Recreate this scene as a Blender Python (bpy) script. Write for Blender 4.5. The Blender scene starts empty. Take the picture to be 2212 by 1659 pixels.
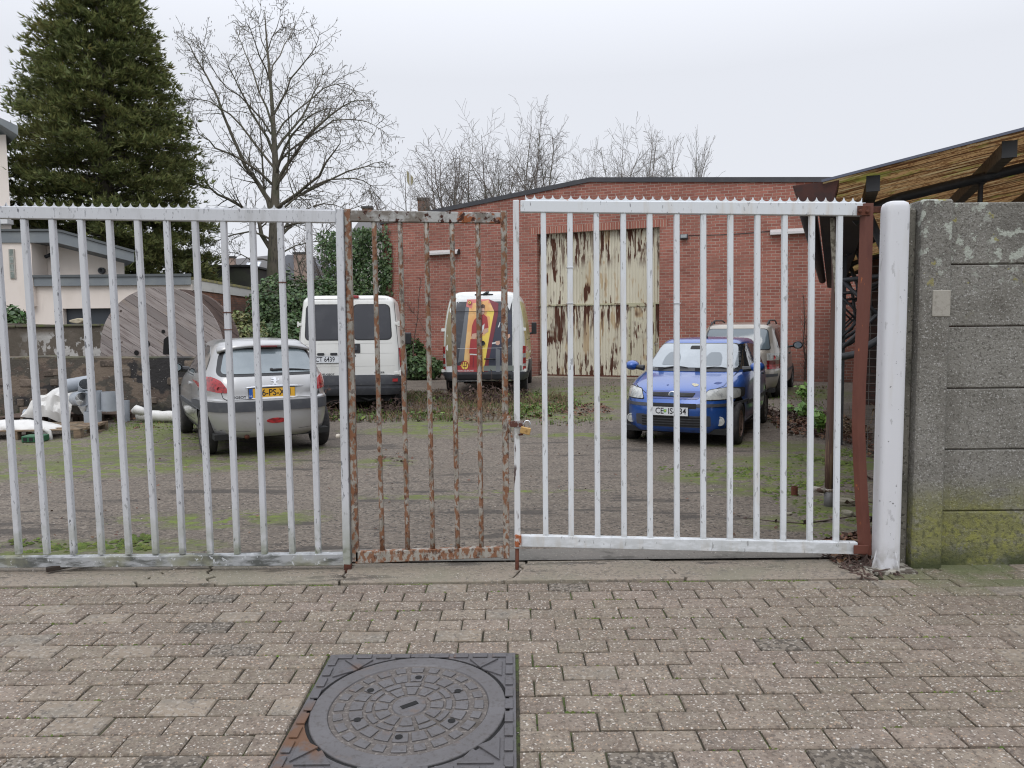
import bpy, bmesh, math, random
from math import sin, cos, pi, radians, sqrt, atan, atan2
from mathutils import Vector, Matrix, noise
from mathutils.bvhtree import BVHTree

SC = bpy.context.scene
COL = SC.collection
random.seed(7)

# ------------------------------------------------------------------ camera
HCAM = 1.64
FPX = 1640.0            # focal length in units of a 2212 px wide view
TH = math.atan(0.0771)
ROLL = 0.010
_F = Vector((0, cos(TH), -sin(TH)))
_U0 = Vector((0, sin(TH), cos(TH)))
_R0 = Vector((1, 0, 0))
_R = _R0*cos(ROLL) - _U0*sin(ROLL)
_U = _U0*cos(ROLL) + _R0*sin(ROLL)
CAMP = Vector((0, 0, HCAM))
cam = bpy.data.cameras.new('camera')
cam.sensor_width = 36.0
cam.lens = 36.0*FPX/2212.0
cam.clip_start = 0.05
cam.clip_end = 3000
camo = bpy.data.objects.new('camera', cam)
COL.objects.link(camo)
m3 = Matrix((( _R.x, _U.x, -_F.x), (_R.y, _U.y, -_F.y), (_R.z, _U.z, -_F.z)))
camo.matrix_world = Matrix.Translation(CAMP) @ m3.to_4x4()
SC.camera = camo

def ray(px, py):
    return _F + _R*((px-1106.0)/FPX) - _U*((py-829.5)/FPX)
def hit(px, py, p0, n):
    d = ray(px, py); n = Vector(n)
    t = (Vector(p0)-CAMP).dot(n)/d.dot(n)
    return CAMP + d*t
def G(px, py, z=0.0):            # ground point seen at a picture position
    return hit(px, py, (0, 0, z), (0, 0, 1))
def P(px, py, Y):                # point on the vertical plane y = Y
    return hit(px, py, (0, Y, 0), (0, 1, 0))

# ------------------------------------------------------------------ sky and light
SUN_EL, SUN_AZ = radians(48), radians(200)
W = bpy.data.worlds.new('World'); SC.world = W; W.use_nodes = True
nt = W.node_tree; nt.nodes.clear()
wo = nt.nodes.new('ShaderNodeOutputWorld'); bg = nt.nodes.new('ShaderNodeBackground')
sky = nt.nodes.new('ShaderNodeTexSky'); sky.sky_type = 'NISHITA'; sky.sun_disc = False
sky.sun_elevation = SUN_EL; sky.sun_rotation = SUN_AZ; sky.air_density = 1.0; sky.dust_density = 4.0
bgc = nt.nodes.new('ShaderNodeBackground')          # the overcast cloud layer, brightened overhead to lift the ground light
tc = nt.nodes.new('ShaderNodeTexCoord'); sx = nt.nodes.new('ShaderNodeSeparateXYZ')
mr = nt.nodes.new('ShaderNodeMapRange'); mr.inputs[1].default_value = 0.30; mr.inputs[2].default_value = 0.95
mr.inputs[3].default_value = 0.97; mr.inputs[4].default_value = 2.25
cr = nt.nodes.new('ShaderNodeValToRGB')
cr.color_ramp.elements[0].position = 0.0; cr.color_ramp.elements[0].color = (0.88, 0.905, 0.965, 1)
cr.color_ramp.elements[1].position = 0.45; cr.color_ramp.elements[1].color = (0.865, 0.895, 0.97, 1)
nt.links.new(tc.outputs['Generated'], sx.inputs[0]); nt.links.new(sx.outputs['Z'], mr.inputs[0])
nt.links.new(sx.outputs['Z'], cr.inputs[0]); nt.links.new(cr.outputs[0], bgc.inputs[0]); nt.links.new(mr.outputs[0], bgc.inputs[1])
nt.links.new(sky.outputs[0], bg.inputs[0]); bg.inputs[1].default_value = 0.05
mx = nt.nodes.new('ShaderNodeMixShader'); mx.inputs[0].default_value = 0.93
nt.links.new(bg.outputs[0], mx.inputs[1]); nt.links.new(bgc.outputs[0], mx.inputs[2]); nt.links.new(mx.outputs[0], wo.inputs[0])
sl = bpy.data.lights.new('sun', 'SUN'); sl.energy = 0.8; sl.angle = radians(30); sl.color = (1.0, 0.97, 0.93)
so = bpy.data.objects.new('sun', sl); COL.objects.link(so)
sd = Vector((sin(SUN_AZ)*cos(SUN_EL), cos(SUN_AZ)*cos(SUN_EL), sin(SUN_EL)))
so.rotation_euler = sd.to_track_quat('Z', 'Y').to_euler()
SC.cycles.filter_width = 1.15
SC.view_settings.view_transform = 'Standard'; SC.view_settings.look = 'None'
SC.view_settings.exposure = 0.0; SC.view_settings.gamma = 1.0; SC.view_settings.use_curve_mapping = False

# ------------------------------------------------------------------ materials
def lin(c):
    return tuple(((v/255.0)/12.92 if v/255.0 <= 0.04045 else ((v/255.0+0.055)/1.055)**2.4) for v in c)
MATS = {}
def mat(name, col, rough=0.6, metal=0.0, spec=0.5, coat=0.0, layers=(), bump=(), coord='world',
        rand=0.0, alpha=1.0, trans=0.0, hue=0.0, sheer=0.0):
    """layers: dicts(scale, lo, hi, col, [rough], [detail], [kind], [mscale, mlo, mhi], [axis, a0, a1], [amt])"""
    m = bpy.data.materials.new(name); m.use_nodes = True; t = m.node_tree; N = t.nodes; L = t.links
    N.clear(); out = N.new('ShaderNodeOutputMaterial'); b = N.new('ShaderNodeBsdfPrincipled')
    L.new(b.outputs[0], out.inputs[0])
    if coord == 'world':
        g = N.new('ShaderNodeNewGeometry'); vec = g.outputs['Position']
    else:
        g = N.new('ShaderNodeTexCoord'); vec = g.outputs['Object']
    sep = N.new('ShaderNodeSeparateXYZ'); L.new(vec, sep.inputs[0])
    def tex(scale, kind='noise', detail=4, off=0.0):
        s = (scale,)*3 if not isinstance(scale, (tuple, list)) else scale
        mp = N.new('ShaderNodeMapping'); mp.inputs['Scale'].default_value = s
        mp.inputs['Location'].default_value = (off, off*1.7, off*0.6)
        L.new(vec, mp.inputs[0])
        if kind == 'noise':
            n = N.new('ShaderNodeTexNoise'); n.inputs['Scale'].default_value = 1; n.inputs['Detail'].default_value = detail
            n.inputs['Roughness'].default_value = 0.6
            L.new(mp.outputs[0], n.inputs['Vector']); return n.outputs['Fac']
        n = N.new('ShaderNodeTexVoronoi'); n.inputs['Scale'].default_value = 1
        L.new(mp.outputs[0], n.inputs['Vector'])
        return n.outputs['Distance']
    def rng(sock, lo, hi):
        r = N.new('ShaderNodeMapRange'); r.inputs[1].default_value = lo; r.inputs[2].default_value = hi
        r.interpolation_type = 'SMOOTHSTEP' if hi > lo else 'LINEAR'
        L.new(sock, r.inputs[0]); return r.outputs[0]
    cs = None; c0 = tuple(col)+(1,)
    rgb = N.new('ShaderNodeRGB'); rgb.outputs[0].default_value = c0; cs = rgb.outputs[0]
    if rand or hue:
        hs = N.new('ShaderNodeHueSaturation')
        gi = N.new('ShaderNodeNewGeometry')
        r = N.new('ShaderNodeMapRange'); r.inputs[3].default_value = 1-rand; r.inputs[4].default_value = 1+rand
        L.new(gi.outputs['Random Per Island'], r.inputs[0]); L.new(r.outputs[0], hs.inputs['Value'])
        if hue:
            wn = N.new('ShaderNodeTexWhiteNoise'); wn.noise_dimensions = '1D'
            L.new(gi.outputs['Random Per Island'], wn.inputs['W'])
            r2 = N.new('ShaderNodeMapRange'); r2.inputs[3].default_value = 0.5-hue; r2.inputs[4].default_value = 0.5+hue
            L.new(wn.outputs[0], r2.inputs[0]); L.new(r2.outputs[0], hs.inputs['Hue'])
        L.new(cs, hs.inputs['Color']); cs = hs.outputs[0]
    rs = None
    for i, ly in enumerate(layers):
        f = rng(tex(ly['scale'], ly.get('kind', 'noise'), ly.get('detail', 5), ly.get('off', 3.1*i)), ly['lo'], ly['hi'])
        if 'mscale' in ly:
            f2 = rng(tex(ly['mscale'], 'noise', 3, 11.3+i), ly['mlo'], ly['mhi'])
            mm = N.new('ShaderNodeMath'); mm.operation = 'MULTIPLY'; L.new(f, mm.inputs[0]); L.new(f2, mm.inputs[1]); f = mm.outputs[0]
        if 'axis' in ly:
            f2 = rng(sep.outputs[ly['axis']], ly['a0'], ly['a1'])
            mm = N.new('ShaderNodeMath'); mm.operation = 'MULTIPLY'; L.new(f, mm.inputs[0]); L.new(f2, mm.inputs[1]); f = mm.outputs[0]
        for (cx_, cy_, r0, r1) in ly.get('spots', ())[:0]:
            pass
        if 'spots' in ly:      # moss grows round these places
            acc = None
            for (cx_, cy_, rx_, ry_) in ly['spots']:
                a = N.new('ShaderNodeMath'); a.operation = 'SUBTRACT'; L.new(sep.outputs[0], a.inputs[0]); a.inputs[1].default_value = cx_
                a2 = N.new('ShaderNodeMath'); a2.operation = 'DIVIDE'; L.new(a.outputs[0], a2.inputs[0]); a2.inputs[1].default_value = rx_
                c = N.new('ShaderNodeMath'); c.operation = 'SUBTRACT'; L.new(sep.outputs[1], c.inputs[0]); c.inputs[1].default_value = cy_
                c2 = N.new('ShaderNodeMath'); c2.operation = 'DIVIDE'; L.new(c.outputs[0], c2.inputs[0]); c2.inputs[1].default_value = ry_
                p = N.new('ShaderNodeMath'); p.operation = 'POWER'; L.new(a2.outputs[0], p.inputs[0]); p.inputs[1].default_value = 2
                q = N.new('ShaderNodeMath'); q.operation = 'POWER'; L.new(c2.outputs[0], q.inputs[0]); q.inputs[1].default_value = 2
                s_ = N.new('ShaderNodeMath'); s_.operation = 'ADD'; L.new(p.outputs[0], s_.inputs[0]); L.new(q.outputs[0], s_.inputs[1])
                e = N.new('ShaderNodeMapRange'); e.inputs[1].default_value = 1.0; e.inputs[2].default_value = 0.15
                L.new(s_.outputs[0], e.inputs[0])
                if acc is None: acc = e.outputs[0]
                else:
                    mxn = N.new('ShaderNodeMath'); mxn.operation = 'MAXIMUM'; L.new(acc, mxn.inputs[0]); L.new(e.outputs[0], mxn.inputs[1]); acc = mxn.outputs[0]
            mm = N.new('ShaderNodeMath'); mm.operation = 'MULTIPLY'; L.new(f, mm.inputs[0]); L.new(acc, mm.inputs[1]); f = mm.outputs[0]
        if ly.get('amt', 1) != 1:
            mm = N.new('ShaderNodeMath'); mm.operation = 'MULTIPLY'; L.new(f, mm.inputs[0]); mm.inputs[1].default_value = ly['amt']; f = mm.outputs[0]
        mixn = N.new('ShaderNodeMix'); mixn.data_type = 'RGBA'
        L.new(f, mixn.inputs[0]); L.new(cs, mixn.inputs[6]); mixn.inputs[7].default_value = tuple(ly['col'])+(1,)
        cs = mixn.outputs[2]
        if 'rough' in ly:
            rm = N.new('ShaderNodeMix'); rm.data_type = 'FLOAT'
            L.new(f, rm.inputs[0])
            if rs is None: rm.inputs[2].default_value = rough
            else: L.new(rs, rm.inputs[2])
            rm.inputs[3].default_value = ly['rough']; rs = rm.outputs[0]
    L.new(cs, b.inputs['Base Color'])
    b.inputs['Roughness'].default_value = rough
    if rs is not None: L.new(rs, b.inputs['Roughness'])
    b.inputs['Metallic'].default_value = metal
    b.inputs['Specular IOR Level'].default_value = spec
    b.inputs['Coat Weight'].default_value = coat; b.inputs['Coat Roughness'].default_value = 0.08
    b.inputs['Alpha'].default_value = alpha
    if trans:
        b.inputs['Transmission Weight'].default_value = trans
    if bump:
        prev = None
        for (sc_, dist) in bump:
            bn = N.new('ShaderNodeBump'); bn.inputs['Distance'].default_value = dist; bn.inputs['Strength'].default_value = 1.0
            L.new(tex(sc_, 'noise', 4, 5.0), bn.inputs['Height'])
            if prev: L.new(prev, bn.inputs['Normal'])
            prev = bn.outputs[0]
        L.new(prev, b.inputs['Normal'])
    if sheer:
        tl_ = N.new('ShaderNodeBsdfTranslucent'); ms_ = N.new('ShaderNodeMixShader'); ms_.inputs[0].default_value = sheer
        L.new(cs, tl_.inputs[0]); L.new(b.outputs[0], ms_.inputs[1]); L.new(tl_.outputs[0], ms_.inputs[2]); L.new(ms_.outputs[0], out.inputs[0])
    MATS[name] = m
    return m

# ------------------------------------------------------------------ mesh helpers
class MB:
    def __init__(s): s.v = []; s.f = []; s.mi = []; s.cur = 0
    def add(s, vs, fs, mi=None):
        o = len(s.v); s.v += [tuple(v) for v in vs]
        for f in fs: s.f.append([i+o for i in f]); s.mi.append(s.cur if mi is None else mi)
        return s
    def box(s, x0, x1, y0, y1, z0, z1, M=None, mi=None):
        vs = [Vector(p) for p in ((x0,y0,z0),(x1,y0,z0),(x1,y1,z0),(x0,y1,z0),(x0,y0,z1),(x1,y0,z1),(x1,y1,z1),(x0,y1,z1))]
        if M is not None: vs = [M @ v for v in vs]
        return s.add(vs, [(0,3,2,1),(4,5,6,7),(0,1,5,4),(1,2,6,5),(2,3,7,6),(3,0,4,7)], mi)
    def cbox(s, c, sx, sy, sz, M=None, mi=None):
        R = Matrix.Translation(Vector(c)) @ (M.to_4x4() if M is not None else Matrix.Identity(4))
        return s.box(-sx/2, sx/2, -sy/2, sy/2, -sz/2, sz/2, R, mi)
    def bar(s, a, b, w, d=None, up=(0,1,0), mi=None):
        """square bar between two points; w across, d along 'up'"""
        a = Vector(a); b = Vector(b); d = w if d is None else d
        t = (b-a).normalized(); u = Vector(up); u = (u-t*u.dot(t)).normalized(); r = t.cross(u)
        vs = []
        for p in (a, b):
            for (i, j) in ((-1,-1),(1,-1),(1,1),(-1,1)): vs.append(p+r*(i*w/2)+u*(j*d/2))
        return s.add(vs, [(3,2,1,0),(4,5,6,7),(0,1,5,4),(1,2,6,5),(2,3,7,6),(3,0,4,7)], mi)
    def tube(s, pts, rad, n=6, cap=True, mi=None):
        pts = [Vector(p) for p in pts]; k = len(pts)
        if not isinstance(rad, (list, tuple)): rad = [rad]*k
        vs = []; prev = None
        for i, p in enumerate(pts):
            t = (pts[min(i+1,k-1)]-pts[max(i-1,0)])
            t = t.normalized() if t.length > 1e-9 else Vector((0,0,1))
            if prev is None:
                u = t.orthogonal().normalized()
            else:
                u = prev - t*prev.dot(t)
                u = u.normalized() if u.length > 1e-6 else t.orthogonal().normalized()
            prev = u; w = t.cross(u)
            for j in range(n):
                a = 2*pi*j/n; vs.append(p+(u*cos(a)+w*sin(a))*rad[i])
        fs = []
        for i in range(k-1):
            for j in range(n):
                j2 = (j+1) % n; fs.append((i*n+j, i*n+j2, (i+1)*n+j2, (i+1)*n+j))
        if cap: fs.append(tuple(range(n-1,-1,-1))); fs.append(tuple((k-1)*n+j for j in range(n)))
        return s.add(vs, fs, mi)
    def prism(s, poly, y0, y1, ax='y', mi=None):
        """poly of 2-D points extruded along an axis: 'y' (x,z), 'z' (x,y), 'x' (y,z)"""
        def q(p, t):
            return {'y': (p[0], t, p[1]), 'z': (p[0], p[1], t), 'x': (t, p[0], p[1])}[ax]
        n = len(poly); vs = [q(p, y0) for p in poly]+[q(p, y1) for p in poly]
        fs = [tuple(range(n-1,-1,-1)), tuple(range(n, 2*n))]
        for i in range(n): fs.append((i, (i+1) % n, n+(i+1) % n, n+i))
        return s.add(vs, fs, mi)
    def lathe(s, prof, n=24, M=None, mi=None, closed=False, cap=True):
        """prof (r, h) about local z"""
        vs = []; k = len(prof)
        for (r, h) in prof:
            for j in range(n):
                a = 2*pi*j/n; v = Vector((r*cos(a), r*sin(a), h)); vs.append(M @ v if M is not None else v)
        fs = []
        rngk = k if closed else k-1
        for i in range(rngk):
            i2 = (i+1) % k
            for j in range(n):
                j2 = (j+1) % n; fs.append((i*n+j, i*n+j2, i2*n+j2, i2*n+j))
        if not closed and cap:
            if prof[0][0] > 1e-6: fs.append(tuple(range(n-1,-1,-1)))
            if prof[-1][0] > 1e-6: fs.append(tuple((k-1)*n+j for j in range(n)))
        return s.add(vs, fs, mi)
    def build(s, name, m, parent=None, smooth=False, bevel=0.0, loc=None, fix=True, seg=1):
        me = bpy.data.meshes.new(name); me.from_pydata(s.v, [], s.f)
        ms = m if isinstance(m, (list, tuple)) else [m]
        for x in ms: me.materials.append(x)
        if len(ms) > 1: me.polygons.foreach_set('material_index', s.mi)
        if fix and len(s.f) < 60000:
            bm = bmesh.new(); bm.from_mesh(me); bmesh.ops.recalc_face_normals(bm, faces=bm.faces[:]); bm.to_mesh(me); bm.free()
        if smooth: me.polygons.foreach_set('use_smooth', [True]*len(me.polygons))
        o = bpy.data.objects.new(name, me); COL.objects.link(o)
        if parent is not None: o.parent = parent
        if loc is not None: o.location = loc
        if bevel:
            bv = o.modifiers.new('bevel', 'BEVEL'); bv.width = bevel; bv.segments = seg; bv.limit_method = 'ANGLE'
        return o

def smooth_by(o, ang=35):
    me = o.data
    me.polygons.foreach_set('use_smooth', [True]*len(me.polygons))
    try: me.set_sharp_from_angle(angle=radians(ang))
    except Exception: pass
    return o

def tag(o, label=None, cat=None, group=None, kind=None):
    if label: o['label'] = label
    if cat: o['category'] = cat
    if group: o['group'] = group
    if kind: o['kind'] = kind
    return o
def empty(name, loc=(0,0,0), rz=0.0, label=None, cat=None, group=None):
    o = bpy.data.objects.new(name, None); COL.objects.link(o); o.location = loc; o.rotation_euler = (0,0,rz)
    o.empty_display_size = 0.2
    return tag(o, label, cat, group)
def copy_tree(o, parent=None):
    c = o.copy(); COL.objects.link(c)
    if parent is not None: c.parent = parent
    for ch in list(o.children): copy_tree(ch, c)
    return c

def text_mesh(s, size=1.0, depth=0.0, res=3, spacing=1.0, align='CENTER', sx=1.0, bold=0.0):
    """vertices/faces of a line of writing, in its own x-y plane"""
    cu = bpy.data.curves.new('writing', 'FONT'); cu.body = s; cu.size = size; cu.resolution_u = res
    cu.align_x = align; cu.align_y = 'CENTER'; cu.space_character = spacing; cu.offset = bold
    o = bpy.data.objects.new('writing', cu); COL.objects.link(o)
    dg = bpy.context.evaluated_depsgraph_get(); me = bpy.data.meshes.new_from_object(o.evaluated_get(dg))
    vs = [(v.co.x*sx, v.co.y) for v in me.vertices]; fs = [tuple(p.vertices) for p in me.polygons]
    bpy.data.objects.remove(o); bpy.data.curves.remove(cu); bpy.data.meshes.remove(me)
    return vs, fs

def rpoly(pts, r, n=5):
    """round the corners of a 2-D polygon"""
    out = []; k = len(pts)
    rr = r if isinstance(r, (list, tuple)) else [r]*k
    for i in range(k):
        p = Vector(pts[i]).to_2d(); a = Vector(pts[i-1]).to_2d(); b = Vector(pts[(i+1) % k]).to_2d()
        da = (a-p); db = (b-p); q = min(rr[i], da.length*0.49, db.length*0.49)
        if q < 1e-5: out.append(tuple(p)); continue
        s_ = p+da.normalized()*q; e = p+db.normalized()*q
        for j in range(n+1):
            t = j/n; out.append(tuple(s_*(1-t)**2+p*2*t*(1-t)+e*t*t))
    return out
# ------------------------------------------------------------------ shared materials
RUST = lin((96, 48, 28)); RUST2 = lin((134, 78, 46)); DARKRUST = lin((60, 32, 22))
m_white_gate = mat('white_gate_paint', (0.64,0.665,0.69), 0.42, layers=[
    dict(scale=(12,12,2.0), lo=0.50, hi=0.74, col=(0.52,0.47,0.40), amt=.6),
    dict(scale=(60,60,16), lo=0.63, hi=0.67, col=(0.26,0.265,0.28), mscale=(3,3,1.5), mlo=.42, mhi=.58),
    dict(scale=(40,40,12), lo=0.62, hi=0.66, col=(0.36,0.37,0.38)),
    dict(scale=(30,30,9), lo=0.70, hi=0.74, col=(0.42,0.27,0.16), amt=.7),
    dict(scale=(10,10,30), lo=0.3, hi=0.62, col=(0.16,0.165,0.13), axis=2, a0=0.34, a1=0.0, amt=.55)], bump=[((60,60,20), .0006)])
m_left_gate = mat('grey_gate_paint', (0.53,0.54,0.565), 0.42, layers=[
    dict(scale=(9,9,1.5), lo=0.45, hi=0.75, col=(0.36,0.36,0.36), amt=.6),
    dict(scale=(60,60,18), lo=0.60, hi=0.64, col=(0.15,0.155,0.17), mscale=(3,3,1.5), mlo=.40, mhi=.56),
    dict(scale=(40,40,12), lo=0.63, hi=0.67, col=(0.30,0.31,0.32)),
    dict(scale=(7,7,16), lo=0.42, hi=0.60, col=(0.10,0.105,0.095), axis=2, a0=0.20, a1=0.12, amt=.85),
    dict(scale=(8,8,8), lo=0.3, hi=0.6, col=(0.20,0.22,0.14), axis=2, a0=0.50, a1=0.15, amt=.6)], bump=[((60,60,20), .0006)])
m_bottom_rail = mat('stained_rail_paint', (0.34,0.35,0.36), 0.5, layers=[
    dict(scale=(5,5,16), lo=0.42, hi=0.60, col=(0.085,0.09,0.085)),
    dict(scale=(3,3,3), lo=0.5, hi=0.68, col=(0.24,0.24,0.16), amt=.8),
    dict(scale=(40,40,40), lo=0.62, hi=0.66, col=(0.5,0.52,0.53))])
m_rusty_gate = mat('rusting_gate_paint', (0.30,0.28,0.245), 0.65, layers=[
    dict(scale=(16,16,6), lo=0.45, hi=0.62, col=(0.19,0.17,0.14)),
    dict(scale=(30,30,18), lo=0.46, hi=0.54, col=lin((120,78,50)), rough=.9, amt=.9),
    dict(scale=(40,40,26), lo=0.56, hi=0.61, col=DARKRUST, rough=.9, amt=.65)], bump=[((45,45,24), .0025)])
m_rusty_rail = mat('rusting_rail_paint', (0.36,0.36,0.35), 0.6, layers=[
    dict(scale=(7,7,7), lo=0.45, hi=0.60, col=(0.15,0.13,0.11)),
    dict(scale=(9,9,12), lo=0.53, hi=0.60, col=RUST2, rough=.9),
    dict(scale=(24,24,24), lo=0.55, hi=0.60, col=DARKRUST, rough=.9)], bump=[((40,40,40), .003)])
m_rust = mat('plain_rust', lin((92,50,34)), 0.85, layers=[dict(scale=20, lo=.4, hi=.7, col=DARKRUST)], bump=[(60, .001)])
m_redbrown = mat('red_brown_primer', lin((98,56,44)), 0.55, layers=[
    dict(scale=(12,12,3), lo=.45, hi=.7, col=lin((84,44,36)), amt=.8), dict(scale=(40,40,14), lo=.66, hi=.70, col=lin((170,96,50)))])
m_post_white = mat('white_post_paint', (0.60,0.605,0.63), 0.6, layers=[
    dict(scale=(16,16,1.3), lo=.52, hi=.72, col=(0.52,0.51,0.49), amt=.55, off=33.0),
    dict(scale=(24,24,8), lo=.64, hi=.67, col=(0.40,0.40,0.41), amt=.8, off=51.0),
    dict(scale=(4,4,2), lo=.4, hi=.8, col=(0.56,0.56,0.58), amt=.6),
    dict(scale=(34,34,30), lo=.67, hi=.695, col=(0.2,0.2,0.21)),
    dict(scale=(14,14,14), lo=.35, hi=.6, col=(0.24,0.22,0.18), axis=2, a0=.20, a1=.0, amt=.8)], bump=[(30,.0006)])
m_brass = mat('worn_brass', lin((196,160,104)), 0.4, metal=.55, layers=[dict(scale=60, lo=.5, hi=.7, col=lin((120,86,50)), amt=.7)])
m_chrome = mat('bright_steel', (0.62,0.63,0.65), 0.22, metal=.9)
m_black = mat('black_plastic', (0.022,0.023,0.026), 0.5)
m_bump = mat('charcoal_plastic_trim', (0.050,0.053,0.062), 0.55, layers=[dict(scale=12, lo=.45, hi=.75, col=(0.085,0.088,0.09), amt=.7)])
m_gap = mat('dark_shut_line', (0.012,0.012,0.013), 0.8)
m_under = mat('car_underside', (0.012,0.012,0.012), 0.9)
m_tyre = mat('tyre_rubber', (0.022,0.021,0.022), 0.85, layers=[dict(scale=14, lo=.45, hi=.7, col=(0.055,0.05,0.045), amt=.7)])
m_rim = mat('dull_wheel_metal', (0.20,0.19,0.19), 0.5, metal=.4, layers=[dict(scale=25, lo=.5, hi=.7, col=(0.10,0.07,0.055))])
m_rimred = mat('brake_dusted_wheel', (0.20,0.13,0.11), 0.6, metal=.3, layers=[dict(scale=25, lo=.5, hi=.7, col=(0.08,0.05,0.04))])
m_silver = mat('silver_paint', (0.43,0.43,0.43), 0.32, metal=.6, coat=.7, layers=[
    dict(scale=2.2, lo=.42, hi=.75, col=(0.36,0.35,0.33), amt=.4, rough=.5),
    dict(scale=9, lo=.45, hi=.7, col=(0.26,0.25,0.22), axis=2, a0=.62, a1=.2, amt=.3)])
m_silver_side = m_silver
m_beige = mat('champagne_paint', (0.36,0.33,0.29), 0.34, metal=.45, coat=.7, layers=[
    dict(scale=2.2, lo=.42, hi=.75, col=(0.27,0.25,0.22), amt=.5, rough=.5)])
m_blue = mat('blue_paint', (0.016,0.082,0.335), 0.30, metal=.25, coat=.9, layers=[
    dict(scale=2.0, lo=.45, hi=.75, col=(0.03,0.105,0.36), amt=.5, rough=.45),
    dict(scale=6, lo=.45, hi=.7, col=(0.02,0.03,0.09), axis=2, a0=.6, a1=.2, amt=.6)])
m_vanwhite = mat('white_van_paint', (0.70,0.70,0.67), 0.35, coat=.4, layers=[
    dict(scale=(5,5,1.4), lo=.5, hi=.78, col=(0.52,0.50,0.43), amt=.5),
    dict(scale=(20,20,6), lo=.68, hi=.75, col=(0.42,0.30,0.15), amt=.6)])
m_wrapwhite = mat('wrapped_van_paint', (0.66,0.68,0.66), 0.3, coat=.5, layers=[
    dict(scale=4, lo=.5, hi=.7, col=(0.46,0.49,0.45), amt=.5)])
m_glass = mat('car_window_glass', (0.018,0.021,0.024), 0.06, spec=.9, coat=.5)
m_glass_sky = mat('car_window_sky_tint', (0.150,0.185,0.205), 0.12, spec=.8, coat=.6, layers=[  # pale blue-grey base colour stands in for the reflected sky
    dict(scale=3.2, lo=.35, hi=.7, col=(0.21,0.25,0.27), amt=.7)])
m_glass_ws = mat('windscreen_sky_tint', (0.24,0.275,0.30), 0.12, spec=.9, coat=.8, layers=[  # lightened base colour in place of sky reflection and light inside
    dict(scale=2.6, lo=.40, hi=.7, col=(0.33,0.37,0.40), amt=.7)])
m_tint = mat('tinted_van_window', (0.046,0.048,0.056), 0.25, spec=.5, layers=[dict(scale=3, lo=.45, hi=.75, col=(0.065,0.067,0.075))])
m_red = mat('red_lamp_lens', (0.36,0.018,0.022), 0.18, coat=.6, layers=[dict(scale=(18,18,22), lo=.45, hi=.62, col=(0.16,0.01,0.012))])
m_redd = mat('dark_red_lens', (0.13,0.012,0.014), 0.2, coat=.6)
m_clear = mat('clear_lamp_lens', (0.42,0.43,0.41), 0.2, spec=.7, coat=.6, layers=[dict(scale=(16,16,6), lo=.45, hi=.65, col=(0.24,0.25,0.25))])
m_plate_w = mat('white_plate', (0.66,0.68,0.70), 0.4)
m_plate_y = mat('yellow_plate', (0.72,0.40,0.035), 0.4)
m_ink = mat('plate_ink', (0.014,0.014,0.018), 0.5)
m_inkred = mat('dark_red_plate_ink', (0.09,0.012,0.016), 0.5)
m_euro = mat('blue_plate_band', (0.02,0.10,0.38), 0.4)
m_inkw = mat('white_ink', (0.7,0.7,0.72), 0.5)
m_badge = mat('badge_silver', (0.66,0.67,0.70), 0.25, metal=.5)

m_stucco = mat('cream_render', (0.74,0.67,0.61), 0.9, layers=[
    dict(scale=(1.1,1.1,.5), lo=.45, hi=.75, col=(0.60,0.53,0.46), amt=.5), dict(scale=(4,4,.8), lo=.62, hi=.8, col=(0.36,0.33,0.28), amt=.4)], bump=[(60,.001)])
m_fascia = mat('grey_roof_edge', (0.17,0.19,0.205), 0.6, layers=[dict(scale=(2,2,2), lo=.4, hi=.7, col=(0.21,0.23,0.235)), dict(scale=(6,6,1), lo=.6, hi=.75, col=(0.12,0.13,0.14))])
m_darkroof = mat('dark_roofing', (0.05,0.05,0.052), 0.85, layers=[dict(scale=3, lo=.4, hi=.7, col=(0.075,0.073,0.07))])
m_bark = mat('grey_green_bark', (0.135,0.120,0.092), 0.95, layers=[dict(scale=(3,3,2), lo=.45, hi=.7, col=(0.085,0.095,0.055)), dict(scale=(14,14,3), lo=.5, hi=.7, col=(0.055,0.05,0.042))])
m_bark2 = mat('brown_twigs', (0.17,0.145,0.13), 0.95, layers=[dict(scale=.8, lo=.45, hi=.7, col=(0.10,0.10,0.07))])
m_timber = mat('weathered_timber', (0.17,0.145,0.12), 0.9, coord='obj', layers=[dict(scale=(3,30,30), lo=.45, hi=.7, col=(0.09,0.075,0.06))])
m_leafdk = mat('dark_ivy_leaf', (0.070,0.118,0.042), 0.5, sheer=.2, rand=.6, hue=.03)
m_leafol = mat('olive_bramble_leaf', (0.13,0.14,0.045), 0.6, rand=.5, hue=.06)
m_conifer = mat('conifer_spray', (0.165,0.185,0.066), 0.75, sheer=.40, rand=.5, hue=.03, layers=[
    dict(scale=.55, lo=.52, hi=.72, col=(0.17,0.145,0.045), amt=.6), dict(scale=1.6, lo=.62, hi=.72, col=(0.24,0.145,0.04), amt=.6),
    dict(scale=.9, lo=.5, hi=.7, col=(0.050,0.080,0.030), amt=.5)])
m_grass = mat('green_blades', (0.11,0.17,0.035), 0.7, rand=.5, hue=.03)
m_drygrass = mat('dry_stems', (0.20,0.145,0.09), 0.85, rand=.4)
m_deadbr = mat('dead_bramble', (0.085,0.055,0.045), 0.9, rand=.4)
m_litter = mat('brown_leaf_litter', (0.12,0.062,0.038), 0.85, rand=.7, hue=.02)
m_weed = mat('bright_weed_leaf', (0.14,0.26,0.05), 0.55, rand=.35, hue=.02)
m_moss = mat('bright_moss', (0.085,0.115,0.022), 0.95, rand=.4, hue=.02)
# ------------------------------------------------------------------ the setting: ground sheets
YG = G(748, 1231).y                    # the line the gates stand on
YT0 = G(1100, 1259).y                  # street edge of the concrete threshold
YT1 = YG + 0.10
rnd = random.Random(3)

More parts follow.
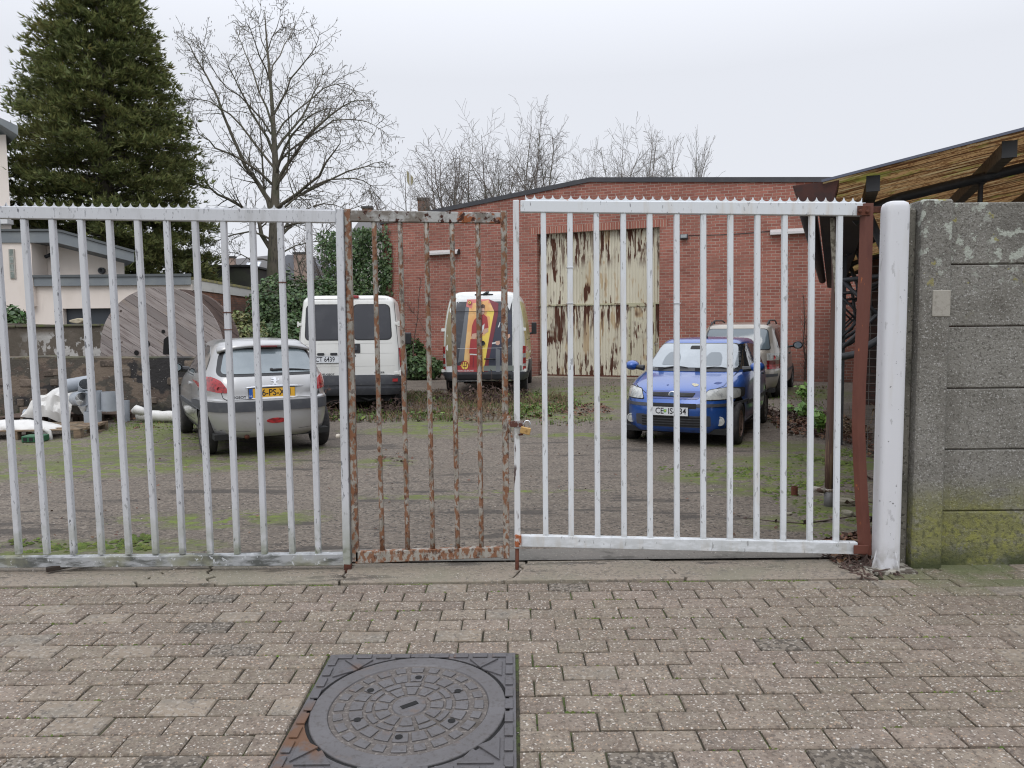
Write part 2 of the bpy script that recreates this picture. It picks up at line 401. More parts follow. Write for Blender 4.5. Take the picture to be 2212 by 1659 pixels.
m_land = mat('distant_soil', (0.075,0.075,0.045), 0.95, layers=[dict(scale=.4, lo=.4, hi=.6, col=(0.06,0.08,0.03))])
b = MB(); b.add([(-400,-40,-.03),(400,-40,-.03),(400,900,-.03),(-400,900,-.03)], [(0,1,2,3)])
tag(b.build('ground', m_land), 'bare soil and grass stretching out behind the yard', 'ground', kind='structure')

def gxy(px, py): p = G(px, py); return p.x, p.y
_s = []
for (px, py, rx, ry) in ((360,925,1.7,1.3),(300,960,2.4,1.4),(160,1010,1.5,.9),(430,1000,1.4,.7),(60,1190,.7,.35),(260,1180,.9,.28),(480,1120,1.1,.35),
                         (1690,1010,.9,.9),(1600,1030,1.0,.55),(1790,990,.8,1.6),(1830,1100,.55,.7),(1750,1130,.6,.3),(1660,1060,.7,.3),(1240,900,1.3,.8),(1240,940,.8,.3),(1140,880,1.2,1.6),(1330,872,1.1,1.2),
                         (910,930,1.4,.5),(820,1000,.5,.4),(970,920,1.2,1.5),(560,975,1.2,.5),(1380,945,.8,.25),(1640,960,1.0,.35),(1290,850,2.6,2.5),(1745,850,1.4,2.0),(900,1075,.8,.12),(1150,1060,.9,.09)):
    x, y = gxy(px, py); _s.append((x, y, rx*1.0, ry*1.0))
m_yard = mat('worn_asphalt', (0.140,0.114,0.090), 0.9, layers=[
    dict(scale=.55, lo=.42, hi=.68, col=(0.110,0.090,0.070), amt=.9),
    dict(scale=2.1, lo=.48, hi=.70, col=(0.165,0.138,0.108), amt=.8),
    dict(scale=38, lo=.52, hi=.60, col=(0.25,0.215,0.175), amt=.65),
    dict(scale=34, lo=.54, hi=.60, col=(0.040,0.034,0.030), amt=.9, off=21.0),
    dict(scale=(9,14,9), lo=.50, hi=.64, col=(0.085,0.070,0.056), amt=.55, off=31.0),
    dict(scale=(.8,3.2,1), lo=.57, hi=.66, col=(0.045,0.038,0.032), amt=.8),
    dict(scale=1.3, lo=.45, hi=.62, col=(0.105,0.115,0.045), spots=_s, amt=.75, off=4.0),
    dict(scale=(2.4,4.2,1), lo=.47, hi=.56, col=(0.095,0.112,0.028), spots=_s, off=9.0, amt=.8),
    dict(scale=(7,12,1), lo=.54, hi=.59, col=(0.120,0.155,0.026), spots=_s, off=13.0)], bump=[(45,.006),(7,.018)])
# the yard sheet, gently uneven
b = MB(); nx, ny = 90, 90
X0, X1, Yb = -22.0, 14.0, 40.0
for j in range(ny+1):
    y = YT1-.02+(Yb-YT1)*(j/ny)**1.6
    for i in range(nx+1):
        x = X0+(X1-X0)*i/nx
        z = 0.018*(noise.noise(Vector((x*.9, y*.9, 0)))) if j else 0
        b.v.append((x, y, z))
for j in range(ny):
    for i in range(nx):
        a = j*(nx+1)+i; b.f.append((a, a+1, a+nx+2, a+nx+1)); b.mi.append(0)
tag(b.build('yard_ground', m_yard, smooth=True), 'worn grey brown asphalt yard with patches of bright moss', 'ground', kind='structure')

# concrete threshold, cracked into slabs
m_conc = mat('threshold_concrete', (0.245,0.205,0.162), 0.85, layers=[
    dict(scale=40, lo=.52, hi=.60, col=(0.11,0.098,0.08), amt=.7),
    dict(scale=(2.2,9,2), lo=.60, hi=.64, col=(0.06,0.05,0.04), amt=.8, off=17.0),
    dict(scale=1.6, lo=.42, hi=.7, col=(0.20,0.185,0.135), amt=.8),
    dict(kind='voronoi', scale=70, lo=.30, hi=.20, col=(0.42,0.40,0.37), mscale=60, mlo=.5, mhi=.6, detail=2),
    dict(scale=5, lo=.6, hi=.75, col=(0.09,0.085,0.075), amt=.7)], bump=[(50,.003),(9,.006)])
b = MB()
cut = [-9.0] + [G(px, 1245).x for px in (-60, 345, 455, 744, 1117, 1455)] + [G(1893, 1245).x]
jit = random.Random(5)
def slab_edge(x, s):
    return [(x+jit.uniform(-.02,.02)+s*.006, YT0+(YT1-YT0)*t) for t in (0, .25, .5, .75, 1)]
edges = []
for i in range(len(cut)):
    jit.seed(i*7+1); edges.append([(cut[i]+jit.uniform(-.03,.03)+.16*(t-.5)*((i % 3)-1), YT0+(YT1-YT0)*t) for t in (0,.12,.25,.37,.5,.62,.75,.87,1)])
for i in range(len(cut)-1):
    L_ = [(x+.008, y) for x, y in edges[i]]; R_ = [(x-.008, y) for x, y in edges[i+1]]
    b.prism(L_ + R_[::-1], -.05, .010+.004*((i*37) % 3), 'z')
thr = b.build('threshold', m_conc, bevel=.004); tag(thr, 'cracked concrete threshold strip under the closed gates', 'threshold', kind='structure')
# concrete apron inside the gates
m_apron = mat('apron_concrete', (0.165,0.150,0.132), 0.85, layers=[
    dict(scale=1.8, lo=.4, hi=.7, col=(0.12,0.115,0.10), amt=.8), dict(scale=45, lo=.58, hi=.66, col=(0.30,0.28,0.25), amt=.5),
    dict(scale=(6,6,1), lo=.58, hi=.66, col=(0.06,0.055,0.045), amt=.6)], bump=[(40,.004)])
b = MB(); xs0 = G(450, 1180).x; xs1 = G(1900, 1180).x; n = 26; vs = []
for i in range(n+1):
    x = xs0+(xs1-xs0)*i/n; vs.append((x, YT1-.005, .0245)); 
for i in range(n, -1, -1):
    x = xs0+(xs1-xs0)*i/n; vs.append((x, YT1+.28+.10*noise.noise(Vector((x*1.3,3,0)))-(.15 if i < 3 else 0), .0165))
b.add([(v[0], v[1], v[2]) for v in vs], [tuple(range(len(vs)))])
tag(b.build('concrete_apron', m_apron, fix=False), 'paler concrete strip just inside the gates', 'concrete', kind='structure')

# ------------------------------------------------------------------ pavement of concrete pavers
MHX0, MHX1 = G(716, 1416).x, G(1113, 1413).x
MHY1 = G(916, 1414).y; MHK = (MHY1-G(887, 1526).y)/((MHX1-MHX0)/2); MHY0 = MHY1-(MHX1-MHX0)*MHK
m_paver = mat('exposed_aggregate_paver', (0.202,0.165,0.130), 0.88, rand=.20, hue=.012, layers=[
    dict(scale=.7, lo=.40, hi=.65, col=(0.165,0.136,0.098), amt=.65),
    dict(scale=(18,18,18), lo=.45, hi=.62, col=(0.135,0.102,0.078), amt=.7),
    dict(scale=58, lo=.54, hi=.60, col=(0.075,0.062,0.052), amt=.65, off=27.0),
    dict(scale=70, lo=.52, hi=.60, col=(0.28,0.235,0.19), amt=.5),
    dict(kind='voronoi', scale=62, lo=.36, hi=.28, col=(0.47,0.43,0.38), mscale=48, mlo=.50, mhi=.56, off=2.0),
    dict(kind='voronoi', scale=55, lo=.34, hi=.26, col=(0.33,0.24,0.17), mscale=44, mlo=.52, mhi=.58, off=8.0),
    dict(scale=(3,3,3), lo=.66, hi=.72, col=(0.42,0.42,0.41), spots=[(2.0,2.75,1.1,.55)], amt=.8),
    dict(scale=2.2, lo=.35, hi=.55, col=(0.10,0.125,0.045), spots=[(3.6,4.95,1.9,.65)], amt=.75)], bump=[(85,.0035),(260,.001)])
m_paverdk = mat('weathered_dark_paver', (0.165,0.14,0.112), 0.92, rand=.15, layers=[
    dict(scale=36, lo=.48, hi=.56, col=(0.060,0.050,0.040), amt=.85), dict(kind='voronoi', scale=48, lo=.34, hi=.24, col=(0.30,0.27,0.235))], bump=[(45,.010)])
m_paverlt = mat('smooth_pale_paver', (0.225,0.183,0.138), 0.85, rand=.10, layers=[
    dict(scale=5, lo=.42, hi=.7, col=(0.165,0.150,0.125), amt=.7), dict(scale=45, lo=.52, hi=.60, col=(0.34,0.31,0.27), amt=.6), dict(scale=45, lo=.56, hi=.62, col=(0.09,0.08,0.07), amt=.7, off=5.5)], bump=[(60,.003)])
m_joint = mat('mossy_joint_sand', (0.050,0.043,0.030), 0.95, layers=[
    dict(scale=2.6, lo=.42, hi=.62, col=(0.075,0.10,0.028)), dict(scale=30, lo=.5, hi=.65, col=(0.03,0.028,0.02))], bump=[(60,.01)])
b = MB(); b.add([(-12,-3,-.014),(12,-3,-.014),(12,YT1+.3,-.014),(-12,YT1+.3,-.014)], [(0,1,2,3)])
tag(b.build('joint_sand', m_joint), 'sand and moss bed showing in the paving joints', 'paving joints', kind='structure')
PL, PW = 0.2555, 0.1476
XTE = G(1893, 1245).x
def paver(b, x0, x1, y0, y1, r, mi):
    g = .0028+r.random()*.0022; x0 += g; x1 -= g; y0 += g+.0022; y1 -= g+.0022
    if x1-x0 < .03: return
    dz = r.uniform(-.003,.003); tx = r.uniform(-.010,.010); ty = r.uniform(-.018,.018)
    cx_, cy_ = (x0+x1)/2, (y0+y1)/2; rz = r.uniform(-.012,.012)
    c = .006; vs = []
    for (ins, z) in ((0,-.02),(0,-.006),(c,0.0)):
        for (x, y) in ((x0+ins,y0+ins),((x0+x1)/2,y0+ins+r.uniform(-.001,.001)),(x1-ins,y0+ins),(x1-ins,y1-ins),((x0+x1)/2,y1-ins+r.uniform(-.001,.001)),(x0+ins,y1-ins)):
            jx = r.uniform(-.0015,.0015); jy = r.uniform(-.0015,.0015); dx = x-cx_; dy = y-cy_
            vs.append((cx_+dx-dy*rz+jx, cy_+dy+dx*rz+jy, z+dz+dx*tx+dy*ty))
    fs = [(12,13,14,15,16,17)]
    for k in (0, 6):
        for i in range(6): fs.append((k+i, k+(i+1) % 6, k+6+(i+1) % 6, k+6+i))
    b.add(vs, fs, mi)
b = MB(); r = random.Random(21); row = 0
y1 = YT0-.006
rows = []
while y1 > 1.1: rows.append((y1-PW, y1)); y1 -= PW
yy = YT0-.006
while yy < YG+.5: rows.append((yy, yy+PW)); yy += PW
for k, (ya, yb) in enumerate(rows):
    beyond = ya >= YT0-.01
    off = ((k*.5+ (0.13 if not beyond else .3)) % 1.0)*PL + r.uniform(-.008,.008)
    x = -6.2+off-PL
    while x < 6.4:
        xa, xb = x, x+PL; x += PL
        q = r.random(); mi = 1 if q < .06 else (2 if q > .93 else 0)
        if beyond and xa < XTE+.02: 
            if xb < XTE+.05: continue
            xa = XTE+.02
        # keep clear of the manhole, cutting the stones beside it
        yc = (ya+yb)/2
        if MHY0-.02 < yc < MHY1 + .0:
            if xa > MHX0-.012 and xb < MHX1+.012: continue
            if xa < MHX0-.012 < xb: paver(b, xa, MHX0-.012, ya, yb, r, mi); 
            if xa < MHX1+.012 < xb: paver(b, MHX1+.012, xb, ya, yb, r, mi)
            if (xa < MHX0-.012 < xb) or (xa < MHX1+.012 < xb): continue
        paver(b, xa, xb, ya, yb, r, mi)
o = b.build('pavement', [m_paver, m_paverdk, m_paverlt], fix=False); tag(o, 'grey exposed aggregate block paving in front of the gates', 'pavement', kind='structure')

# ------------------------------------------------------------------ manhole cover
m_iron = mat('worn_cast_iron', (0.105,0.100,0.104), 0.5, metal=.3, layers=[
    dict(scale=3.0, lo=.4, hi=.7, col=(0.125,0.122,0.130), amt=.7),
    dict(scale=40, lo=.5, hi=.7, col=(0.065,0.058,0.055), amt=.7),
    dict(scale=9, lo=.60, hi=.72, col=(0.15,0.085,0.055), amt=.5),
    dict(scale=(6,6,6), lo=.35, hi=.5, col=(0.15,0.075,0.038), spots=[(G(655,1600).x, G(655,1600).y, .14,.34)], rough=.8, amt=.9)], bump=[(70,.0012)])
m_grime = mat('gritty_recess', (0.105,0.092,0.084), 0.95, layers=[dict(scale=60, lo=.5, hi=.65, col=(0.19,0.17,0.155)), dict(scale=7, lo=.55, hi=.7, col=(0.07,0.06,0.05))], bump=[(80,.003)])
m_hole = mat('dark_hole', (0.006,0.006,0.006), .9)
mcx, mcy = (MHX0+MHX1)/2, (MHY0+MHY1)/2; S = (MHX1-MHX0)/2; RL = S*.925
mh = empty('manhole_cover', (mcx, mcy, 0), 0, 'broad cast iron manhole frame with round lid set in the paving', 'manhole cover')
b = MB(); n = 72
sq = []
for i in range(n):
    a = 2*pi*i/n; c_, s_ = cos(a), sin(a); k = S/max(abs(c_), abs(s_)); sq.append((c_*k, s_*k))
corners = [(S,S),(-S,S),(-S,-S),(S,-S)]
ci = [(cos(2*pi*i/n)*(RL+.009), sin(2*pi*i/n)*(RL+.009)) for i in range(n)]
vs = [(x, y, .004) for x, y in sq]+[(x, y, .004) for x, y in ci]+[(x, y, -.03) for x, y in ci]
fs = [(i, (i+1) % n, n+(i+1) % n, n+i) for i in range(n)]+[(n+i, n+(i+1) % n, 2*n+(i+1) % n, 2*n+i) for i in range(n)]
b.add(vs, fs, 0)
b.add([(-S+.0,-S,-.02),(S,-S,-.02),(S,S,-.02),(-S,S,-.02),(-S,-S,.0035),(S,-S,.0035),(S,S,.0035),(-S,S,.0035)], [(0,1,5,4),(1,2,6,5),(2,3,7,6),(3,0,4,7)], 0)
# raised bars and triangles on the frame
bw = S*.085
for q in range(4):
    Mq = Matrix.Rotation(q*pi/2, 4, 'Z')
    for k in range(9):
        c0_ = -S+.03+(2*S-.06)*(k+.5)/9; b.box(c0_-.036, c0_+.036, S-bw-.008, S-.012, .004, .012, Mq, 0)
    c2 = S-bw-.025
    tri1 = [(c2, c2-.02), (c2, c2-.16), (c2-.085, c2-.105)]
    tri2 = [(c2-.02, c2), (c2-.16, c2), (c2-.105, c2-.085)]
    for tr in (tri1, tri2):
        vv = [Mq @ Vector((x, y, z)) for z in (.004, .012) for x, y in tr]
        b.add(vv, [(3,4,5),(0,1,4,3),(1,2,5,4),(2,0,3,5)], 0)
    vv = [Mq @ Vector(p) for p in ((c2-.135, c2-.015-.15,.004),)]
mh.scale = (1, MHK, 1)
b.build('frame', m_iron, mh, bevel=.0015)
b = MB()
b.lathe([(0,-.001),(RL*.80,-.001),(RL*.805,.006),(RL,.006),(RL,-.03)][0:5], 72, mi=0)
lid = MB(); 
lid.lathe([(RL*.80,-.001),(RL*.81,.0065),(RL-.010,.0065),(RL-.006,.002),(RL-.006,-.03)], 80, cap=False)
lid.lathe([(.0001,.0065),(RL*.165,.0065),(RL*.175,-.001)], 40, cap=False)
holes = []
def sector(bm_, r0, r1, a0, a1, z0, z1, n=4):
    p = [(r0*cos(a0+(a1-a0)*i/n), r0*sin(a0+(a1-a0)*i/n)) for i in range(n+1)]+[(r1*cos(a1-(a1-a0)*i/n), r1*sin(a1-(a1-a0)*i/n)) for i in range(n+1)]
    bm_.prism(p, z0, z1, 'z')
for (r0, r1, k, ph) in ((.215,.345,12,.1),(.375,.435,12,.1),(.47,.60,20,.0),(.66,.755,24,.07)):
    for i in range(k):
        a = 2*pi*(i+ph)/k; w = 2*pi/k*(.36 if r0 > .6 or r0 < .37 else .40)
        if r0 == .66 and i % 2: w *= .8
        sector(lid, RL*r0, RL*r1, a-w, a+w, -.001, .0065)
m_lid = mat('worn_iron_lid', (0.118,0.112,0.114), 0.5, metal=.3, layers=[dict(scale=3.0, lo=.4, hi=.7, col=(0.15,0.145,0.150), amt=.7), dict(scale=40, lo=.5, hi=.7, col=(0.075,0.066,0.060), amt=.7), dict(scale=9, lo=.60, hi=.72, col=(0.16,0.105,0.075), amt=.5)], bump=[(70,.0012)])
lido = lid.build('lid', m_lid, mh, bevel=.0015)
b = MB(); b.lathe([(0.0001,.0005),(RL*.80,.0005)], 60, cap=False); b.build('recess', m_grime, lido, fix=False)
b = MB(); b.lathe([(RL-.0065,-.002),(RL+.0088,-.002)], 80, cap=False); b.build('seam', m_hole, lido, fix=False)
b = MB()
for k in range(6):
    a = radians(28+60*k); b.lathe([(.0001,.0082),(.016,.0082)], 16, Matrix.Translation((RL*.535*cos(a), RL*.535*sin(a), 0)), cap=False)
    b.build('vent_hole', m_hole, lido, fix=False); b = MB()
b.prism([(x*cos(.6)-y*sin(.6), x*sin(.6)+y*cos(.6)) for x, y in ((-.038,-.013),(.038,-.013),(.038,.013),(-.038,.013))], .0066, .0084, 'z')
b.build('lifting_hole', m_hole, lido, fix=False)
# ------------------------------------------------------------------ left gate leaf
def gpt(px, py, dy=0.0): return P(px, py, YG+dy)
def spikes(px0, py0, px1, py1, n, hpx, name, m, parent, dy=0.0):
    a = gpt(px0, py0, dy); c = gpt(px1, py1, dy); d = (c-a)/n; up = Vector((0,0,1)); h = hpx*YG/FPX
    b = MB(); t = .003; prev = None
    poly = []
    for i in range(n):
        for j in range(8):
            s_ = j/8; arc = 1-sqrt(max(0, 1-(2*s_-1)**2))      # round scallop, sharp peaks
            poly.append((a+d*(i+s_), h*(.12+.88*arc)))
    poly.append((a+d*n, h))
    k = len(poly); vs = []
    for yy in (-t/2, t/2):
        for (p, z) in poly: vs.append(p+up*z+Vector((0,yy,0)))
        for (p, z) in poly: vs.append(p-up*.012+Vector((0,yy,0)))
    fs = []
    for i in range(k-1):
        fs.append((k+i, k+i+1, i+1, i)); fs.append((2*k+i, 2*k+i+1, 3*k+i+1, 3*k+i)); fs.append((i, i+1, 2*k+i+1, 2*k+i))
    b.add(vs, fs)
    return b.build(name, m, parent)
def rail(px0, yt0, yb0, px1, yt1, yb1, depth, name, m, parent, bevel=.004, dy=0.0):
    """flat-sided rail given by its top and bottom edge in the picture at both ends"""
    b = MB(); q = [gpt(px0, yb0, dy), gpt(px1, yb1, dy), gpt(px1, yt1, dy), gpt(px0, yt0, dy)]
    vs = [v+Vector((0,s*depth/2,0)) for s in (-1,1) for v in q]
    b.add(vs, [(0,1,2,3),(7,6,5,4),(0,4,5,1),(1,5,6,2),(2,6,7,3),(3,7,4,0)])
    return b.build(name, m, parent, bevel=bevel)
def gbar(xt, yt, xb, yb, w, m, parent, name='bar', d=None, dy=0.0, bevel=.004, n=2, wob=0.0):
    a = gpt(xt, yt, dy); c = gpt(xb, yb, dy); b = MB()
    b.bar(c, a, w, d or w)
    return b.build(name, m, parent, bevel=bevel)

x0, z0 = gpt(748, 1231).x, 0
lg = empty('gate_leaf', (0,0,0), 0, 'wide grey white barred gate leaf on the left with scalloped spikes on top', 'gate')
rail(-420, 441, 467, 727, 455, 482, .05, 'top_rail', m_left_gate, lg)
rail(-420, 1207, 1227, 745, 1194, 1219, .06, 'bottom_rail', m_bottom_rail, lg)
tops = [-327,-264,-200,-136,-73,-9,52,113,175,236,297,360,421,483,545,605,667]
bots = [-274,-217,-160,-104,-47,40,102,160,220,279,337,395,455,513,572,632,688]
bots = [-268,-210,-150,-90,-22,41,102,160,220,279,337,395,455,513,572,632,688]
for k, (xt, xb) in enumerate(zip(tops, bots)):
    bo = gbar(xt, 474, xb, 1197, .0375, m_left_gate, lg)
    if xt == 605:
        c = MB(); 
        for yy in (610,): 
            p = gpt(xt+(xb-xt)*(yy-474)/723., yy); c.cbox(p, .046, .046, .006)
        c.build('weld_ring', m_rust, bo)
    if xt == 483:
        for yy in (675, 712):
            c = MB(); p = gpt(xt+(xb-xt)*(yy-474)/723., yy); c.cbox(p, .046, .046, .005); c.build('weld_ring', m_rust, bo)
gbar(734.5, 452, 751, 1233, .049, m_left_gate, lg, 'stile', .06, -.004)
spikes(-400, 443, 716, 453.5, 54, 10.0, 'spike_strip', m_left_gate, lg)
b = MB(); p = gpt(748, 943, -.01)
b.tube([gpt(748,942,.0), gpt(735,942,.0)], .008, 8); b.lathe([(0,-.014),(.014,-.010),(.020,0),(.014,.012),(0,.016)], 12, Matrix.Translation(gpt(731,942)))
b.build('door_stop', mat('ivory_knob', (.55,.5,.42), .4), lg, smooth=True)
b = MB(); b.bar(gpt(752,1218,-.02), gpt(751,1236,-.02), .05, .03); b.build('foot', m_rust, lg)

# ------------------------------------------------------------------ rusty middle gate
rg = empty('rusty_gate', (0,0,0), 0, 'narrow rust eaten grey gate standing between the two white leaves', 'gate')
D2 = .012
gbar(751, 452, 769, 1212, .042, m_rusty_gate, rg, 'stile', .045, D2)
gbar(1088, 456, 1094, 1205, .042, m_rusty_gate, rg, 'stile', .045, D2)
rail(758, 455, 479, 1081, 460, 483, .045, 'top_rail', m_rusty_rail, rg, dy=D2)
rail(769, 1190, 1216, 1086, 1180, 1202, .045, 'bottom_rail', m_rusty_gate, rg, dy=D2)
for (xt, xb) in ((808,826),(864,881),(921,935),(976,989),(1032,1040)):
    b = MB(); n = 16; pts = []; rd = []
    for i in range(n+1):
        t = i/n; q = gpt(xt+(xb-xt)*t, 480+(1190-480)*t, D2); rr = .0165+.0018*noise.noise(Vector((xt, i*.9, 0)))
        pts.append(q); rd.append(rr)
    b.tube(pts, rd, 10); b.build('bar', m_rusty_gate, rg, smooth=True)

# ------------------------------------------------------------------ right gate leaf
wg = empty('gate_leaf', (0,0,0), 0, 'white barred gate leaf on the right, rusting at its locked side', 'gate')
rail(1124, 434, 459, 1868, 439, 467, .05, 'top_rail', m_white_gate, wg)
rail(1124, 1155, 1179, 1850, 1170, 1196, .05, 'bottom_rail', m_white_gate, wg)
gbar(1114.5, 433, 1118, 1183, .040, mat('rust_streaked_white_paint', (0.60,0.61,0.62), .5, layers=[
    dict(scale=(16,16,1.2), lo=.58, hi=.68, col=RUST2, amt=.6), dict(scale=(20,20,3), lo=.62, hi=.68, col=DARKRUST), dict(scale=(12,12,5), lo=.55, hi=.65, col=(.36,.36,.34))]), wg, 'stile', .05, -.003)
for (xt, xb) in ((1173.5,1179),(1231,1234),(1288,1291),(1346,1348),(1403,1404.5),(1461.5,1462),(1519,1519),(1577.5,1576.5),(1636,1634),(1695,1691.5),(1753.5,1749),(1814,1805.5)):
    bo = gbar(xt, 456, xb, 1170, .035, m_white_gate, wg)
    for (cx_, yy) in ((1231, 578), (1231, 655), (1461.5, 655)):
        if xt == cx_:
            c = MB(); c.cbox(gpt(xt, yy), .045, .045, .006); c.build('weld_ring', m_chrome, bo)
spikes(1135, 431.5, 1862, 438, 37, 10.5, 'spike_strip', m_white_gate, wg)
b = MB(); b.cbox(gpt(1119,1167,-.02), .045, .05, .085); b.build('rusted_corner', mat('orange_corner_rust', lin((150,86,52)), .9, layers=[dict(scale=30, lo=.45, hi=.6, col=(.5,.5,.48)), dict(scale=20,lo=.5,hi=.65,col=DARKRUST)]), wg, bevel=.006)
b = MB(); b.tube([gpt(1117,1176), G(1117,1236)+Vector((0,0,-.02))], .013, 8); b.build('drop_bolt', m_rust, wg, smooth=True)
# hasp and slide
b = MB(); b.cbox(gpt(1118, 916, -.035), .095, .008, .040); b.cbox(gpt(1101,916,-.030), .03, .02, .035)
b.build('hasp', mat('hasp_rust', lin((84,50,40)), .8, layers=[dict(scale=40, lo=.5, hi=.62, col=(.4,.4,.4), amt=.6)]), wg, bevel=.002)
b = MB(); b.tube([gpt(1099, 898,-.03), gpt(1101, 935,-.03)], .012, 8); b.tube([gpt(1103,932,-.03), gpt(1108,955,-.03)], .008, 6); b.build('slide_bolt', m_rusty_gate, wg, smooth=True)
b = MB(); b.bar(gpt(1120, 939,-.03), gpt(1130, 938,-.03), .012, .006); b.build('keeper', m_rust, wg)
# padlock
pc = gpt(1135, 930, -.055)
pl = empty('padlock', tuple(pc), 0, 'brass padlock hanging open shackled from the rusty hasp of the gate', 'padlock')
pl['label'] = 'small brass padlock hanging tilted from the rusty hasp of the gates'
Mt = Matrix.Rotation(radians(-14), 4, 'Y').inverted()
b = MB(); b.box(-.034,.034,-.011,.011,-.024,.022, Matrix.Rotation(radians(14),4,'Y')); b.build('lock_body', m_brass, pl, bevel=.004)
Rz = Matrix.Rotation(radians(14),4,'Y')
pts = [Rz @ Vector(p) for p in [(-.020,0,.018),(-.020,0,.045)]+[(-.020*cos(a*pi/6),0,.045+.022*sin(a*pi/6)) for a in range(1,6)]+[(.020,0,.045),(.020,0,.018)]]
b = MB(); b.tube(pts, .0055, 8); b.build('shackle', m_chrome, pl, smooth=True)
b = MB(); b.box(-.006,.006,-.012,-.0105,-.0245,-.020, Rz); 

# ------------------------------------------------------------------ bent red-brown hinge post and white gate post
hp = empty('hinge_post', (0,0,0), 0, 'bent red brown steel post bolted to the end of the white gate leaf', 'post')
def angle_post(pxs, w, m, nm):
    b = MB(); L1 = []; k = len(pxs)
    for (px, py) in pxs: L1.append(gpt(px, py, -.01))
    vs = []
    prof = [(-w/2,-.0),( -w*.18,-.030),(w/2,-.030),(w/2,-.020),(-w*.10,-.020),(-w*.38,.004)]
    for p in L1:
        for (dx, dy_) in prof: vs.append(p+Vector((dx, dy_, 0)))
    n = len(prof); fs = [tuple(range(n)), tuple((k-1)*n+j for j in range(n-1,-1,-1))]
    for i in range(k-1):
        for j in range(n): fs.append((i*n+j, i*n+(j+1) % n, (i+1)*n+(j+1) % n, (i+1)*n+j))
    b.add(vs, fs); return b.build(nm, m, hp)
angle_post([(1870,440),(1869,500),(1866,600),(1860,720),(1854,830),(1852,920),(1855,1000),(1859,1080),(1864,1150),(1867,1196)], .075, m_redbrown, 'post_body')
b = MB(); b.cbox(gpt(1866,455,-.045), .085, .008, .062); b.cbox(gpt(1892,453,.0), .07, .02, .04); b.build('hinge_plate', m_rust, hp, bevel=.002)
for (px, py) in ((1857,456),(1873,457)):
    b = MB(); b.lathe([(.011,0),(.011,.012),(.006,.016),(0,.016)], 8, Matrix.Translation(gpt(px,py,-.05)) @ Matrix.Rotation(pi/2,4,'X')); b.build('bolt', m_rust, hp)
b = MB(); b.cbox(gpt(1860,1187,-.045), .10, .01, .06); b.build('foot_plate', m_redbrown, hp, bevel=.003)
wp = empty('gate_post', (0,0,0), 0, 'thick white round topped gate post beside the concrete wall', 'post')
b = MB(); a = G(1912, 1228); t = P(1934, 436, a.y); n = 24; R_ = .074
ax = (t-a); Lp = ax.length; q = ax.to_track_quat('Z','Y').to_matrix().to_4x4(); Mx = Matrix.Translation(a) @ q
prof = [(1,-.05),(1,Lp-.07),(.975,Lp-.035),(.88,Lp-.012),(.6,Lp),(.0001,Lp+.004)]; vs = []; nn_ = 40
for (k_, h_) in prof:
    for j in range(nn_):
        a_ = 2*pi*j/nn_; c_, s_ = cos(a_), sin(a_); vs.append(Mx @ Vector((R_*k_*math.copysign(abs(c_)**.5, c_), R_*k_*math.copysign(abs(s_)**.5, s_), h_)))
b.add(vs, [(i*nn_+j, i*nn_+(j+1) % nn_, (i+1)*nn_+(j+1) % nn_, (i+1)*nn_+j) for i in range(len(prof)-1) for j in range(nn_)])
b.build('post_body', m_post_white, wp, smooth=True)
for k in range(4):
    b = MB(); an = radians(20+90*k); d = Vector((cos(an), sin(an), 0)); s_ = d.cross(Vector((0,0,1)))*.005
    for sg in (1,):
        v0 = a+d*(R_-.01); v1 = a+d*(R_+.045); v2 = a+d*(R_-.004)+Vector((0,0,.16))
        b.add([v0+s_, v1+s_, v2+s_, v0-s_, v1-s_, v2-s_], [(0,1,2),(5,4,3),(0,3,4,1),(1,4,5,2),(2,5,3,0)])
    b.build('base_fin', m_post_white, wp)
b = MB(); b.cbox(a+Vector((0,0,.008)), .30, .26, .02); b.build('base_plate', mat('peeling_base_paint', (.36,.34,.29), .8, layers=[dict(scale=22, lo=.45, hi=.55, col=(.09,.075,.06))]), wp)

# ------------------------------------------------------------------ precast concrete wall
m_cwall = mat('pebbled_concrete', (0.235,0.225,0.200), 0.95, layers=[
    dict(scale=1.6, lo=.42, hi=.68, col=(0.155,0.145,0.125), amt=.85),
    dict(kind='voronoi', scale=75, lo=.42, hi=.30, col=(0.42,0.41,0.39), mscale=40, mlo=.44, mhi=.58, amt=.8),
    dict(scale=70, lo=.54, hi=.62, col=(0.085,0.078,0.066), amt=.7),
    dict(scale=1.1, lo=.40, hi=.60, col=(0.10,0.092,0.08), axis=2, a0=1.7, a1=2.2, amt=.6, off=40.0),
    dict(scale=(14,14,14), lo=.55, hi=.585, col=(0.40,0.42,0.37), axis=2, a0=1.75, a1=2.1, off=7.7, mscale=2.2, mlo=.40, mhi=.50),
    dict(scale=9, lo=.64, hi=.68, col=(0.30,0.27,0.08), axis=2, a0=1.6, a1=2.0, amt=.8, off=61.0),
    dict(scale=(2.6,2.6,6), lo=.36, hi=.56, col=(0.20,0.20,0.05), axis=2, a0=.62, a1=.30, off=2.0, amt=.75),
    dict(scale=(22,22,22), lo=.50, hi=.58, col=(0.27,0.27,0.07), axis=2, a0=.55, a1=.2, off=12.0, amt=.7),
    dict(scale=(30,30,30), lo=.52, hi=.60, col=(0.08,0.08,0.045), axis=2, a0=.6, a1=.25, off=18.0, amt=.7),
    dict(scale=(3,3,3), lo=.35, hi=.6, col=(0.055,0.065,0.025), axis=2, a0=.16, a1=.02)], bump=[(55,.013),(120,.006)])
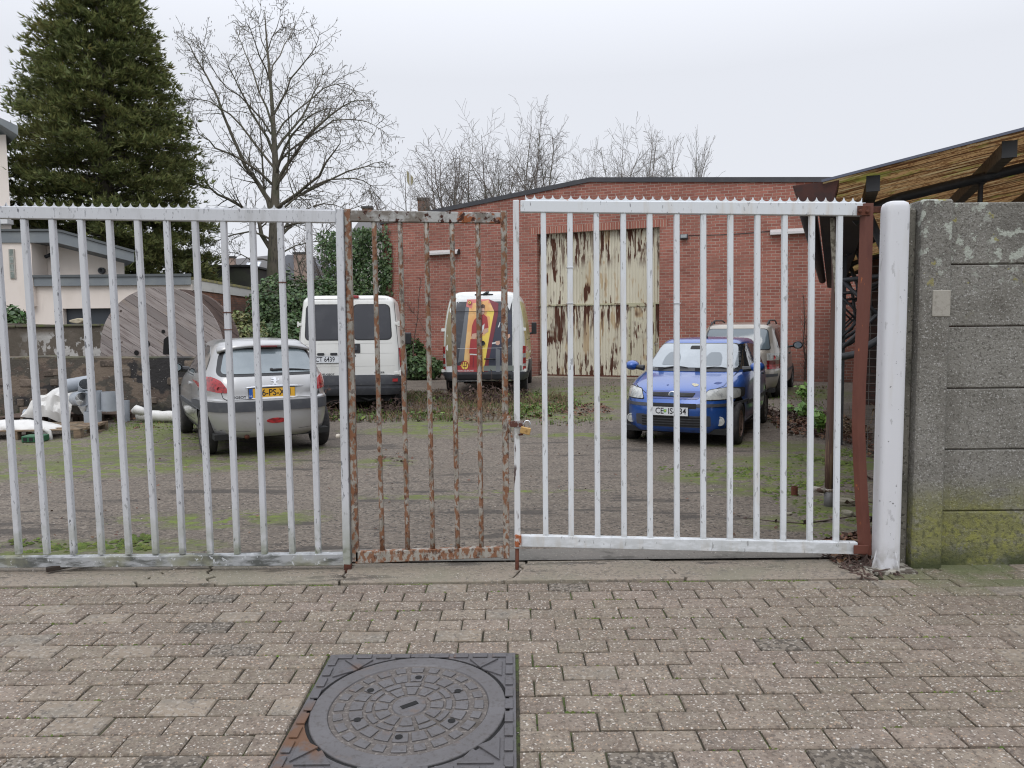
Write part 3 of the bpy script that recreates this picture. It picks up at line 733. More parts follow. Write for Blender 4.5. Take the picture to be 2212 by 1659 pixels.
m_cpost = mat('smooth_concrete', (0.16,0.15,0.125), 0.95, layers=[
    dict(scale=2, lo=.4, hi=.7, col=(0.075,0.075,0.06)), dict(kind='voronoi', scale=60, lo=.3, hi=.2, col=(0.34,0.33,0.31), mscale=30, mlo=.5, mhi=.6),
    dict(scale=40, lo=.55, hi=.65, col=(0.04,0.037,0.03))], bump=[(50,.012)])
YW = YG-.02
cw = empty('concrete_wall', (P(2050, 1215, YW).x, YW, 0), 0, 'pebbled precast concrete panel wall with white lichen and mossy foot', 'wall')
XW = cw.location.x; xa = P(1981, 800, YW-.06).x-XW; xb_ = P(2047, 800, YW-.06).x-XW
zt = P(2050, 437, YW).z
b = MB(); b.box(xa, xb_, -.07, .12, -.05, zt+.012); b.build('pillar', m_cwall, cw, bevel=.012)
b = MB()
b.box(xa-.075, xa-.002, -.005, .13, -.05, zt-.035); b.build('end_flange', m_cpost, cw, bevel=.01)
zs = [P(2100, y, YW).z for y in (1219, 1105, 972, 840, 706, 572, 437)]; zs[0] = -.05
for k in range(6):
    b = MB(); b.box(xb_+.001, 3.2, 0, .05, zs[k]+(.006 if k else 0), zs[k+1]); b.build('panel', m_cwall, cw, bevel=.008)
b = MB(); pa, pb = P(2012,640,YW-.06), P(2051,684,YW-.06)
b.box(pa.x-XW, pb.x-XW-.004, -.078, -.069, pb.z, P(2012,627,YW-.06).z); b.build('repair_patch', mat('pale_mortar', (.34,.32,.28), .9, layers=[dict(scale=30, lo=.5, hi=.7, col=(.24,.22,.19))], bump=[(60,.003)]), cw, bevel=.01)
# moss cushions on the top edge
# ------------------------------------------------------------------ brick building
AY = math.atan(.42)                      # the yard is turned this much against the gates
UX = Vector((cos(AY), -sin(AY), 0)); UY = Vector((sin(AY), cos(AY), 0))
BO = Vector((1.1, 24.46-.42*1.1, 0))
def PF(px, py, dy=0.0):                  # facade coordinates (u, z)
    p = hit(px, py, BO+UY*dy, UY); return (p-BO).dot(UX), p.z
def loc2(p): d = Vector(p)-BO; return Vector((d.dot(UX), d.dot(UY), d.z))
m_brick = mat('red_brick', (0.30,0.085,0.055), 0.9, coord='obj')
def brick_nodes(m, c1, c2, cm, bw=.215, bh=.078, ms=.012, axes=(0, 2), stain=None, vert=False):
    t = m.node_tree; N = t.nodes; L = t.links; bs = [n for n in N if n.type == 'BSDF_PRINCIPLED'][0]
    tcn = N.new('ShaderNodeTexCoord'); sp = N.new('ShaderNodeSeparateXYZ'); cb = N.new('ShaderNodeCombineXYZ')
    L.new(tcn.outputs['Object'], sp.inputs[0]); L.new(sp.outputs[axes[0]], cb.inputs[0]); L.new(sp.outputs[axes[1]], cb.inputs[1])
    bt = N.new('ShaderNodeTexBrick'); bt.inputs['Scale'].default_value = 1.0; bt.inputs['Brick Width'].default_value = bw
    bt.inputs['Row Height'].default_value = bh; bt.inputs['Mortar Size'].default_value = ms*.5; bt.inputs['Mortar Smooth'].default_value = .3
    bt.inputs['Bias'].default_value = -.1
    bt.inputs['Color1'].default_value = c1+(1,); bt.inputs['Color2'].default_value = c2+(1,); bt.inputs['Mortar'].default_value = cm+(1,)
    L.new(cb.outputs[0], bt.inputs['Vector'])
    n1 = N.new('ShaderNodeTexNoise'); n1.inputs['Scale'].default_value = .7; n1.inputs['Detail'].default_value = 5; L.new(tcn.outputs['Object'], n1.inputs['Vector'])
    r = N.new('ShaderNodeMapRange'); r.inputs[1].default_value = .35; r.inputs[2].default_value = .7; r.inputs[3].default_value = .78; r.inputs[4].default_value = 1.15
    L.new(n1.outputs['Fac'], r.inputs[0])
    hs = N.new('ShaderNodeHueSaturation'); L.new(bt.outputs['Color'], hs.inputs['Color']); L.new(r.outputs[0], hs.inputs['Value'])
    fin = hs.outputs[0]
    if stain:
        n2 = N.new('ShaderNodeTexNoise'); n2.inputs['Scale'].default_value = 1.6; n2.inputs['Detail'].default_value = 6; L.new(tcn.outputs['Object'], n2.inputs['Vector'])
        r2 = N.new('ShaderNodeMapRange'); r2.inputs[1].default_value = stain[1]; r2.inputs[2].default_value = stain[2]; L.new(n2.outputs['Fac'], r2.inputs[0])
        mm = N.new('ShaderNodeMix'); mm.data_type = 'RGBA'; L.new(r2.outputs[0], mm.inputs[0]); L.new(fin, mm.inputs[6]); mm.inputs[7].default_value = tuple(stain[0])+(1,); fin = mm.outputs[2]
        if len(stain) > 3:       # damp dirt at the foot of the wall
            r3 = N.new('ShaderNodeMapRange'); r3.inputs[1].default_value = stain[3]; r3.inputs[2].default_value = 0.0; L.new(sp.outputs[2], r3.inputs[0])
            m2 = N.new('ShaderNodeMath'); m2.operation = 'MULTIPLY'; L.new(r3.outputs[0], m2.inputs[0]); L.new(n2.outputs['Fac'], m2.inputs[1])
            mx2 = N.new('ShaderNodeMix'); mx2.data_type = 'RGBA'; L.new(m2.outputs[0], mx2.inputs[0]); L.new(fin, mx2.inputs[6]); mx2.inputs[7].default_value = (.05,.045,.035,1); fin = mx2.outputs[2]
    L.new(fin, bs.inputs['Base Color'])
    bn = N.new('ShaderNodeBump'); bn.inputs['Distance'].default_value = .008; bn.invert = True
    L.new(bt.outputs['Fac'], bn.inputs['Height']); L.new(bn.outputs[0], bs.inputs['Normal'])
brick_nodes(m_brick, (0.355,0.138,0.102), (0.245,0.086,0.064), (0.43,0.335,0.28), bw=.235, bh=.083, ms=.016, stain=((.25,.115,.085), .52, .85, .9))
m_soldier = mat('soldier_course_brick', (0.3,.1,.07), .9, coord='obj')
brick_nodes(m_soldier, (0.375,0.14,0.10), (0.25,0.085,0.06), (0.52,0.40,0.32), ms=.018, bw=.08, bh=.6)
bb = empty('brick_building', tuple(BO), -AY, 'long red brick workshop with a shallow gable and tall rust stained door', 'building')
uL = PF(832, 800)[0]; uR = loc2((8.9, 20.7, 0)).x+.8
uD0, zD = PF(1160, 508, .0); uD1, zD2 = PF(1425, 488, .0); zD = (zD+zD2)/2
uP, zP = PF(1275, 386); _, zr = PF(1795, 386); _, zl = PF(935, 456); ul = PF(935, 456)[0]
slL = (zP-zl)/(uP-ul); slR = (zP-zr)/(PF(1795,386)[0]-uP)
zL_ = zP-(uP-uL)*slL; zR_ = zP-(uR-uP)*slR
def ztop(u): return zP-(uP-u)*slL if u < uP else zP-(u-uP)*slR
b = MB()
b.prism([(uL,-.1),(uD0,-.1),(uD0,ztop(uD0)),(uL,zL_)], 0, .3)
b.prism([(uD1,-.1),(uR,-.1),(uR,zR_),(uD1,ztop(uD1))], 0, .3)
b.prism([(uD0,zD),(uD1,zD),(uD1,ztop(uD1)),(uP,zP),(uD0,ztop(uD0))] if uD0 < uP < uD1 else [(uD0,zD),(uD1,zD),(uD1,ztop(uD1)),(uD0,ztop(uD0))], 0, .3)
b.box(uL, uL+.3, .3, 16, -.1, zL_); b.box(uR-.3, uR, .3, 16, -.1, zR_)
b.build('wall', m_brick, bb)
b = MB(); b.box(uD0-.25, uD1+.25, -.004, .02, zD, zD+.21); b.build('lintel', m_soldier, bb)
b = MB(); b.prism([(uL-.06,zL_-.1),(uP,zP-.1),(uR+.06,zR_-.1),(uR+.06,zR_+.035),(uP,zP+.035),(uL-.06,zL_+.035)], -.05, 16.2)
b.build('roof', mat('dark_roof_edge', (0.042,0.043,0.05), .6, layers=[dict(scale=2, lo=.4, hi=.7, col=(.06,.06,.065))]), bb)
b = MB(); b.box(uD0-.05, uD1+.05, -.45, .5, -.05, .035); b.build('door_sill', m_conc, bb, bevel=.01)
# corrugated doors
CR = (0.60,0.565,0.45)
def doorlay(seed, bias=0.0):
    return [
    dict(scale=(1.1,1,.45), lo=.42, hi=.7, col=(0.50,0.465,0.36), off=seed, amt=.8),
    dict(scale=(26,2,.6), lo=.60, hi=.80, col=(0.34,0.32,0.22), off=seed+1, amt=.4),
    dict(scale=(6,5,.8), lo=.545-bias, hi=.57-bias, col=(0.42,0.29,0.15), off=seed+3, mscale=(.8,1,.9), mlo=.46, mhi=.54, amt=.7, rough=.9, detail=3),
    dict(scale=(6,5,.8), lo=.565-bias, hi=.58-bias, col=(0.085,0.032,0.018), off=seed+3, mscale=(.8,1,.9), mlo=.46, mhi=.54, rough=.95, detail=3),
    dict(scale=(16,6,1.6), lo=.665-bias, hi=.675-bias, col=(0.10,0.04,0.022), off=seed+6, rough=.95, detail=2)]
def corrugated(u0, u1, z0, z1, y, name, m, parent, pitch=.093, depth=.022):
    n = max(2, round((u1-u0)/pitch)); p = (u1-u0)/n; pts = []
    for i in range(n):
        a = u0+i*p; pts += [(a, y), (a+p*.38, y), (a+p*.50, y-depth), (a+p*.88, y-depth)]
    pts.append((u1, y)); k = len(pts)
    vs = [(x, yy, z0) for x, yy in pts]+[(x, yy, z1) for x, yy in pts]
    b = MB(); b.add(vs, [(i, i+1, k+i+1, k+i) for i in range(k-1)])
    return b.build(name, m, parent, fix=False)
zM = PF(1290, 658, .2)[1]
m_dr1 = mat('rusting_cream_sheet_upper', CR, .6, coord='obj', layers=doorlay(2.3, .0)+[dict(scale=(9,6,.9), lo=.50, hi=.53, col=(0.085,0.034,0.02), axis=2, a0=zD-1.25, a1=zD-.75, off=71.0, rough=.95, mscale=(1,1,.01), mlo=.35, mhi=.5)])
m_dr2 = mat('rusting_cream_sheet_lower', CR, .6, coord='obj', layers=doorlay(17.7, .0)+[dict(scale=(9,6,.7), lo=.51, hi=.54, col=(0.085,0.034,0.02), axis=2, a0=zM-1.3, a1=zM-.3, off=83.0, rough=.95), dict(scale=(8,6,1.5), lo=.52, hi=.55, col=(0.085,0.034,0.02), axis=2, a0=.9, a1=.3, off=91.0, rough=.95)])
dl = empty('sliding_door', (0,0,0), 0); dl.parent = bb
uW0, zW0 = PF(1362, 655, .2); uW1 = PF(1413, 655, .2)[0]
corrugated(uD0, uD1, zM+.03, zD, .22, 'upper_sheet', m_dr1, dl)
corrugated(uD0, uW0-.04, .05, zM-.02, .22, 'lower_sheet', m_dr2, dl)
corrugated(uW1+.04, uD1, .05, zM-.02, .22, 'lower_sheet', m_dr2, dl)
corrugated(uW0, uW1, .08, zM-.10, .205, 'wicket_door', mat('rusting_wicket_sheet', (0.57,0.54,0.42), .6, coord='obj', layers=doorlay(31.0, .07)), dl)
b = MB(); b.box(uD0, uD1, .17, .21, zM-.02, zM+.03); b.box(uW0-.05, uW0, .17, .215, .05, zM-.02); b.box(uW1, uW1+.05, .17, .215, .05, zM-.02); b.box(uW0, uW1, .17, .21, zM-.085, zM-.02)
b.build('door_frame', mat('pale_door_frame', (0.42,0.40,0.27), .7, coord='obj', layers=[dict(scale=6, lo=.5, hi=.62, col=(.10,.045,.025))]), dl)
b = MB(); b.box(uD0, uD1, .15, .26, .035, .075); b.build('bottom_channel', m_rust, dl)
b = MB(); b.tube([(uW1+.02,.16,1.02),(uW1+.14,.15,1.06)], .012, 6); b.build('handle', m_chrome, dl)
b = MB(); b.box(uD0, uD1, .24, .27, .0, zD+.05); b.build('door_backing', m_under, dl)
# strip lights, flood lamp and its wire (each thing of its own)
def strip(px0, py0, px1, py1, label):
    u0, z0 = PF(px0, py0, -.1); u1, z1 = PF(px1, py1, -.1)
    if u1 < u0: u0, u1, z0, z1 = u1, u0, z1, z0
    p = BO+UX*u0-UY*.08; t = empty('strip_light', (p.x, p.y, (z0+z1)/2), -AY, label, 'lamp', 'strip lights on the brick wall')
    L_ = u1-u0
    b = MB(); b.prism([(-.02,.05),(-.11,-.03),(-.11,-.095),(.06,-.095),(.06,.05)][::-1], .01, L_-.01, 'x'); b.build('lamp_body', mat('galvanised_lamp', (.60,.58,.57), .35, metal=.4) if 'galvanised_lamp' not in MATS else MATS['galvanised_lamp'], t)
    b = MB(); b.prism([(-.03,.056),(-.116,-.03),(-.116,-.100),(.07,-.100),(.07,.056)][::-1], -.0, .012, 'x'); b.build('end_cap', m_black, t)
    b = MB(); b.prism([(-.03,.056),(-.116,-.03),(-.116,-.100),(.07,-.100),(.07,.056)][::-1], L_-.012, L_, 'x'); b.build('end_cap', m_black, t)
    return t
strip(925, 544, 991, 543, 'grey strip light on the brick wall left of the tall door, above the vans')
strip(1663, 501, 1768, 494, 'grey strip light on the brick wall right of the tall door')
u0, z0 = PF(1478, 512, -.05); p = BO+UX*u0-UY*.10
fl = empty('flood_lamp', (p.x, p.y, z0), -AY, 'small dark square flood lamp wired to the brick wall', 'lamp')
b = MB(); b.box(-.11,.11,-.05,.05,-.07,.07, Matrix.Rotation(-.3,4,'X')); b.build('lamp_body', m_bump, fl, bevel=.01)
b = MB(); b.box(-.085,.085,-.056,-.051,-.05,.05, Matrix.Rotation(-.3,4,'X')); b.build('lamp_glass', mat('flood_glass', (.10,.12,.13), .1), fl)
pts = []
for i in range(13):
    px = 1487+(1663-1487)*i/12; py = 508+(499-508)*i/12+2.5*sin(pi*i/12); u, z = PF(px, py, -.02); p = BO+UX*u-UY*.015; pts.append((p.x, p.y, z))
b = MB(); b.tube(pts, .009, 5); tag(b.build('cable', m_black), 'thin dark cable sagging between flood lamp and strip light on the brick wall', 'cable')

# ------------------------------------------------------------------ open shed along the right side
SO = Vector((2.735, 6.55, 0))            # foot of the front eave corner
def SH(u, v, z=0.0): p = SO+UX*u+UY*v; return Vector((p.x, p.y, z))
sh = empty('shed', tuple(SO), -AY, 'open lean-to shed with mossy corrugated roof on curved steel trusses', 'shed')
LEN = 15.2; WID = 6.0
_vo = SO-UY*.42; _a = hit(1800, 381, _vo, UY); _b = hit(2212, 274, _vo, UY)      # verge of the roof at both ends
SL = (_b.z-_a.z)/((_b-_a).dot(UX)); ZE = _a.z-SL*((_a-SO).dot(UX))-.045
m_corr = mat('mossy_corrugated_sheet', (0.42,0.26,0.12), .85, coord='obj', sheer=.40, layers=[
    dict(scale=(1.0,30,1), lo=.45, hi=.56, col=(0.075,0.035,0.016)),
    dict(scale=(26,26,10), lo=.48, hi=.60, col=(0.13,0.055,0.02), amt=.75),
    dict(scale=(1.5,24,3), lo=.56, hi=.66, col=(0.50,0.40,0.22), amt=.8),
    dict(scale=(2,2,2), lo=.56, hi=.68, col=(0.22,0.25,0.05), amt=.7)], bump=[((10,60,10), .012)])
b = MB(); nu = 24; pitch = .076; nv = int(LEN/pitch*6); vs = []; fs = []
for j in range(nv+1):
    v = -.42+LEN*j/nv; w = .013*sin(2*pi*(v/pitch))
    for i in (0, 1):
        u = -.07+(WID+.07)*i; vs.append((u, v, ZE+SL*u+w+.02))
for j in range(nv): a = j*2; fs.append((a, a+1, a+3, a+2))
b.add(vs, fs); b.build('roof_sheet', m_corr, sh, smooth=True, fix=False)
b = MB(); a0 = Vector((-.08,-.425,ZE-.02+.035)); a1 = Vector((WID,-.425,ZE+SL*WID+.03)); b.bar(a0, a1, .02, .020, up=(0,0,1)); b.build('verge_flashing', mat('blue_grey_flashing', (.09,.10,.14), .5), sh)
# purlins run along the shed
for u in (.30, 1.22, 2.15, 3.1, 4.1, 5.2):
    b = MB(); z = ZE+SL*u-.058; b.box(u-.045, u+.045, -.28, LEN-.6, z-.07, z+.045, None); b.build('purlin', m_timber, sh, bevel=.004)
    b = MB(); b.box(u-.05, u+.05, -.30, -.283, z-.075, z+.05); b.build('purlin_end', m_black, sh)
# fascia board under the eave, rotten downpipe, gutter hopper
m_eave = mat('dark_stained_boards', (0.045,0.034,0.032), .8, coord='obj', layers=[dict(scale=(4,2,8), lo=.45, hi=.7, col=(.075,.05,.042))])
b = MB(); b.box(-.10, -.07, -.02, LEN-.5, ZE-.20, ZE+.0); b.build('eave_board', m_eave, sh)
b = MB(); b.box(-.07, .28, .02, LEN-.5, ZE-.215, ZE-.195); b.build('eave_soffit', m_eave, sh)
hopper = MB(); hz = ZE
hp_prof = [(-.30,-.40,hz+.0),(.05,-.40,hz+.02),(.05,.05,hz+.02),(-.30,.05,hz+.0),(-.22,-.32,hz-.21),(.0,-.32,hz-.21),(.0,-.02,hz-.21),(-.22,-.02,hz-.21)]
hopper.add(hp_prof, [(0,1,5,4),(1,2,6,5),(2,3,7,6),(3,0,4,7),(4,5,6,7)])
hopper.build('gutter_hopper', mat('red_brown_gutter', (0.105,0.045,0.038), .5, coord='obj', layers=[dict(scale=6, lo=.4, hi=.7, col=(.06,.04,.04))]), sh, bevel=.006)
gp = MB(); n = 10; L2 = LEN-.8; pr = [(-.22+.085*cos(pi+pi*i/n)-.0, ZE-.02+.085*sin(pi+pi*i/n)) for i in range(n+1)]
gp.add([(x, 0, z) for x, z in pr]+[(x, L2, z) for x, z in pr], [(i, i+1, n+1+i+1, n+1+i) for i in range(n)])
gp.build('gutter', m_eave, sh, smooth=True, fix=False)
m_pipe = mat('flaking_pipe', (0.10,0.055,0.042), .8, coord='obj', layers=[dict(scale=(30,30,2), lo=.5, hi=.58, col=(.22,.15,.09), axis=2, a0=.9, a1=.6, amt=.8), dict(scale=(20,20,3), lo=.5, hi=.7, col=(.055,.04,.038))])
def shl(px, py, Y): d = P(px, py, Y)-SO; return Vector((d.dot(UX), d.dot(UY), d.z))
ypipe = SO.y+.12
pts = [shl(px, py, ypipe) for px, py in ((1800,433),(1803,520),(1806,600),(1803,700),(1799,800),(1795,900),(1791,985),(1791,1062))]
b = MB(); b.tube(pts, [.030,.033,.035,.036,.037,.038,.036,.037], 10); b.build('downpipe', m_pipe, sh, smooth=True)
b = MB(); b.tube([shl(1791,1060,ypipe), shl(1790,1104,ypipe)], .045, 12); b.build('pipe_socket', mat('grey_pipe_socket', (.13,.125,.125), .5), sh, smooth=True)
b = MB(); b.tube([shl(1754,1056,ypipe), shl(1786,1060,ypipe)], .026, 8); b.lathe([(.047,-.012),(.047,.012)], 12, Matrix.Translation(shl(1791,1058,ypipe))); b.build('pipe_branch', mat('chipped_white_pipe', (.33,.30,.26), .7, coord='obj', layers=[dict(scale=14, lo=.45, hi=.55, col=(.10,.06,.045))]), sh, smooth=True)
pts = [shl(px, py, ypipe-.03) for px, py in ((1797,447),(1800,520),(1803,585),(1806,660))]
b = MB(); b.tube(pts, [.018,.022,.014,.004], 7); b.build('peeled_strip', mat('pale_torn_strip', (.36,.33,.26), .9, coord='obj', layers=[dict(scale=30, lo=.45, hi=.6, col=(.15,.13,.10))]), sh, smooth=True)
# trusses of bent tube across the shed
m_truss = mat('black_painted_steel', (0.028,0.030,0.035), .55, coord='obj', layers=[dict(scale=8, lo=.5, hi=.7, col=(.055,.055,.06))])
def truss(v, parent):
    b = MB(); zt_ = lambda u: ZE-.14+SL*u
    top = [(.18,v,zt_(.18)-.12),(.35,v,zt_(.35)-.03)]+[(u,v,zt_(u)) for u in (.55,1.2,2.2,3.2,4.6,5.8)]
    b.tube(top, .042, 8)
    bot = [(1.0,v,zt_(1.0)-.42),(1.6,v,zt_(1.6)-.36),(2.15,v,zt_(2.15)-.27),(2.42,v,zt_(2.42)-.17),(2.52,v,zt_(2.52)-.03)]
    b.tube([(0.30,v,zt_(.30)-.08),(.42,v,zt_(.42)-.40),(.50,v,zt_(.5)-1.02),(.42,v,zt_(.5)-1.22),(.22,v,zt_(.5)-1.36),(.05,v,zt_(.5)-1.40)], .034, 8)
    b.tube(bot, .028, 8); b.tube([(.47,v,zt_(.5)-.62),(1.0,v,zt_(1.0)-.42)], .028, 8)
    for (ua, ub) in ((1.15,1.15),(1.7,1.7)):
        b.tube([(ua,v,zt_(ua)),(ub,v,zt_(ub)-.38)], .020, 6)
    b.tube([(.48,v,zt_(.5)-.66),(.05,v,zt_(.5)-.70)], .022, 6); b.tube([(.10,v,zt_(.5)-.70),(.44,v,zt_(.5)-1.05)], .018, 6); b.tube([(.10,v,zt_(.5)-1.32),(.44,v,zt_(.5)-.95)], .018, 6)
    return b.build('truss', m_truss, parent, smooth=True)
for v in (.42, 3.9, 7.4, 10.9): truss(v, sh)
for v in (3.9, 7.4, 10.9, 13.9):
    b = MB(); b.box(.10, .19, v+.01, v+.10, -.02, ZE-.24); b.build('post', m_truss, sh)
# rear and side walls of the shed: dark brick, with wire mesh in front
m_dkbrick = mat('dark_shed_brick', (.1,.06,.05), .95, coord='obj')
brick_nodes(m_dkbrick, (0.115,0.055,0.045), (0.065,0.040,0.036), (0.085,0.075,0.068), stain=((.03,.027,.025), .45, .7))
b = MB(); b.prism([(.5,-.02),(WID,-.02),(WID,ZE+SL*WID-.01),(.5,ZE+SL*.5-.01)], 9.4, 9.6); b.box(WID-.2, WID, -.3, 9.4, -.02, ZE+SL*(WID-.2)-.01); b.build('rear_wall', m_dkbrick, sh)
m_wire = mat('rusty_wire', (0.16,0.145,0.135), .7)
b = MB()
v = 3.0; 
for k in range(34): u = .35+k*.10; b.bar((u,v,.05),(u,v,2.35), .007)
for k in range(23): z = .1+k*.10; b.bar((.35,v,z),(3.7,v,z), .007)
b.build('wire_mesh', m_wire, sh, fix=False)
b = MB(); b.box(.62, .98, 4.0, 4.35, -.02, 2.1); b.build('brick_pier', m_dkbrick, sh)
b = MB()
for k in range(9): b.bar((.60+k*.045,3.9,1.55),(.60+k*.045,3.9,2.15), .006)
for k in range(14): b.bar((.58,3.9,1.55+k*.045),(1.0,3.9,1.55+k*.045), .006)
b.build('wire_basket', m_chrome, sh, fix=False)

# ------------------------------------------------------------------ garden walls
m_gwall = mat('old_flaking_wall', (0.075,0.066,0.054), .95, layers=[
    dict(scale=(1.4,1.4,2.4), lo=.50, hi=.56, col=(0.16,0.125,0.095), off=1.0),
    dict(scale=(2.6,2.6,6), lo=.56, hi=.60, col=(0.10,0.075,0.06)),
    dict(scale=(.9,.9,1.4), lo=.52, hi=.56, col=(0.028,0.026,0.026)),
    dict(scale=30, lo=.66, hi=.70, col=(0.40,0.38,0.34)),
    dict(scale=(2,2,2), lo=.4, hi=.62, col=(0.085,0.095,0.025), axis=2, a0=1.06, a1=1.2),
    dict(scale=(2,2,2), lo=.4, hi=.62, col=(0.045,0.055,0.02), axis=2, a0=.3, a1=.0)], bump=[(6,.03),(26,.012)])
WA, WB = Vector((-10.6,14.35,0)), Vector((-4.9,13.9,0)); wd = (WB-WA); wl = wd.length
gw = empty('garden_wall', tuple(WA), atan2(wd.y, wd.x), 'low dark garden wall with flaking render and exposed stone', 'wall')
b = MB(); n = 60
zt_ = lambda x: 1.17+.035*noise.noise(Vector((x*1.4, 1, 0)))+(-.06*x/wl)
vs = []; 
for i in range(n+1):
    x = wl*i/n; vs += [(x,0,-.1),(x,.02*noise.noise(Vector((x*2,4,0))),zt_(x)-.02),(x,.25,zt_(x)),(x,.25,-.1)]
fs = []
for i in range(n):
    a = i*4
    for j in range(4): fs.append((a+j, a+4+j, a+4+(j+1) % 4, a+(j+1) % 4))
fs += [(0,1,2,3),(n*4+3,n*4+2,n*4+1,n*4)]
b.add(vs, fs); b.build('wall_body', m_gwall, gw)
b = MB(); rs = random.Random(4)
for k in range(30):
    x = rs.uniform(.2, wl-.3); z = rs.choice((.12,.3,.48,.66,.84,1.0))+rs.uniform(-.02,.02); w = rs.uniform(.12,.34); h = rs.uniform(.09,.16)
    if rs.random() < .55 or z < .6: b.box(x, x+w, -.018-rs.random()*.012, .05, z-h/2, z+h/2)
b.build('facing_stone', mat('tan_facing_stone', (0.115,0.092,0.072), .95, rand=.5, layers=[dict(scale=6, lo=.4, hi=.65, col=(.09,.07,.055)), dict(scale=30, lo=.5, hi=.7, col=(.26,.20,.16), amt=.5)], bump=[(14,.02)]), gw, bevel=.015).__setitem__('kind', 'stuff')
uw = empty('upper_wall', (0,0,0), 0, 'grey block wall with peeling white paint behind the low garden wall', 'wall')
b = MB(); c = [P(-60,695,16.6), P(20,699,16.6), P(150,702,16.6), P(300,706,16.6)]
vs = []
for q in c: vs += [(q.x,16.6,0),(q.x,16.6,q.z),(q.x,16.8,q.z),(q.x,16.8,0)]
fs = []
for i in range(3):
    a = i*4
    for j in range(4): fs.append((a+j, a+4+j, a+4+(j+1) % 4, a+(j+1) % 4))
fs += [(0,1,2,3),(15,14,13,12)]
b.add(vs, fs); b.build('wall_body', mat('peeling_wall', (0.125,0.105,0.085), .95, layers=[
    dict(scale=(2.2,2,1.1), lo=.42, hi=.6, col=(0.095,0.08,0.062)),
    dict(scale=(5,5,3.0), lo=.47, hi=.51, col=(0.44,0.43,0.41), spots=[(P(170,735,16.6).x,16.7,1.35,2.0)], axis=2, a0=1.62, a1=1.50)], bump=[(9,.02)]), uw)
b = MB()
for k in range(9):
    x0_ = c[0].x+.05+k*.92; 
    if x0_+.9 < c[3].x: b.box(x0_, x0_+.9, 16.55, 16.85, 1.72+.006*k-.02, 1.755+.004*k)
b.build('coping', mat('damp_coping', (.10,.09,.07), .95, layers=[dict(scale=4, lo=.45, hi=.65, col=(.10,.115,.04))]), uw, bevel=.01)

# ------------------------------------------------------------------ big wooden cable drum
DC = P(352, 765, 15.4); RD = 1.24
DA = 0.0
dr = empty('cable_drum', (DC.x, DC.y, 0), -DA, 'huge weathered wooden cable drum standing behind the garden wall', 'cable drum')
m_plank = mat('grey_weathered_planks', (0.30,0.265,0.25), .9, rand=.28, coord='obj', layers=[
    dict(scale=(2,2,26), lo=.42, hi=.7, col=(0.19,0.155,0.145)), dict(scale=(1,1,7), lo=.55, hi=.75, col=(0.33,0.26,0.19), amt=.6), dict(scale=9, lo=.66, hi=.72, col=(.05,.035,.03))], bump=[((3,3,40), .004)])
m_plank2 = mat('brown_weathered_planks', (0.15,0.11,0.095), .9, rand=.3, coord='obj', layers=[dict(scale=(2,2,26), lo=.42, hi=.7, col=(0.062,0.046,0.042))])
def disc(y0, y1, ang, m, name, R=RD, holes=True):
    b = MB(); w = .168; k = int(2*R/w)+1
    for i in range(k):
        a = -R+i*w+.004; c2 = min(R, a+w-.008)
        if c2 <= a: continue
        p = []
        for s_ in range(7):
            z = a+(c2-a)*s_/6; h = sqrt(max(0, R*R-z*z)); p.append((h, z))
        b.prism(p+[(-x, z) for x, z in reversed(p)], y0+.003*(i % 2), y1)
    o = b.build(name, m, dr, loc=(0,0,RD)); o.rotation_euler = (0, ang, 0); return o
disc(-.04, 0, radians(34), m_plank, 'front_flange')
disc(.005, .045, radians(-56), m_plank2, 'inner_layer', RD*.995)
disc(.92, .965, radians(-50), m_plank2, 'rear_flange'); disc(.875,.915, radians(40), m_plank2, 'inner_layer', RD*.995)
b = MB(); b.lathe([(.62,.04),(.62,.92)], 40, Matrix.Translation((0,0,RD)) @ Matrix.Rotation(-pi/2,4,'X')); b.build('core', m_plank2, dr, smooth=True)
for (px, py, r_) in ((315,743,.062),(294,762,.04),(352,716,.03)):
    q = P(px, py, DC.y-.06); b = MB(); b.lathe([(0.0001,0),(r_*1.25,0)], 20, Matrix.Translation(((q.x-DC.x)/cos(DA), -.046, q.z)) @ Matrix.Rotation(pi/2,4,'X'), cap=False); b.build('hole', m_hole, dr, fix=False)
q = P(361, 744, DC.y-.06); b = MB(); xq = (q.x-DC.x)/cos(DA); b.prism([(xq-.10,q.z-.2),(xq+.07,q.z-.2),(xq+.11,q.z+.13),(xq+.0,q.z+.16),(xq-.07,q.z+.10)], -.047, -.045); b.build('broken_slot', m_hole, dr)

# ------------------------------------------------------------------ white rendered house on the left
YH = 21.0
hs = empty('white_house', (0,0,0), 0, 'cream rendered house with grey roof edges, glass blocks and flat garage', 'house')
def HP(px, py, Y=YH): return P(px, py, Y)
# garage wing: front wall, fascia
x0_ = HP(20,600).x; x1_ = HP(414,600).x; zf1 = HP(240,599).z; zf0 = HP(240,617).z
xg0 = HP(137,690).x; xg1 = HP(300,690).x; zg = HP(200,666).z
b = MB(); b.box(HP(-160,600).x, xg0, YH, YH+.3, 0, zf0+.02); b.box(xg1, x1_-.02, YH, YH+.3, 0, zf0+.02); b.box(xg0, xg1, YH, YH+.3, zg, zf0+.02)
b.build('garage_wall', m_stucco, hs)
b = MB(); b.box(HP(68,600).x, x1_+.03, YH-.12, YH+6, zf0+.0, zf1+.0); b.build('garage_fascia', m_fascia, hs)
b = MB(); b.box(HP(66,600).x, x1_+.06, YH-.16, YH+6.02, zf1+.003, zf1+.07); b.build('garage_roof_trim', mat('dark_grey_trim', (.09,.10,.105), .6), hs)
b = MB(); b.box(xg0, xg1, YH+.16, YH+.2, 0, zg); b.build('garage_door', mat('dark_garage_door', (.035,.042,.052), .5), hs)
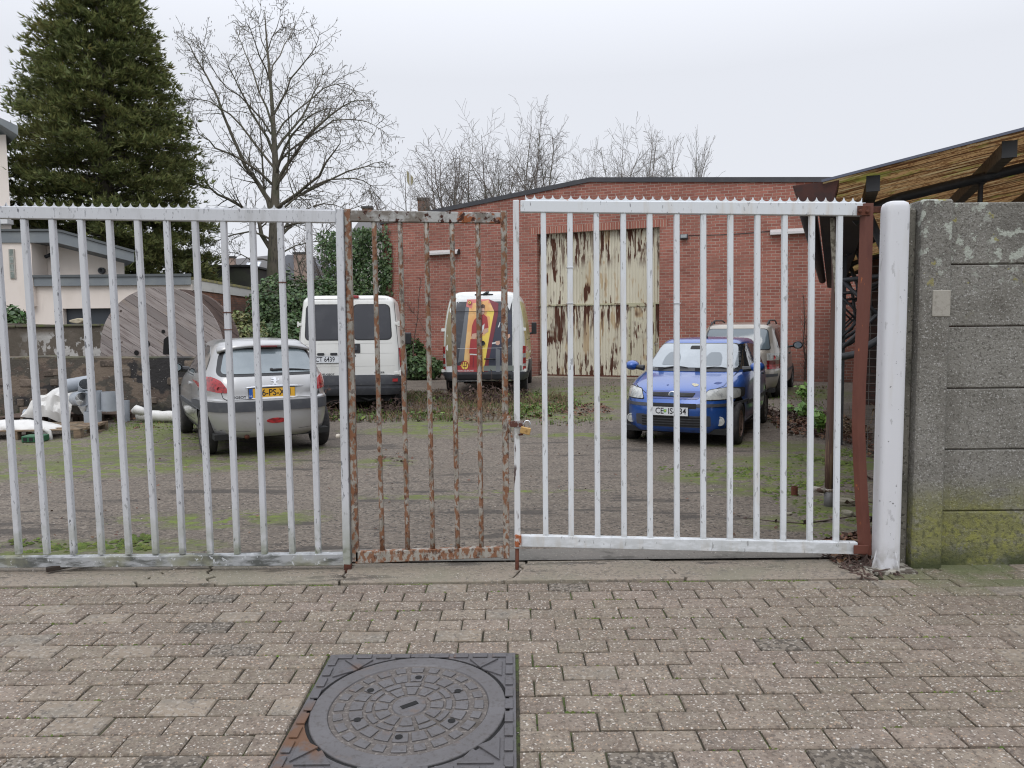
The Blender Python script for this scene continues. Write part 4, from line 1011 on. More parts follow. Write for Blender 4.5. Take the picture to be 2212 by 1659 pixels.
for k in range(3):
    b = MB(); b.box(xg0, xg1, YH+.145, YH+.16, .55+.52*k, .575+.52*k); b.build('door_joint', m_gap, hs)
# upper storey with sloping eave
Y2 = YH+.55
pa, pb, pc2, pd = P(-160,540,Y2), P(66,540,Y2), P(268,582,Y2), P(268,600,Y2)
b = MB(); b.prism([(P(-160,600,Y2).x,2.6),(P(268,600,Y2).x,2.6),(P(268,556,Y2).x,P(268,562,Y2).z),(P(130,526,Y2).x,P(130,530,Y2).z),(P(-160,530,Y2).x,P(-160,522,Y2).z)], Y2, Y2+6)
b.build('upper_wall', m_stucco, hs)
b = MB(); b.prism([(P(66,540,Y2-.7).x,2.3),(P(66,500,Y2-.7).x,P(66,508,Y2-.7).z),(P(-260,500,Y2-.7).x,P(66,508,Y2-.7).z),(P(-260,500,Y2-.7).x,0)], Y2-.7, Y2-.02)
b.build('stair_bay', m_stucco, hs)
Yf = Y2-.75
b = MB(); q = [P(-200,524,Yf),P(122,524,Yf),P(290,566,Yf),P(290,547,Yf),P(138,504,Yf),P(122,500,Yf),P(-200,500,Yf)]
b.prism([(v.x, v.z) for v in q][::-1], Yf, Yf+7); b.build('roof_fascia', m_fascia, hs)
b = MB(); q = [P(-200,499.5,Yf),P(122,499.5,Yf),P(139,503,Yf),P(292,546,Yf),P(293,541,Yf),P(139,498,Yf),P(122,495,Yf),P(-200,495,Yf)]
b.prism([(v.x, v.z) for v in q], Yf-.05, Yf+7.05); b.build('roof_trim', MATS['dark_grey_trim'], hs)
# glass block strip
g0, g1 = P(19,538,Y2-.71), P(35,602,Y2-.71)
gb = MB(); gb.box(g0.x, g1.x, Y2-.735, Y2-.69, g1.z, g0.z); go = gb.build('window', mat('mortar_grid', (.40,.38,.34), .8), hs)
for k in range(4):
    zz = g1.z+(g0.z-g1.z)*(k+.08)/4; zz1 = g1.z+(g0.z-g1.z)*(k+.94)/4
    b = MB(); b.box(g0.x+.03, g1.x-.03, Y2-.745, Y2-.737, zz, zz1); b.build('glass_block', mat('glass_block', (.17,.20,.18), .25, layers=[dict(scale=(8,8,10), lo=.4, hi=.6, col=(.30,.33,.31))]) if 'glass_block' not in MATS else MATS['glass_block'], go)
# tower part at the far left and its eave
Y3 = YH+2.2
xt = P(15,400,Y3).x
b = MB(); b.box(xt-6, P(24,480,Y3).x, Y3, Y3+5, 3, P(0,291,Y3).z); b.build('tower_wall', m_stucco, hs)
b = MB(); q = [P(-200,250,Y3-.5),P(0,268,Y3-.5),P(39,292,Y3-.5),P(39,272,Y3-.5),P(0,254,Y3-.5),P(-200,225,Y3-.5)]
b.prism([(v.x, v.z) for v in q][::-1], Y3-.5, Y3+5.5); b.build('tower_fascia', m_fascia, hs)
b = MB(); b.box(P(-100,480,Y3).x, P(30,480,Y3).x, Y3-.3, Y3-.02, P(0,486,Y3).z, P(0,476,Y3).z); b.build('white_trim', mat('white_gutter', (.62,.62,.62), .5), hs)
for o_ in hs.children_recursive:          # the house runs back at a slant to the gates
    for v_ in o_.data.vertices:
        if v_.co.y > YH+3.6: v_.co.x -= (v_.co.y-YH-.3)*.74
# camera on the wall and round vent
q = P(110,549,Y2-.12); sc_ = empty('security_camera', tuple(q), 0, 'small dark security camera on the cream house wall', 'camera')
b = MB(); b.tube([(-.10,-.12,-.09),(.03,.0,.0)], .05, 10); b.build('camera_body', m_black, sc_, smooth=True)
b = MB(); b.tube([(.02,.0,.02),(.09,.11,.02)], .025, 8); b.build('bracket', m_bump, sc_)
q = P(222,585,Y2); b = MB(); b.lathe([(.07,-.02),(.09,.02),(.09,.10),(.06,.12),(0.055,.02)], 16, Matrix.Rotation(pi/2,4,'X')); o = b.build('wall_vent', m_bump, None, smooth=True, loc=tuple(q-Vector((0,.0,0)))); tag(o, 'round grey vent outlet on the cream house wall above the garage', 'vent')
# brick side wing with white coping, running back from the garage corner
m_obrick = mat('orange_old_brick', (.2,.1,.07), .95, coord='obj')
brick_nodes(m_obrick, (0.30,0.135,0.085), (0.16,0.075,0.052), (0.20,0.16,0.13), bh=.072, stain=((.11,.075,.06), .5, .72))
c0_ = P(416,600,YH+.1); YB2 = YH+4.6; c1_ = P(547,640,YB2)
dv = Vector((c1_.x-c0_.x, YB2-c0_.y, 0)); Lw = dv.length
bw_ = empty('brick_wing', (c0_.x+.06, c0_.y, 0), atan2(dv.y, dv.x), 'old orange brick wall with white coping beside the cream garage', 'wall')
z0_, z1_ = c0_.z-.04, P(547,626,YB2).z
b = MB(); b.prism([(0,-.05),(Lw,-.05),(Lw,z1_-.28),(0,z0_-.3)], 0, .25); b.build('wall_body', m_obrick, bw_)
b = MB(); b.prism([(-.02,z0_-.30),(Lw+.02,z1_-.28),(Lw+.02,z1_-.03),(-.02,z0_-.02)], -.04, .3); b.build('coping_board', mat('white_coping', (.62,.61,.58), .6, layers=[dict(scale=3, lo=.5, hi=.7, col=(.48,.47,.42))]), bw_)
b = MB(); b.prism([(-.02,z0_-.018),(Lw+.02,z1_-.028),(Lw+.02,z1_+.05),(-.02,z0_+.05)], -.06, .34); b.build('capping', mat('lichen_capping', (.24,.22,.13), .9, layers=[dict(scale=6, lo=.45, hi=.6, col=(.35,.31,.12))]), bw_)

# ------------------------------------------------------------------ things beyond
YD = 30.0
b = MB(); q = [P(395,562,YD),P(545,612,YD),P(545,650,YD),P(395,640,YD)]; 
dk = empty('dark_roof_shed', (0,0,0), 0, 'long dark flat roofed building behind the brick wing', 'building')
b.prism([(v.x, v.z) for v in (P(400,575,YD),P(541,578,YD),P(541,700,YD),P(400,700,YD))], YD, YD+5); b.build('building_body', mat('dark_slate_wall', (.055,.052,.050), .9, layers=[dict(scale=1.5, lo=.4, hi=.6, col=(.07,.075,.055))]), dk)
b = MB(); b.box(P(396,575,YD).x, P(545,575,YD).x, YD-.1, YD+5.1, P(470,577,YD).z, P(470,573,YD).z); b.build('roof', m_darkroof, dk)
def far_house(Y, pts_wall, ridge, label, nm='far_house'): pass
YF = 62.0
fh = empty('far_house', (0,0,0), 0, 'distant house with grey roof, bright skylights and pale chimneys', 'house')
m_farroof = mat('far_grey_roof', (.12,.115,.115), .8); m_farwall = mat('far_pale_wall', (.42,.40,.38), .9)
def pp(px, py, dy=0): v = P(px, py, YF+dy); return v
b = MB(); a_, b_, c_, d_ = pp(486,602), pp(582,602), pp(578,552,4), pp(500,560,4)
b.add([a_, b_, c_, d_, Vector((a_.x,YF+8,a_.z)), Vector((b_.x,YF+8,b_.z))], [(0,1,2,3),(4,3,2,5),(0,3,4),(1,5,2)]); b.build('roof', m_farroof, fh)
b = MB(); b.box(a_.x+.2, b_.x-.2, YF+.2, YF+7.8, 0, a_.z); b.build('wall', m_farwall, fh)
for (x, y) in ((534,578),(552,576)):
    b = MB(); q = [pp(x,y+6,1.0),pp(x+12,y+6,1.0),pp(x+19,y-9,2.3),pp(x+8,y-9,2.3)]; q = [v+Vector((0,-.9,.0)) for v in q]
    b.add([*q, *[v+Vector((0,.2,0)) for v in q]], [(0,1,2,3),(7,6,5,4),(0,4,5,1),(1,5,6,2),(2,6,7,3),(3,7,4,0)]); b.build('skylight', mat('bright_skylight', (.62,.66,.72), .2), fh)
def chim(px0, px1, py0, py1, Y, m, parent=None, label=None):
    a = P(px0, py0, Y); c = P(px1, py1, Y); b = MB()
    t = parent or empty('chimney', (0,0,0), 0, label, 'chimney')
    b.box(a.x, c.x, Y, Y+(c.x-a.x)*.7, c.z, a.z); b.build('chimney_stack' if parent is None else 'chimney', m, t)
    b = MB(); b.box(a.x-.06, c.x+.06, Y-.06, Y+(c.x-a.x)*.7+.06, a.z, a.z+.14); b.build('chimney_cap', m_darkroof, t)
    return t
m_pinkwall = mat('pink_brick_chimney', (.34,.25,.21), .9, layers=[dict(scale=2, lo=.45, hi=.6, col=(.26,.19,.16))])
chim(489, 507, 557, 602, YF-1, m_pinkwall, fh)
fh2 = empty('far_house', (0,0,0), 0, 'distant grey gabled house with wide pink chimney breast right of the tree', 'house')
Y5 = 55.0
q = [P(594,604,Y5),P(594,566,Y5),P(618,549,Y5),P(668,552,Y5),P(696,584,Y5),P(700,604,Y5)]
b = MB(); b.prism([(v.x, v.z) for v in q][::-1]+[], Y5+.3, Y5+8); b.build('roof', mat('blue_grey_roof', (.20,.21,.24), .8), fh2)
b = MB(); b.box(q[0].x+.1, q[-1].x-.1, Y5+.5, Y5+7.5, 0, q[0].z); b.build('wall', m_farwall, fh2)
chim(634, 668, 549, 606, Y5-.4, m_pinkwall, fh2)
m_chb = mat('old_brick_chimney', (.26,.13,.085), .9, layers=[dict(scale=3, lo=.45, hi=.6, col=(.16,.10,.07))])
chim(902, 927, 432, 462, 48, m_chb, None, 'square orange brick chimney rising behind the left slope of the workshop roof')
chim(782, 803, 450, 462, 52, m_chb, None, 'low brown chimney just showing over the rusty gate beside the ivy')
# lower parts so the chimneys stand on roofs
for (px0, px1, py, Y, lb) in ((880,960,450,48,'grey roofed house hidden behind the workshop roof'),(765,822,462,52,'low roofed house hidden behind the rusty gate and ivy')):
    a = P(px0, py, Y); c = P(px1, py, Y); t = empty('far_house', (0,0,0), 0, lb, 'house')
    b = MB(); b.box(a.x, c.x, Y+.2, Y+7, 0, a.z-1.2); b.build('wall', m_farwall, t)
    b = MB(); b.prism([(Y-.1,a.z-1.3),(Y+3.5,a.z+.1),(Y+7.2,a.z-1.3)], a.x-.3, c.x+.3, 'x'); b.build('roof', m_farroof, t)
q = P(887, 455, 40); t = empty('flagpole', (q.x, 40, 0), 0, 'thin white pole with a yellow pennant behind the workshop roof', 'flagpole')
b = MB(); b.tube([(0,0,0),(0,0,P(886,358,40).z)], [.07,.035], 8); b.build('pole', mat('white_pole', (.7,.7,.72), .4), t)
b = MB(); z = P(886,372,40).z; b.prism([(-.16,z+.1),(.16,z-.25),(.16,z-.55),(-.02,z-.75),(-.16,z-.45)], -.01, .01); b.build('pennant', mat('yellow_cloth', (.34,.31,.20), .9), t)
# ------------------------------------------------------------------ vehicles
def crv(keys, z):
    """smooth interpolation of rows (z, a, b, ...) with Catmull-Rom"""
    n = len(keys)
    if z <= keys[0][0]: return keys[0][1:]
    if z >= keys[-1][0]: return keys[-1][1:]
    for i in range(n-1):
        if keys[i][0] <= z <= keys[i+1][0]: break
    z0, z1 = keys[i][0], keys[i+1][0]; t = (z-z0)/(z1-z0) if z1 > z0 else 0
    out = []
    for c in range(1, len(keys[0])):
        p1, p2 = keys[i][c], keys[i+1][c]
        s1 = (keys[i+1][c]-keys[i-1][c])/(keys[i+1][0]-keys[i-1][0]) if i > 0 else (p2-p1)/(z1-z0)
        s2 = (keys[i+2][c]-keys[i][c])/(keys[i+2][0]-keys[i][0]) if i+2 < n else (p2-p1)/(z1-z0)
        sec = (p2-p1)/(z1-z0)
        # keep it monotone so creases do not overshoot
        def lim(s_): return 0 if s_*sec <= 0 else (s_ if abs(s_) < 2.4*abs(sec) else 2.4*sec)
        s1, s2 = lim(s1)*(z1-z0), lim(s2)*(z1-z0)
        t2, t3 = t*t, t*t*t
        out.append((2*t3-3*t2+1)*p1+(t3-2*t2+t)*s1+(-2*t3+3*t2)*p2+(t3-t2)*s2)
    return tuple(out)
def body_mesh(keys, nz=46, na=112, crown=None):
    """stack of rounded plan outlines: keys rows (z, rear y, front y, half width, rear exponent, front exponent)"""
    zs = []
    for i in range(len(keys)-1):
        k = max(1, round(nz*(keys[i+1][0]-keys[i][0])/(keys[-1][0]-keys[0][0]))) if keys[i+1][0]-keys[i][0] > .03 else 2
        for j in range(k): zs.append(keys[i][0]+(keys[i+1][0]-keys[i][0])*j/k)
    zs.append(keys[-1][0])
    vs = []
    for z in zs:
        yr, yf, w, nr, nf = crv(keys, z); ym = yr*.5+yf*.5
        for j in range(na):
            # denser towards the ends
            a = 2*pi*j/na; c_, s_ = cos(a), sin(a); nn = nf if s_ >= 0 else nr; ext = (yf-ym) if s_ >= 0 else (ym-yr)
            # blend angle so that both ends and sides are well sampled
            x = w*math.copysign(abs(c_)**(2/nn), c_); y = ym+ext*math.copysign(abs(s_)**(2/nn), s_)
            vs.append((x, y, z))
    fs = []
    for i in range(len(zs)-1):
        for j in range(na):
            j2 = (j+1) % na; fs.append((i*na+j, i*na+j2, (i+1)*na+j2, (i+1)*na+j))
    fs.append(tuple(range(na-1,-1,-1))); top = (len(zs)-1)*na
    # cap: concentric shrink towards the centre line for a gently crowned roof
    yr, yf, w, nr, nf = crv(keys, keys[-1][0]); ym = (yr+yf)/2; prev = top; base = len(vs); rings = (.86, .6, .3)
    cr = crown if crown is not None else .03
    for q, s_ in enumerate(rings):
        for j in range(na):
            x, y, z = vs[top+j]; vs.append((x*s_, ym+(y-ym)*s_, keys[-1][0]+cr*(1-s_**2)))
        cur = base+q*na
        for j in range(na): j2 = (j+1) % na; fs.append((prev+j, prev+j2, cur+j2, cur+j))
        prev = cur
    vs.append((0, ym, keys[-1][0]+cr)); c = len(vs)-1
    for j in range(na): fs.append((prev+j, prev+(j+1) % na, c))
    return vs, fs

class Car:
    def __init__(s, name, loc, rz, label, keys, paint, arches, wr, cat='car', crown=None, angle=32):
        """loc: ground point below the middle of the rear bumper; the car's nose looks along +y"""
        s.root = empty(name, loc, rz, label, cat)
        vs, fs = body_mesh(keys, crown=crown); me = bpy.data.meshes.new('body'); me.from_pydata(vs, [], fs); me.validate()
        me.materials.append(paint); me.materials.append(m_under)
        bm = bmesh.new(); bm.from_mesh(me); bmesh.ops.recalc_face_normals(bm, faces=bm.faces[:]); bm.to_mesh(me); bm.free()
        s.bvh = BVHTree.FromPolygons([tuple(v.co) for v in me.vertices], [tuple(p.vertices) for p in me.polygons])
        o = bpy.data.objects.new('body', me); COL.objects.link(o); s.body = o
        # wheel housings
        if arches:
            cut = MB(); hw = max(k[3] for k in keys)
            for (y, zc, r) in arches:
                cut.lathe([(r,-hw-.2),(r,-hw+.26)], 40, Matrix.Translation((0,y,zc)) @ Matrix.Rotation(pi/2,4,'Y'))
                cut.lathe([(r,hw-.26),(r,hw+.2)], 40, Matrix.Translation((0,y,zc)) @ Matrix.Rotation(pi/2,4,'Y'))
            co = cut.build('cutter', [paint, m_under]); 
            co.data.materials.clear(); co.data.materials.append(paint); co.data.materials.append(m_under)
            for p in co.data.polygons: p.material_index = 1
            md = o.modifiers.new('arch', 'BOOLEAN'); md.operation = 'DIFFERENCE'; md.object = co; md.solver = 'EXACT'
            dg = bpy.context.evaluated_depsgraph_get(); nm = bpy.data.meshes.new_from_object(o.evaluated_get(dg))
            o.modifiers.clear(); old = o.data; o.data = nm; bpy.data.meshes.remove(old); bpy.data.objects.remove(co)
            nm.name = 'body'
        smooth_by(o, angle); o.parent = s.root
    def cast(s, axis, p, q):
        """axis 'r' rear, 'f' front, 'L' left (-x), 'R' right (+x), 't' top"""
        if axis == 'r': o, d = Vector((p,-2,q)), Vector((0,1,0))
        elif axis == 'f': o, d = Vector((p,9,q)), Vector((0,-1,0))
        elif axis == 'L': o, d = Vector((-3,p,q)), Vector((1,0,0))
        elif axis == 'R': o, d = Vector((3,p,q)), Vector((-1,0,0))
        else: o, d = Vector((p,q,5)), Vector((0,0,-1))
        h = s.bvh.ray_cast(o, d)
        return (h[0], h[1], d) if h[0] is not None else (None, None, d)
    def conform(s, polys, axis, off=.004, step=.05, rim=.012, lift=None):
        """panels laid on the body: list of 2-D outlines -> (verts, faces)"""
        bm = bmesh.new()
        for poly in polys:
            n = len(poly); xs = [p[0] for p in poly]; ys = [p[1] for p in poly]
            vs = [bm.verts.new((p[0], p[1], 0)) for p in poly]
            try: f = bm.faces.new(vs)
            except ValueError: continue
        bmesh.ops.triangulate(bm, faces=bm.faces[:])
        if step:
            x0 = min(v.co.x for v in bm.verts); x1 = max(v.co.x for v in bm.verts); y0 = min(v.co.y for v in bm.verts); y1 = max(v.co.y for v in bm.verts)
            k = int((x1-x0)/step)
            for i in range(1, k+1):
                bmesh.ops.bisect_plane(bm, geom=bm.verts[:]+bm.edges[:]+bm.faces[:], plane_co=(x0+(x1-x0)*i/(k+1),0,0), plane_no=(1,0,0))
            k = int((y1-y0)/step)
            for i in range(1, k+1):
                bmesh.ops.bisect_plane(bm, geom=bm.verts[:]+bm.edges[:]+bm.faces[:], plane_co=(0,y0+(y1-y0)*i/(k+1),0), plane_no=(0,1,0))
        bad = []; N = {}
        for v in bm.verts:
            h, nrm, d = s.cast(axis, v.co.x, v.co.y)
            if h is None: bad.append(v); continue
            if nrm.dot(d) > 0: nrm = -nrm
            v.co = h+nrm*off; N[v] = nrm
        if bad: bmesh.ops.delete(bm, geom=bad, context='VERTS')
        if rim:
            be = [e for e in bm.edges if e.is_boundary]
            r = bmesh.ops.extrude_edge_only(bm, edges=be)
            for v in [g for g in r['geom'] if isinstance(g, bmesh.types.BMVert)]:
                h = s.bvh.find_nearest(v.co); 
                if h[0] is not None: v.co = v.co+(h[0]-v.co).normalized()*(rim)
        bm.normal_update()
        bm.verts.index_update(); out = ([tuple(v.co) for v in bm.verts], [tuple(v.index for v in f.verts) for f in bm.faces]); bm.free()
        return out
    def panel(s, name, m, polys, axis, off=.004, step=.05, rim=.012, parent=None, smooth=True):
        if polys and not isinstance(polys[0][0], (tuple, list)): polys = [polys]
        v, f = s.conform(polys, axis, off, step, rim); b = MB(); b.add(v, f)
        o = b.build(name, m, parent or s.root, fix=True)
        if smooth: smooth_by(o, 40)
        return o
    def line(s, pts, axis, w=.006, name='shut_line', m=None, off=.0015, parent=None, closed=False):
        """thin dark joint along a polyline"""
        P2 = [Vector(p).to_2d() for p in pts]
        if closed: P2.append(P2[0])
        polys = []
        for a, c in zip(P2[:-1], P2[1:]):
            d = (c-a); 
            if d.length < 1e-5: continue
            n = Vector((-d.y, d.x)).normalized()*w/2; e = d.normalized()*w*.3
            polys.append([tuple(a-n-e), tuple(c-n+e), tuple(c+n+e), tuple(a+n-e)])
        return s.panel(name, m or m_gap, polys, axis, off, .06, 0, parent, False)
    def write(s, txt, axis, cx, cz, size, m, off=.006, name='lettering', sx=1.0, parent=None, spacing=1.0, bold=0.0):
        v, f = text_mesh(txt, size, sx=sx, spacing=spacing, bold=bold); sg = {'r': 1, 'f': -1, 'L': -1, 'R': 1}[axis]; vs = []
        for (x, y) in v:
            h, nrm, d = s.cast(axis, cx+sg*x, cz+y)
            if h is None: h = Vector((cx+sg*x, 0, cz+y)); nrm = -d
            if nrm.dot(d) > 0: nrm = -nrm
            vs.append(h-d*off)
        b = MB(); b.add(vs, f); return b.build(name, m, parent or s.root, fix=False)
    def plate(s, axis, cx, cz, w, h, m, txt, ink, size, euro=None, euro_txt=None, tilt=0.0, txtdx=0.0, sx=1.0, border=True):
        hh, nrm, d = s.cast(axis, cx, cz); sg = 1 if axis == 'r' else -1
        y = hh.y-sg*.018
        pl = empty('number_plate', (cx, y, cz), 0 if axis == 'r' else pi); pl.parent = s.root
        b = MB(); b.box(-w/2-.006, w/2+.006, 0, .016, -h/2-.006, h/2+.006); b.build('plate_holder', m_black, pl)
        b = MB(); b.box(-w/2, w/2, -.003, -.0005, -h/2, h/2); b.build('plate_sheet', m, pl)
        if euro:
            b = MB(); b.box(-w/2, -w/2+.045, -.0045, -.0032, -h/2, h/2); b.build('euro_band', m_euro, pl)
            v, f = text_mesh(euro_txt, .032); b = MB(); b.add([(x-w/2+.022, -.0052, y_-h/2+.025) for x, y_ in v], f); b.build('band_letters', m_inkw, pl, fix=False)
        v, f = text_mesh(txt, size, sx=sx, bold=.0015); b = MB(); b.add([(x+txtdx, -.0045, y_) for x, y_ in v], f); b.build('plate_letters', ink, pl, fix=False)
        return pl
    def wheel(s, x, y, r, w, rimm, style='steel', steer=0.0, name='wheel'):
        sg = -1 if x < 0 else 1
        M0 = Matrix.Rotation(pi/2, 4, 'Y') if sg > 0 else Matrix.Rotation(-pi/2, 4, 'Y')
        t = MB(); rr = r*.63
        t.lathe([(rr,-w/2+.01),(r*.80,-w/2-.004),(r*.93,-w/2+.004),(r*.985,-w/2+.02),(r,-w*.28),(r,w*.28),(r*.985,w/2-.02),(r*.93,w/2-.004),(r*.80,w/2+.004),(rr,w/2-.01)], 36, M0, closed=True)
        wh = t.build(name, m_tyre, s.root, smooth=True, loc=(x, y, r-.012)); wh.rotation_euler = (0,0,steer)
        b = MB(); hgt = w/2
        if style == 'alloy':
            b.lathe([(rr+.004,hgt-.015),(rr-.01,hgt-.004),(rr-.022,hgt-.03),(rr-.03,-hgt+.03)], 32, M0, cap=False)
            b.lathe([(.0001,hgt-.018),(.045,hgt-.020),(.055,hgt-.05)], 16, M0, cap=False)
            for k in range(6):
                a = 2*pi*k/6
                q = [Vector((rr*.13,-.026,hgt-.022)),Vector((rr*.97,-.032,hgt-.012)),Vector((rr*.97,.032,hgt-.012)),Vector((rr*.13,.026,hgt-.022))]
                qq = [v-Vector((0,0,.025)) for v in q]; R_ = M0 @ Matrix.Rotation(a,4,'Z')
                b.add([R_ @ v for v in q+qq], [(0,1,2,3),(7,6,5,4),(0,4,5,1),(1,5,6,2),(2,6,7,3),(3,7,4,0)])
            b.build('rim', rimm, wh)
            b = MB(); b.lathe([(.0001,-.0),(rr-.01,-.0)], 24, M0 @ Matrix.Translation((0,0,hgt-.08)), cap=False); b.build('brake_disc', m_under, wh, fix=False)
        else:
            b.lathe([(rr+.004,hgt-.012),(rr-.008,hgt-.002),(rr-.02,hgt-.022),(rr*.80,hgt-.03),(rr*.72,hgt-.012),(rr*.45,hgt-.010),(rr*.30,hgt-.025),(rr*.18,hgt-.012),(.0001,hgt-.010)], 32, M0, cap=False)
            b.build('rim', rimm, wh, smooth=True)
            b = MB()
            for k in range(10):
                a = 2*pi*k/10; b.lathe([(.0001,0),(.013,0)], 8, M0 @ Matrix.Translation((rr*.62*cos(a), rr*.62*sin(a), hgt-.009)), cap=False)
            b.build('rim_hole', m_gap, wh, fix=False).__setitem__('kind', 'stuff')
        return wh
def place(px, py, Y=None): pass
def mirror_pts(pts): return [(-x, z) for x, z in reversed(pts)]

# ---- silver hatchback seen from behind -------------------------------------------------
k206 = [(.18,.10,3.70,.70,5,4.5),(.24,.03,3.79,.765,5,4),(.40,.0,3.83,.812,5,3.6),(.55,.0,3.83,.826,5,3.5),(.665,.012,3.80,.826,5,3.4),(.685,.045,3.78,.822,5,3.4),
        (.80,.070,3.60,.815,5,3.3),(.90,.105,3.25,.795,5,3.2),(.97,.15,2.98,.765,5,3.3),(1.02,.20,2.86,.745,5,3.4),(1.12,.27,2.66,.70,5,3.6),(1.24,.36,2.42,.645,5,3.8),(1.34,.45,2.18,.585,5,4),
        (1.385,.48,2.02,.545,5,4),(1.41,.56,1.86,.49,4.5,4)]
c = Car('parked_car', (-3.035, 9.65, 0), radians(29.5), 'silver three-door hatchback with a yellow number plate, seen from behind', k206, m_silver, [(.63+.02,.30,.335),(3.08,.30,.335)], .3, crown=.028)
silver = c
# rear window with black surround, spoiler with brake lamp
rw = rpoly([(-.655,.955),(.655,.955),(.56,1.305),(-.56,1.305)], [.09,.09,.14,.14], 6)
c.panel('window_surround', m_black, rw, 'r', .004, .05)
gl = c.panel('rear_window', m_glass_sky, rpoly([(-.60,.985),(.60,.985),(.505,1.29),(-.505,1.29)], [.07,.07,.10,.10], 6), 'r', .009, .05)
sp = MB()
for sg in (1,):
    pr = []
    for i in range(17):
        x = -.60+1.2*i/16; pr.append((x, .36-.02*(1-(x/.6)**2)+.09*abs(x/.6)**4, 1.355-.045*(x/.6)**2-.03*abs(x/.6)**5))
    vs = []
    for (x, y, z) in pr: vs += [(x,y,z),(x*1.0,y+.015,z-.035),(x*.97,y+.20,z-.01),(x*.96,y+.22,z+.055)]
    fs = []
    for i in range(16):
        a = i*4; fs += [(a,a+4,a+5,a+1),(a+1,a+5,a+6,a+2),(a+3,a+7,a+4,a)]
    fs += [(0,1,2,3),(67,66,65,64)]; sp.add(vs, fs)
spo = sp.build('spoiler', m_silver, c.root, smooth=True)
b = MB(); b.box(-.13,.13,.318,.36,1.318,1.343); b.build('brake_lamp', m_redd, c.root, bevel=.006)
# tailgate joints
for sx_ in (1,-1):
    c.line([(sx_*.70,.955),(sx_*.66,.90),(sx_*.62,.80),(sx_*.60,.70),(sx_*.56,.665)], 'r', .007)
    tl = [(sx_*.800,.945),(sx_*.69,.955),(sx_*.60,.905),(sx_*.535,.79),(sx_*.55,.755),(sx_*.66,.765),(sx_*.803,.80)]
    if sx_ < 0: tl = tl[::-1]
    o = c.panel('tail_lamp', m_red, rpoly(tl, .03, 3), 'r', .012, .04, .02)
    b = MB(); h = c.cast('r', sx_*.635, .81)[0]; b.lathe([(.028,0),(.0001,-.006)], 12, Matrix.Translation(h+Vector((0,-.014,0))) @ Matrix.Rotation(pi/2,4,'X'), cap=False); b.build('reverse_lens', m_redd, o)
c.line([(-.56,.672),(.56,.672)], 'r', .006)
# bumper strip, fog lamp, tow eye
c.panel('bumper_strip', m_bump, rpoly([(-.825,.52),(.825,.52),(.825,.645),(-.825,.645)], .03, 4), 'r', .016, .05, .03)
c.panel('fog_lamp_recess', m_silver, [(.19*cos(a*pi/12)+.02, .385+.062*sin(a*pi/12)) for a in range(24)], 'r', .002, .04)
c.panel('fog_lamp', m_red, [(.125*cos(a*pi/12)+.02, .392+.034*sin(a*pi/12)) for a in range(24)], 'r', .010, .04)
c.line([(-.80,.30),(-.55,.285),(-.30,.27)], 'r', .004, 'bumper_crease'); c.line([(.80,.30),(.55,.285),(.30,.27)], 'r', .004, 'bumper_crease')
c.panel('tow_cover', m_silver, [(.045*cos(a*pi/8)+.60, .44+.033*sin(a*pi/8)) for a in range(16)], 'r', .008, .04)
b = MB(); b.tube([(-.34,.05,.20),(-.34,.35,.21)], .03, 10); b.build('exhaust_pipe', m_rust, c.root, smooth=True)
# handle bar over plate, recess, plate
c.panel('plate_recess', m_silver, rpoly([(-.36,.80),(.40,.80),(.36,.715),(.28,.67),(-.25,.67),(-.33,.715)], .03, 3), 'r', .0015, .04)
hb = MB(); 
for nm_ in (0,):
    vs = []; n = 14
    for i in range(n+1):
        x = -.36+.76*i/n; t = abs((x-.02)/.38); h = c.cast('r', x, .825)[0]; hh = .021*(1-t**4)+.003
        vs += [(x,h.y-.002,.825+hh-.012*t*t),(x,h.y-.030*(1-t**6)-.004,.825-.012*t*t),(x,h.y-.002,.825-hh-.012*t*t)]
    fs = []
    for i in range(n): a = i*3; fs += [(a,a+3,a+4,a+1),(a+1,a+4,a+5,a+2),(a+2,a+5,a+3,a)]
    hb.add(vs, fs)
hb.build('tailgate_handle', m_badge, c.root, smooth=True)
c.plate('r', -.015, .745, .57, .118, m_plate_y, '36-PS-XN', m_ink, .118, True, 'NL', txtdx=.028, sx=.86)
c.write('PEUGEOT', 'r', -.44, .70, .042, m_gap, .006, 'badge_letters', 1.15, bold=.001)
c.write('206', 'r', .585, .715, .050, m_gap, .006, 'badge_letters', 1.1, bold=.001)
# rampant animal badge, a few limbs of bright metal
lionp = [[(-.005,-.05),(.02,-.045),(.03,-.01),(.02,.03),(.03,.055),(.005,.065),(-.015,.05),(-.01,.01)],[(.02,.03),(.055,.04),(.06,.055),(.02,.05)],[(.02,.0),(.055,-.005),(.062,.012),(.02,.018)],
         [(.0,-.045),(-.025,-.07),(-.045,-.065),(-.01,-.03)],[(.015,-.045),(.04,-.075),(.06,-.07),(.03,-.03)],[(-.01,.0),(-.045,.01),(-.06,.045),(-.05,.05),(-.035,.02),(-.008,.015)]]
c.panel('badge', m_badge, [[(.04-x*.9+.0, .925-.045+z*.75+.005) for x, z in p] for p in lionp], 'r', .010, .03, .006)
# wiper
wpts = []
for i in range(9):
    t = i/8; x = .02+.50*t; z = 1.03-.02*t+.012*sin(pi*t); h = c.cast('r', x, z)[0]; wpts.append((x, h.y-.028, z))
b = MB(); b.tube(wpts, [.014,.016,.014,.012,.010,.009,.008,.006,.004], 6); h = c.cast('r',.02,1.03)[0]; b.lathe([(.025,0),(.022,-.03),(0,-.032)], 10, Matrix.Translation(h) @ Matrix.Rotation(-pi/2,4,'X') ); b.build('wiper', m_black, c.root, smooth=True)
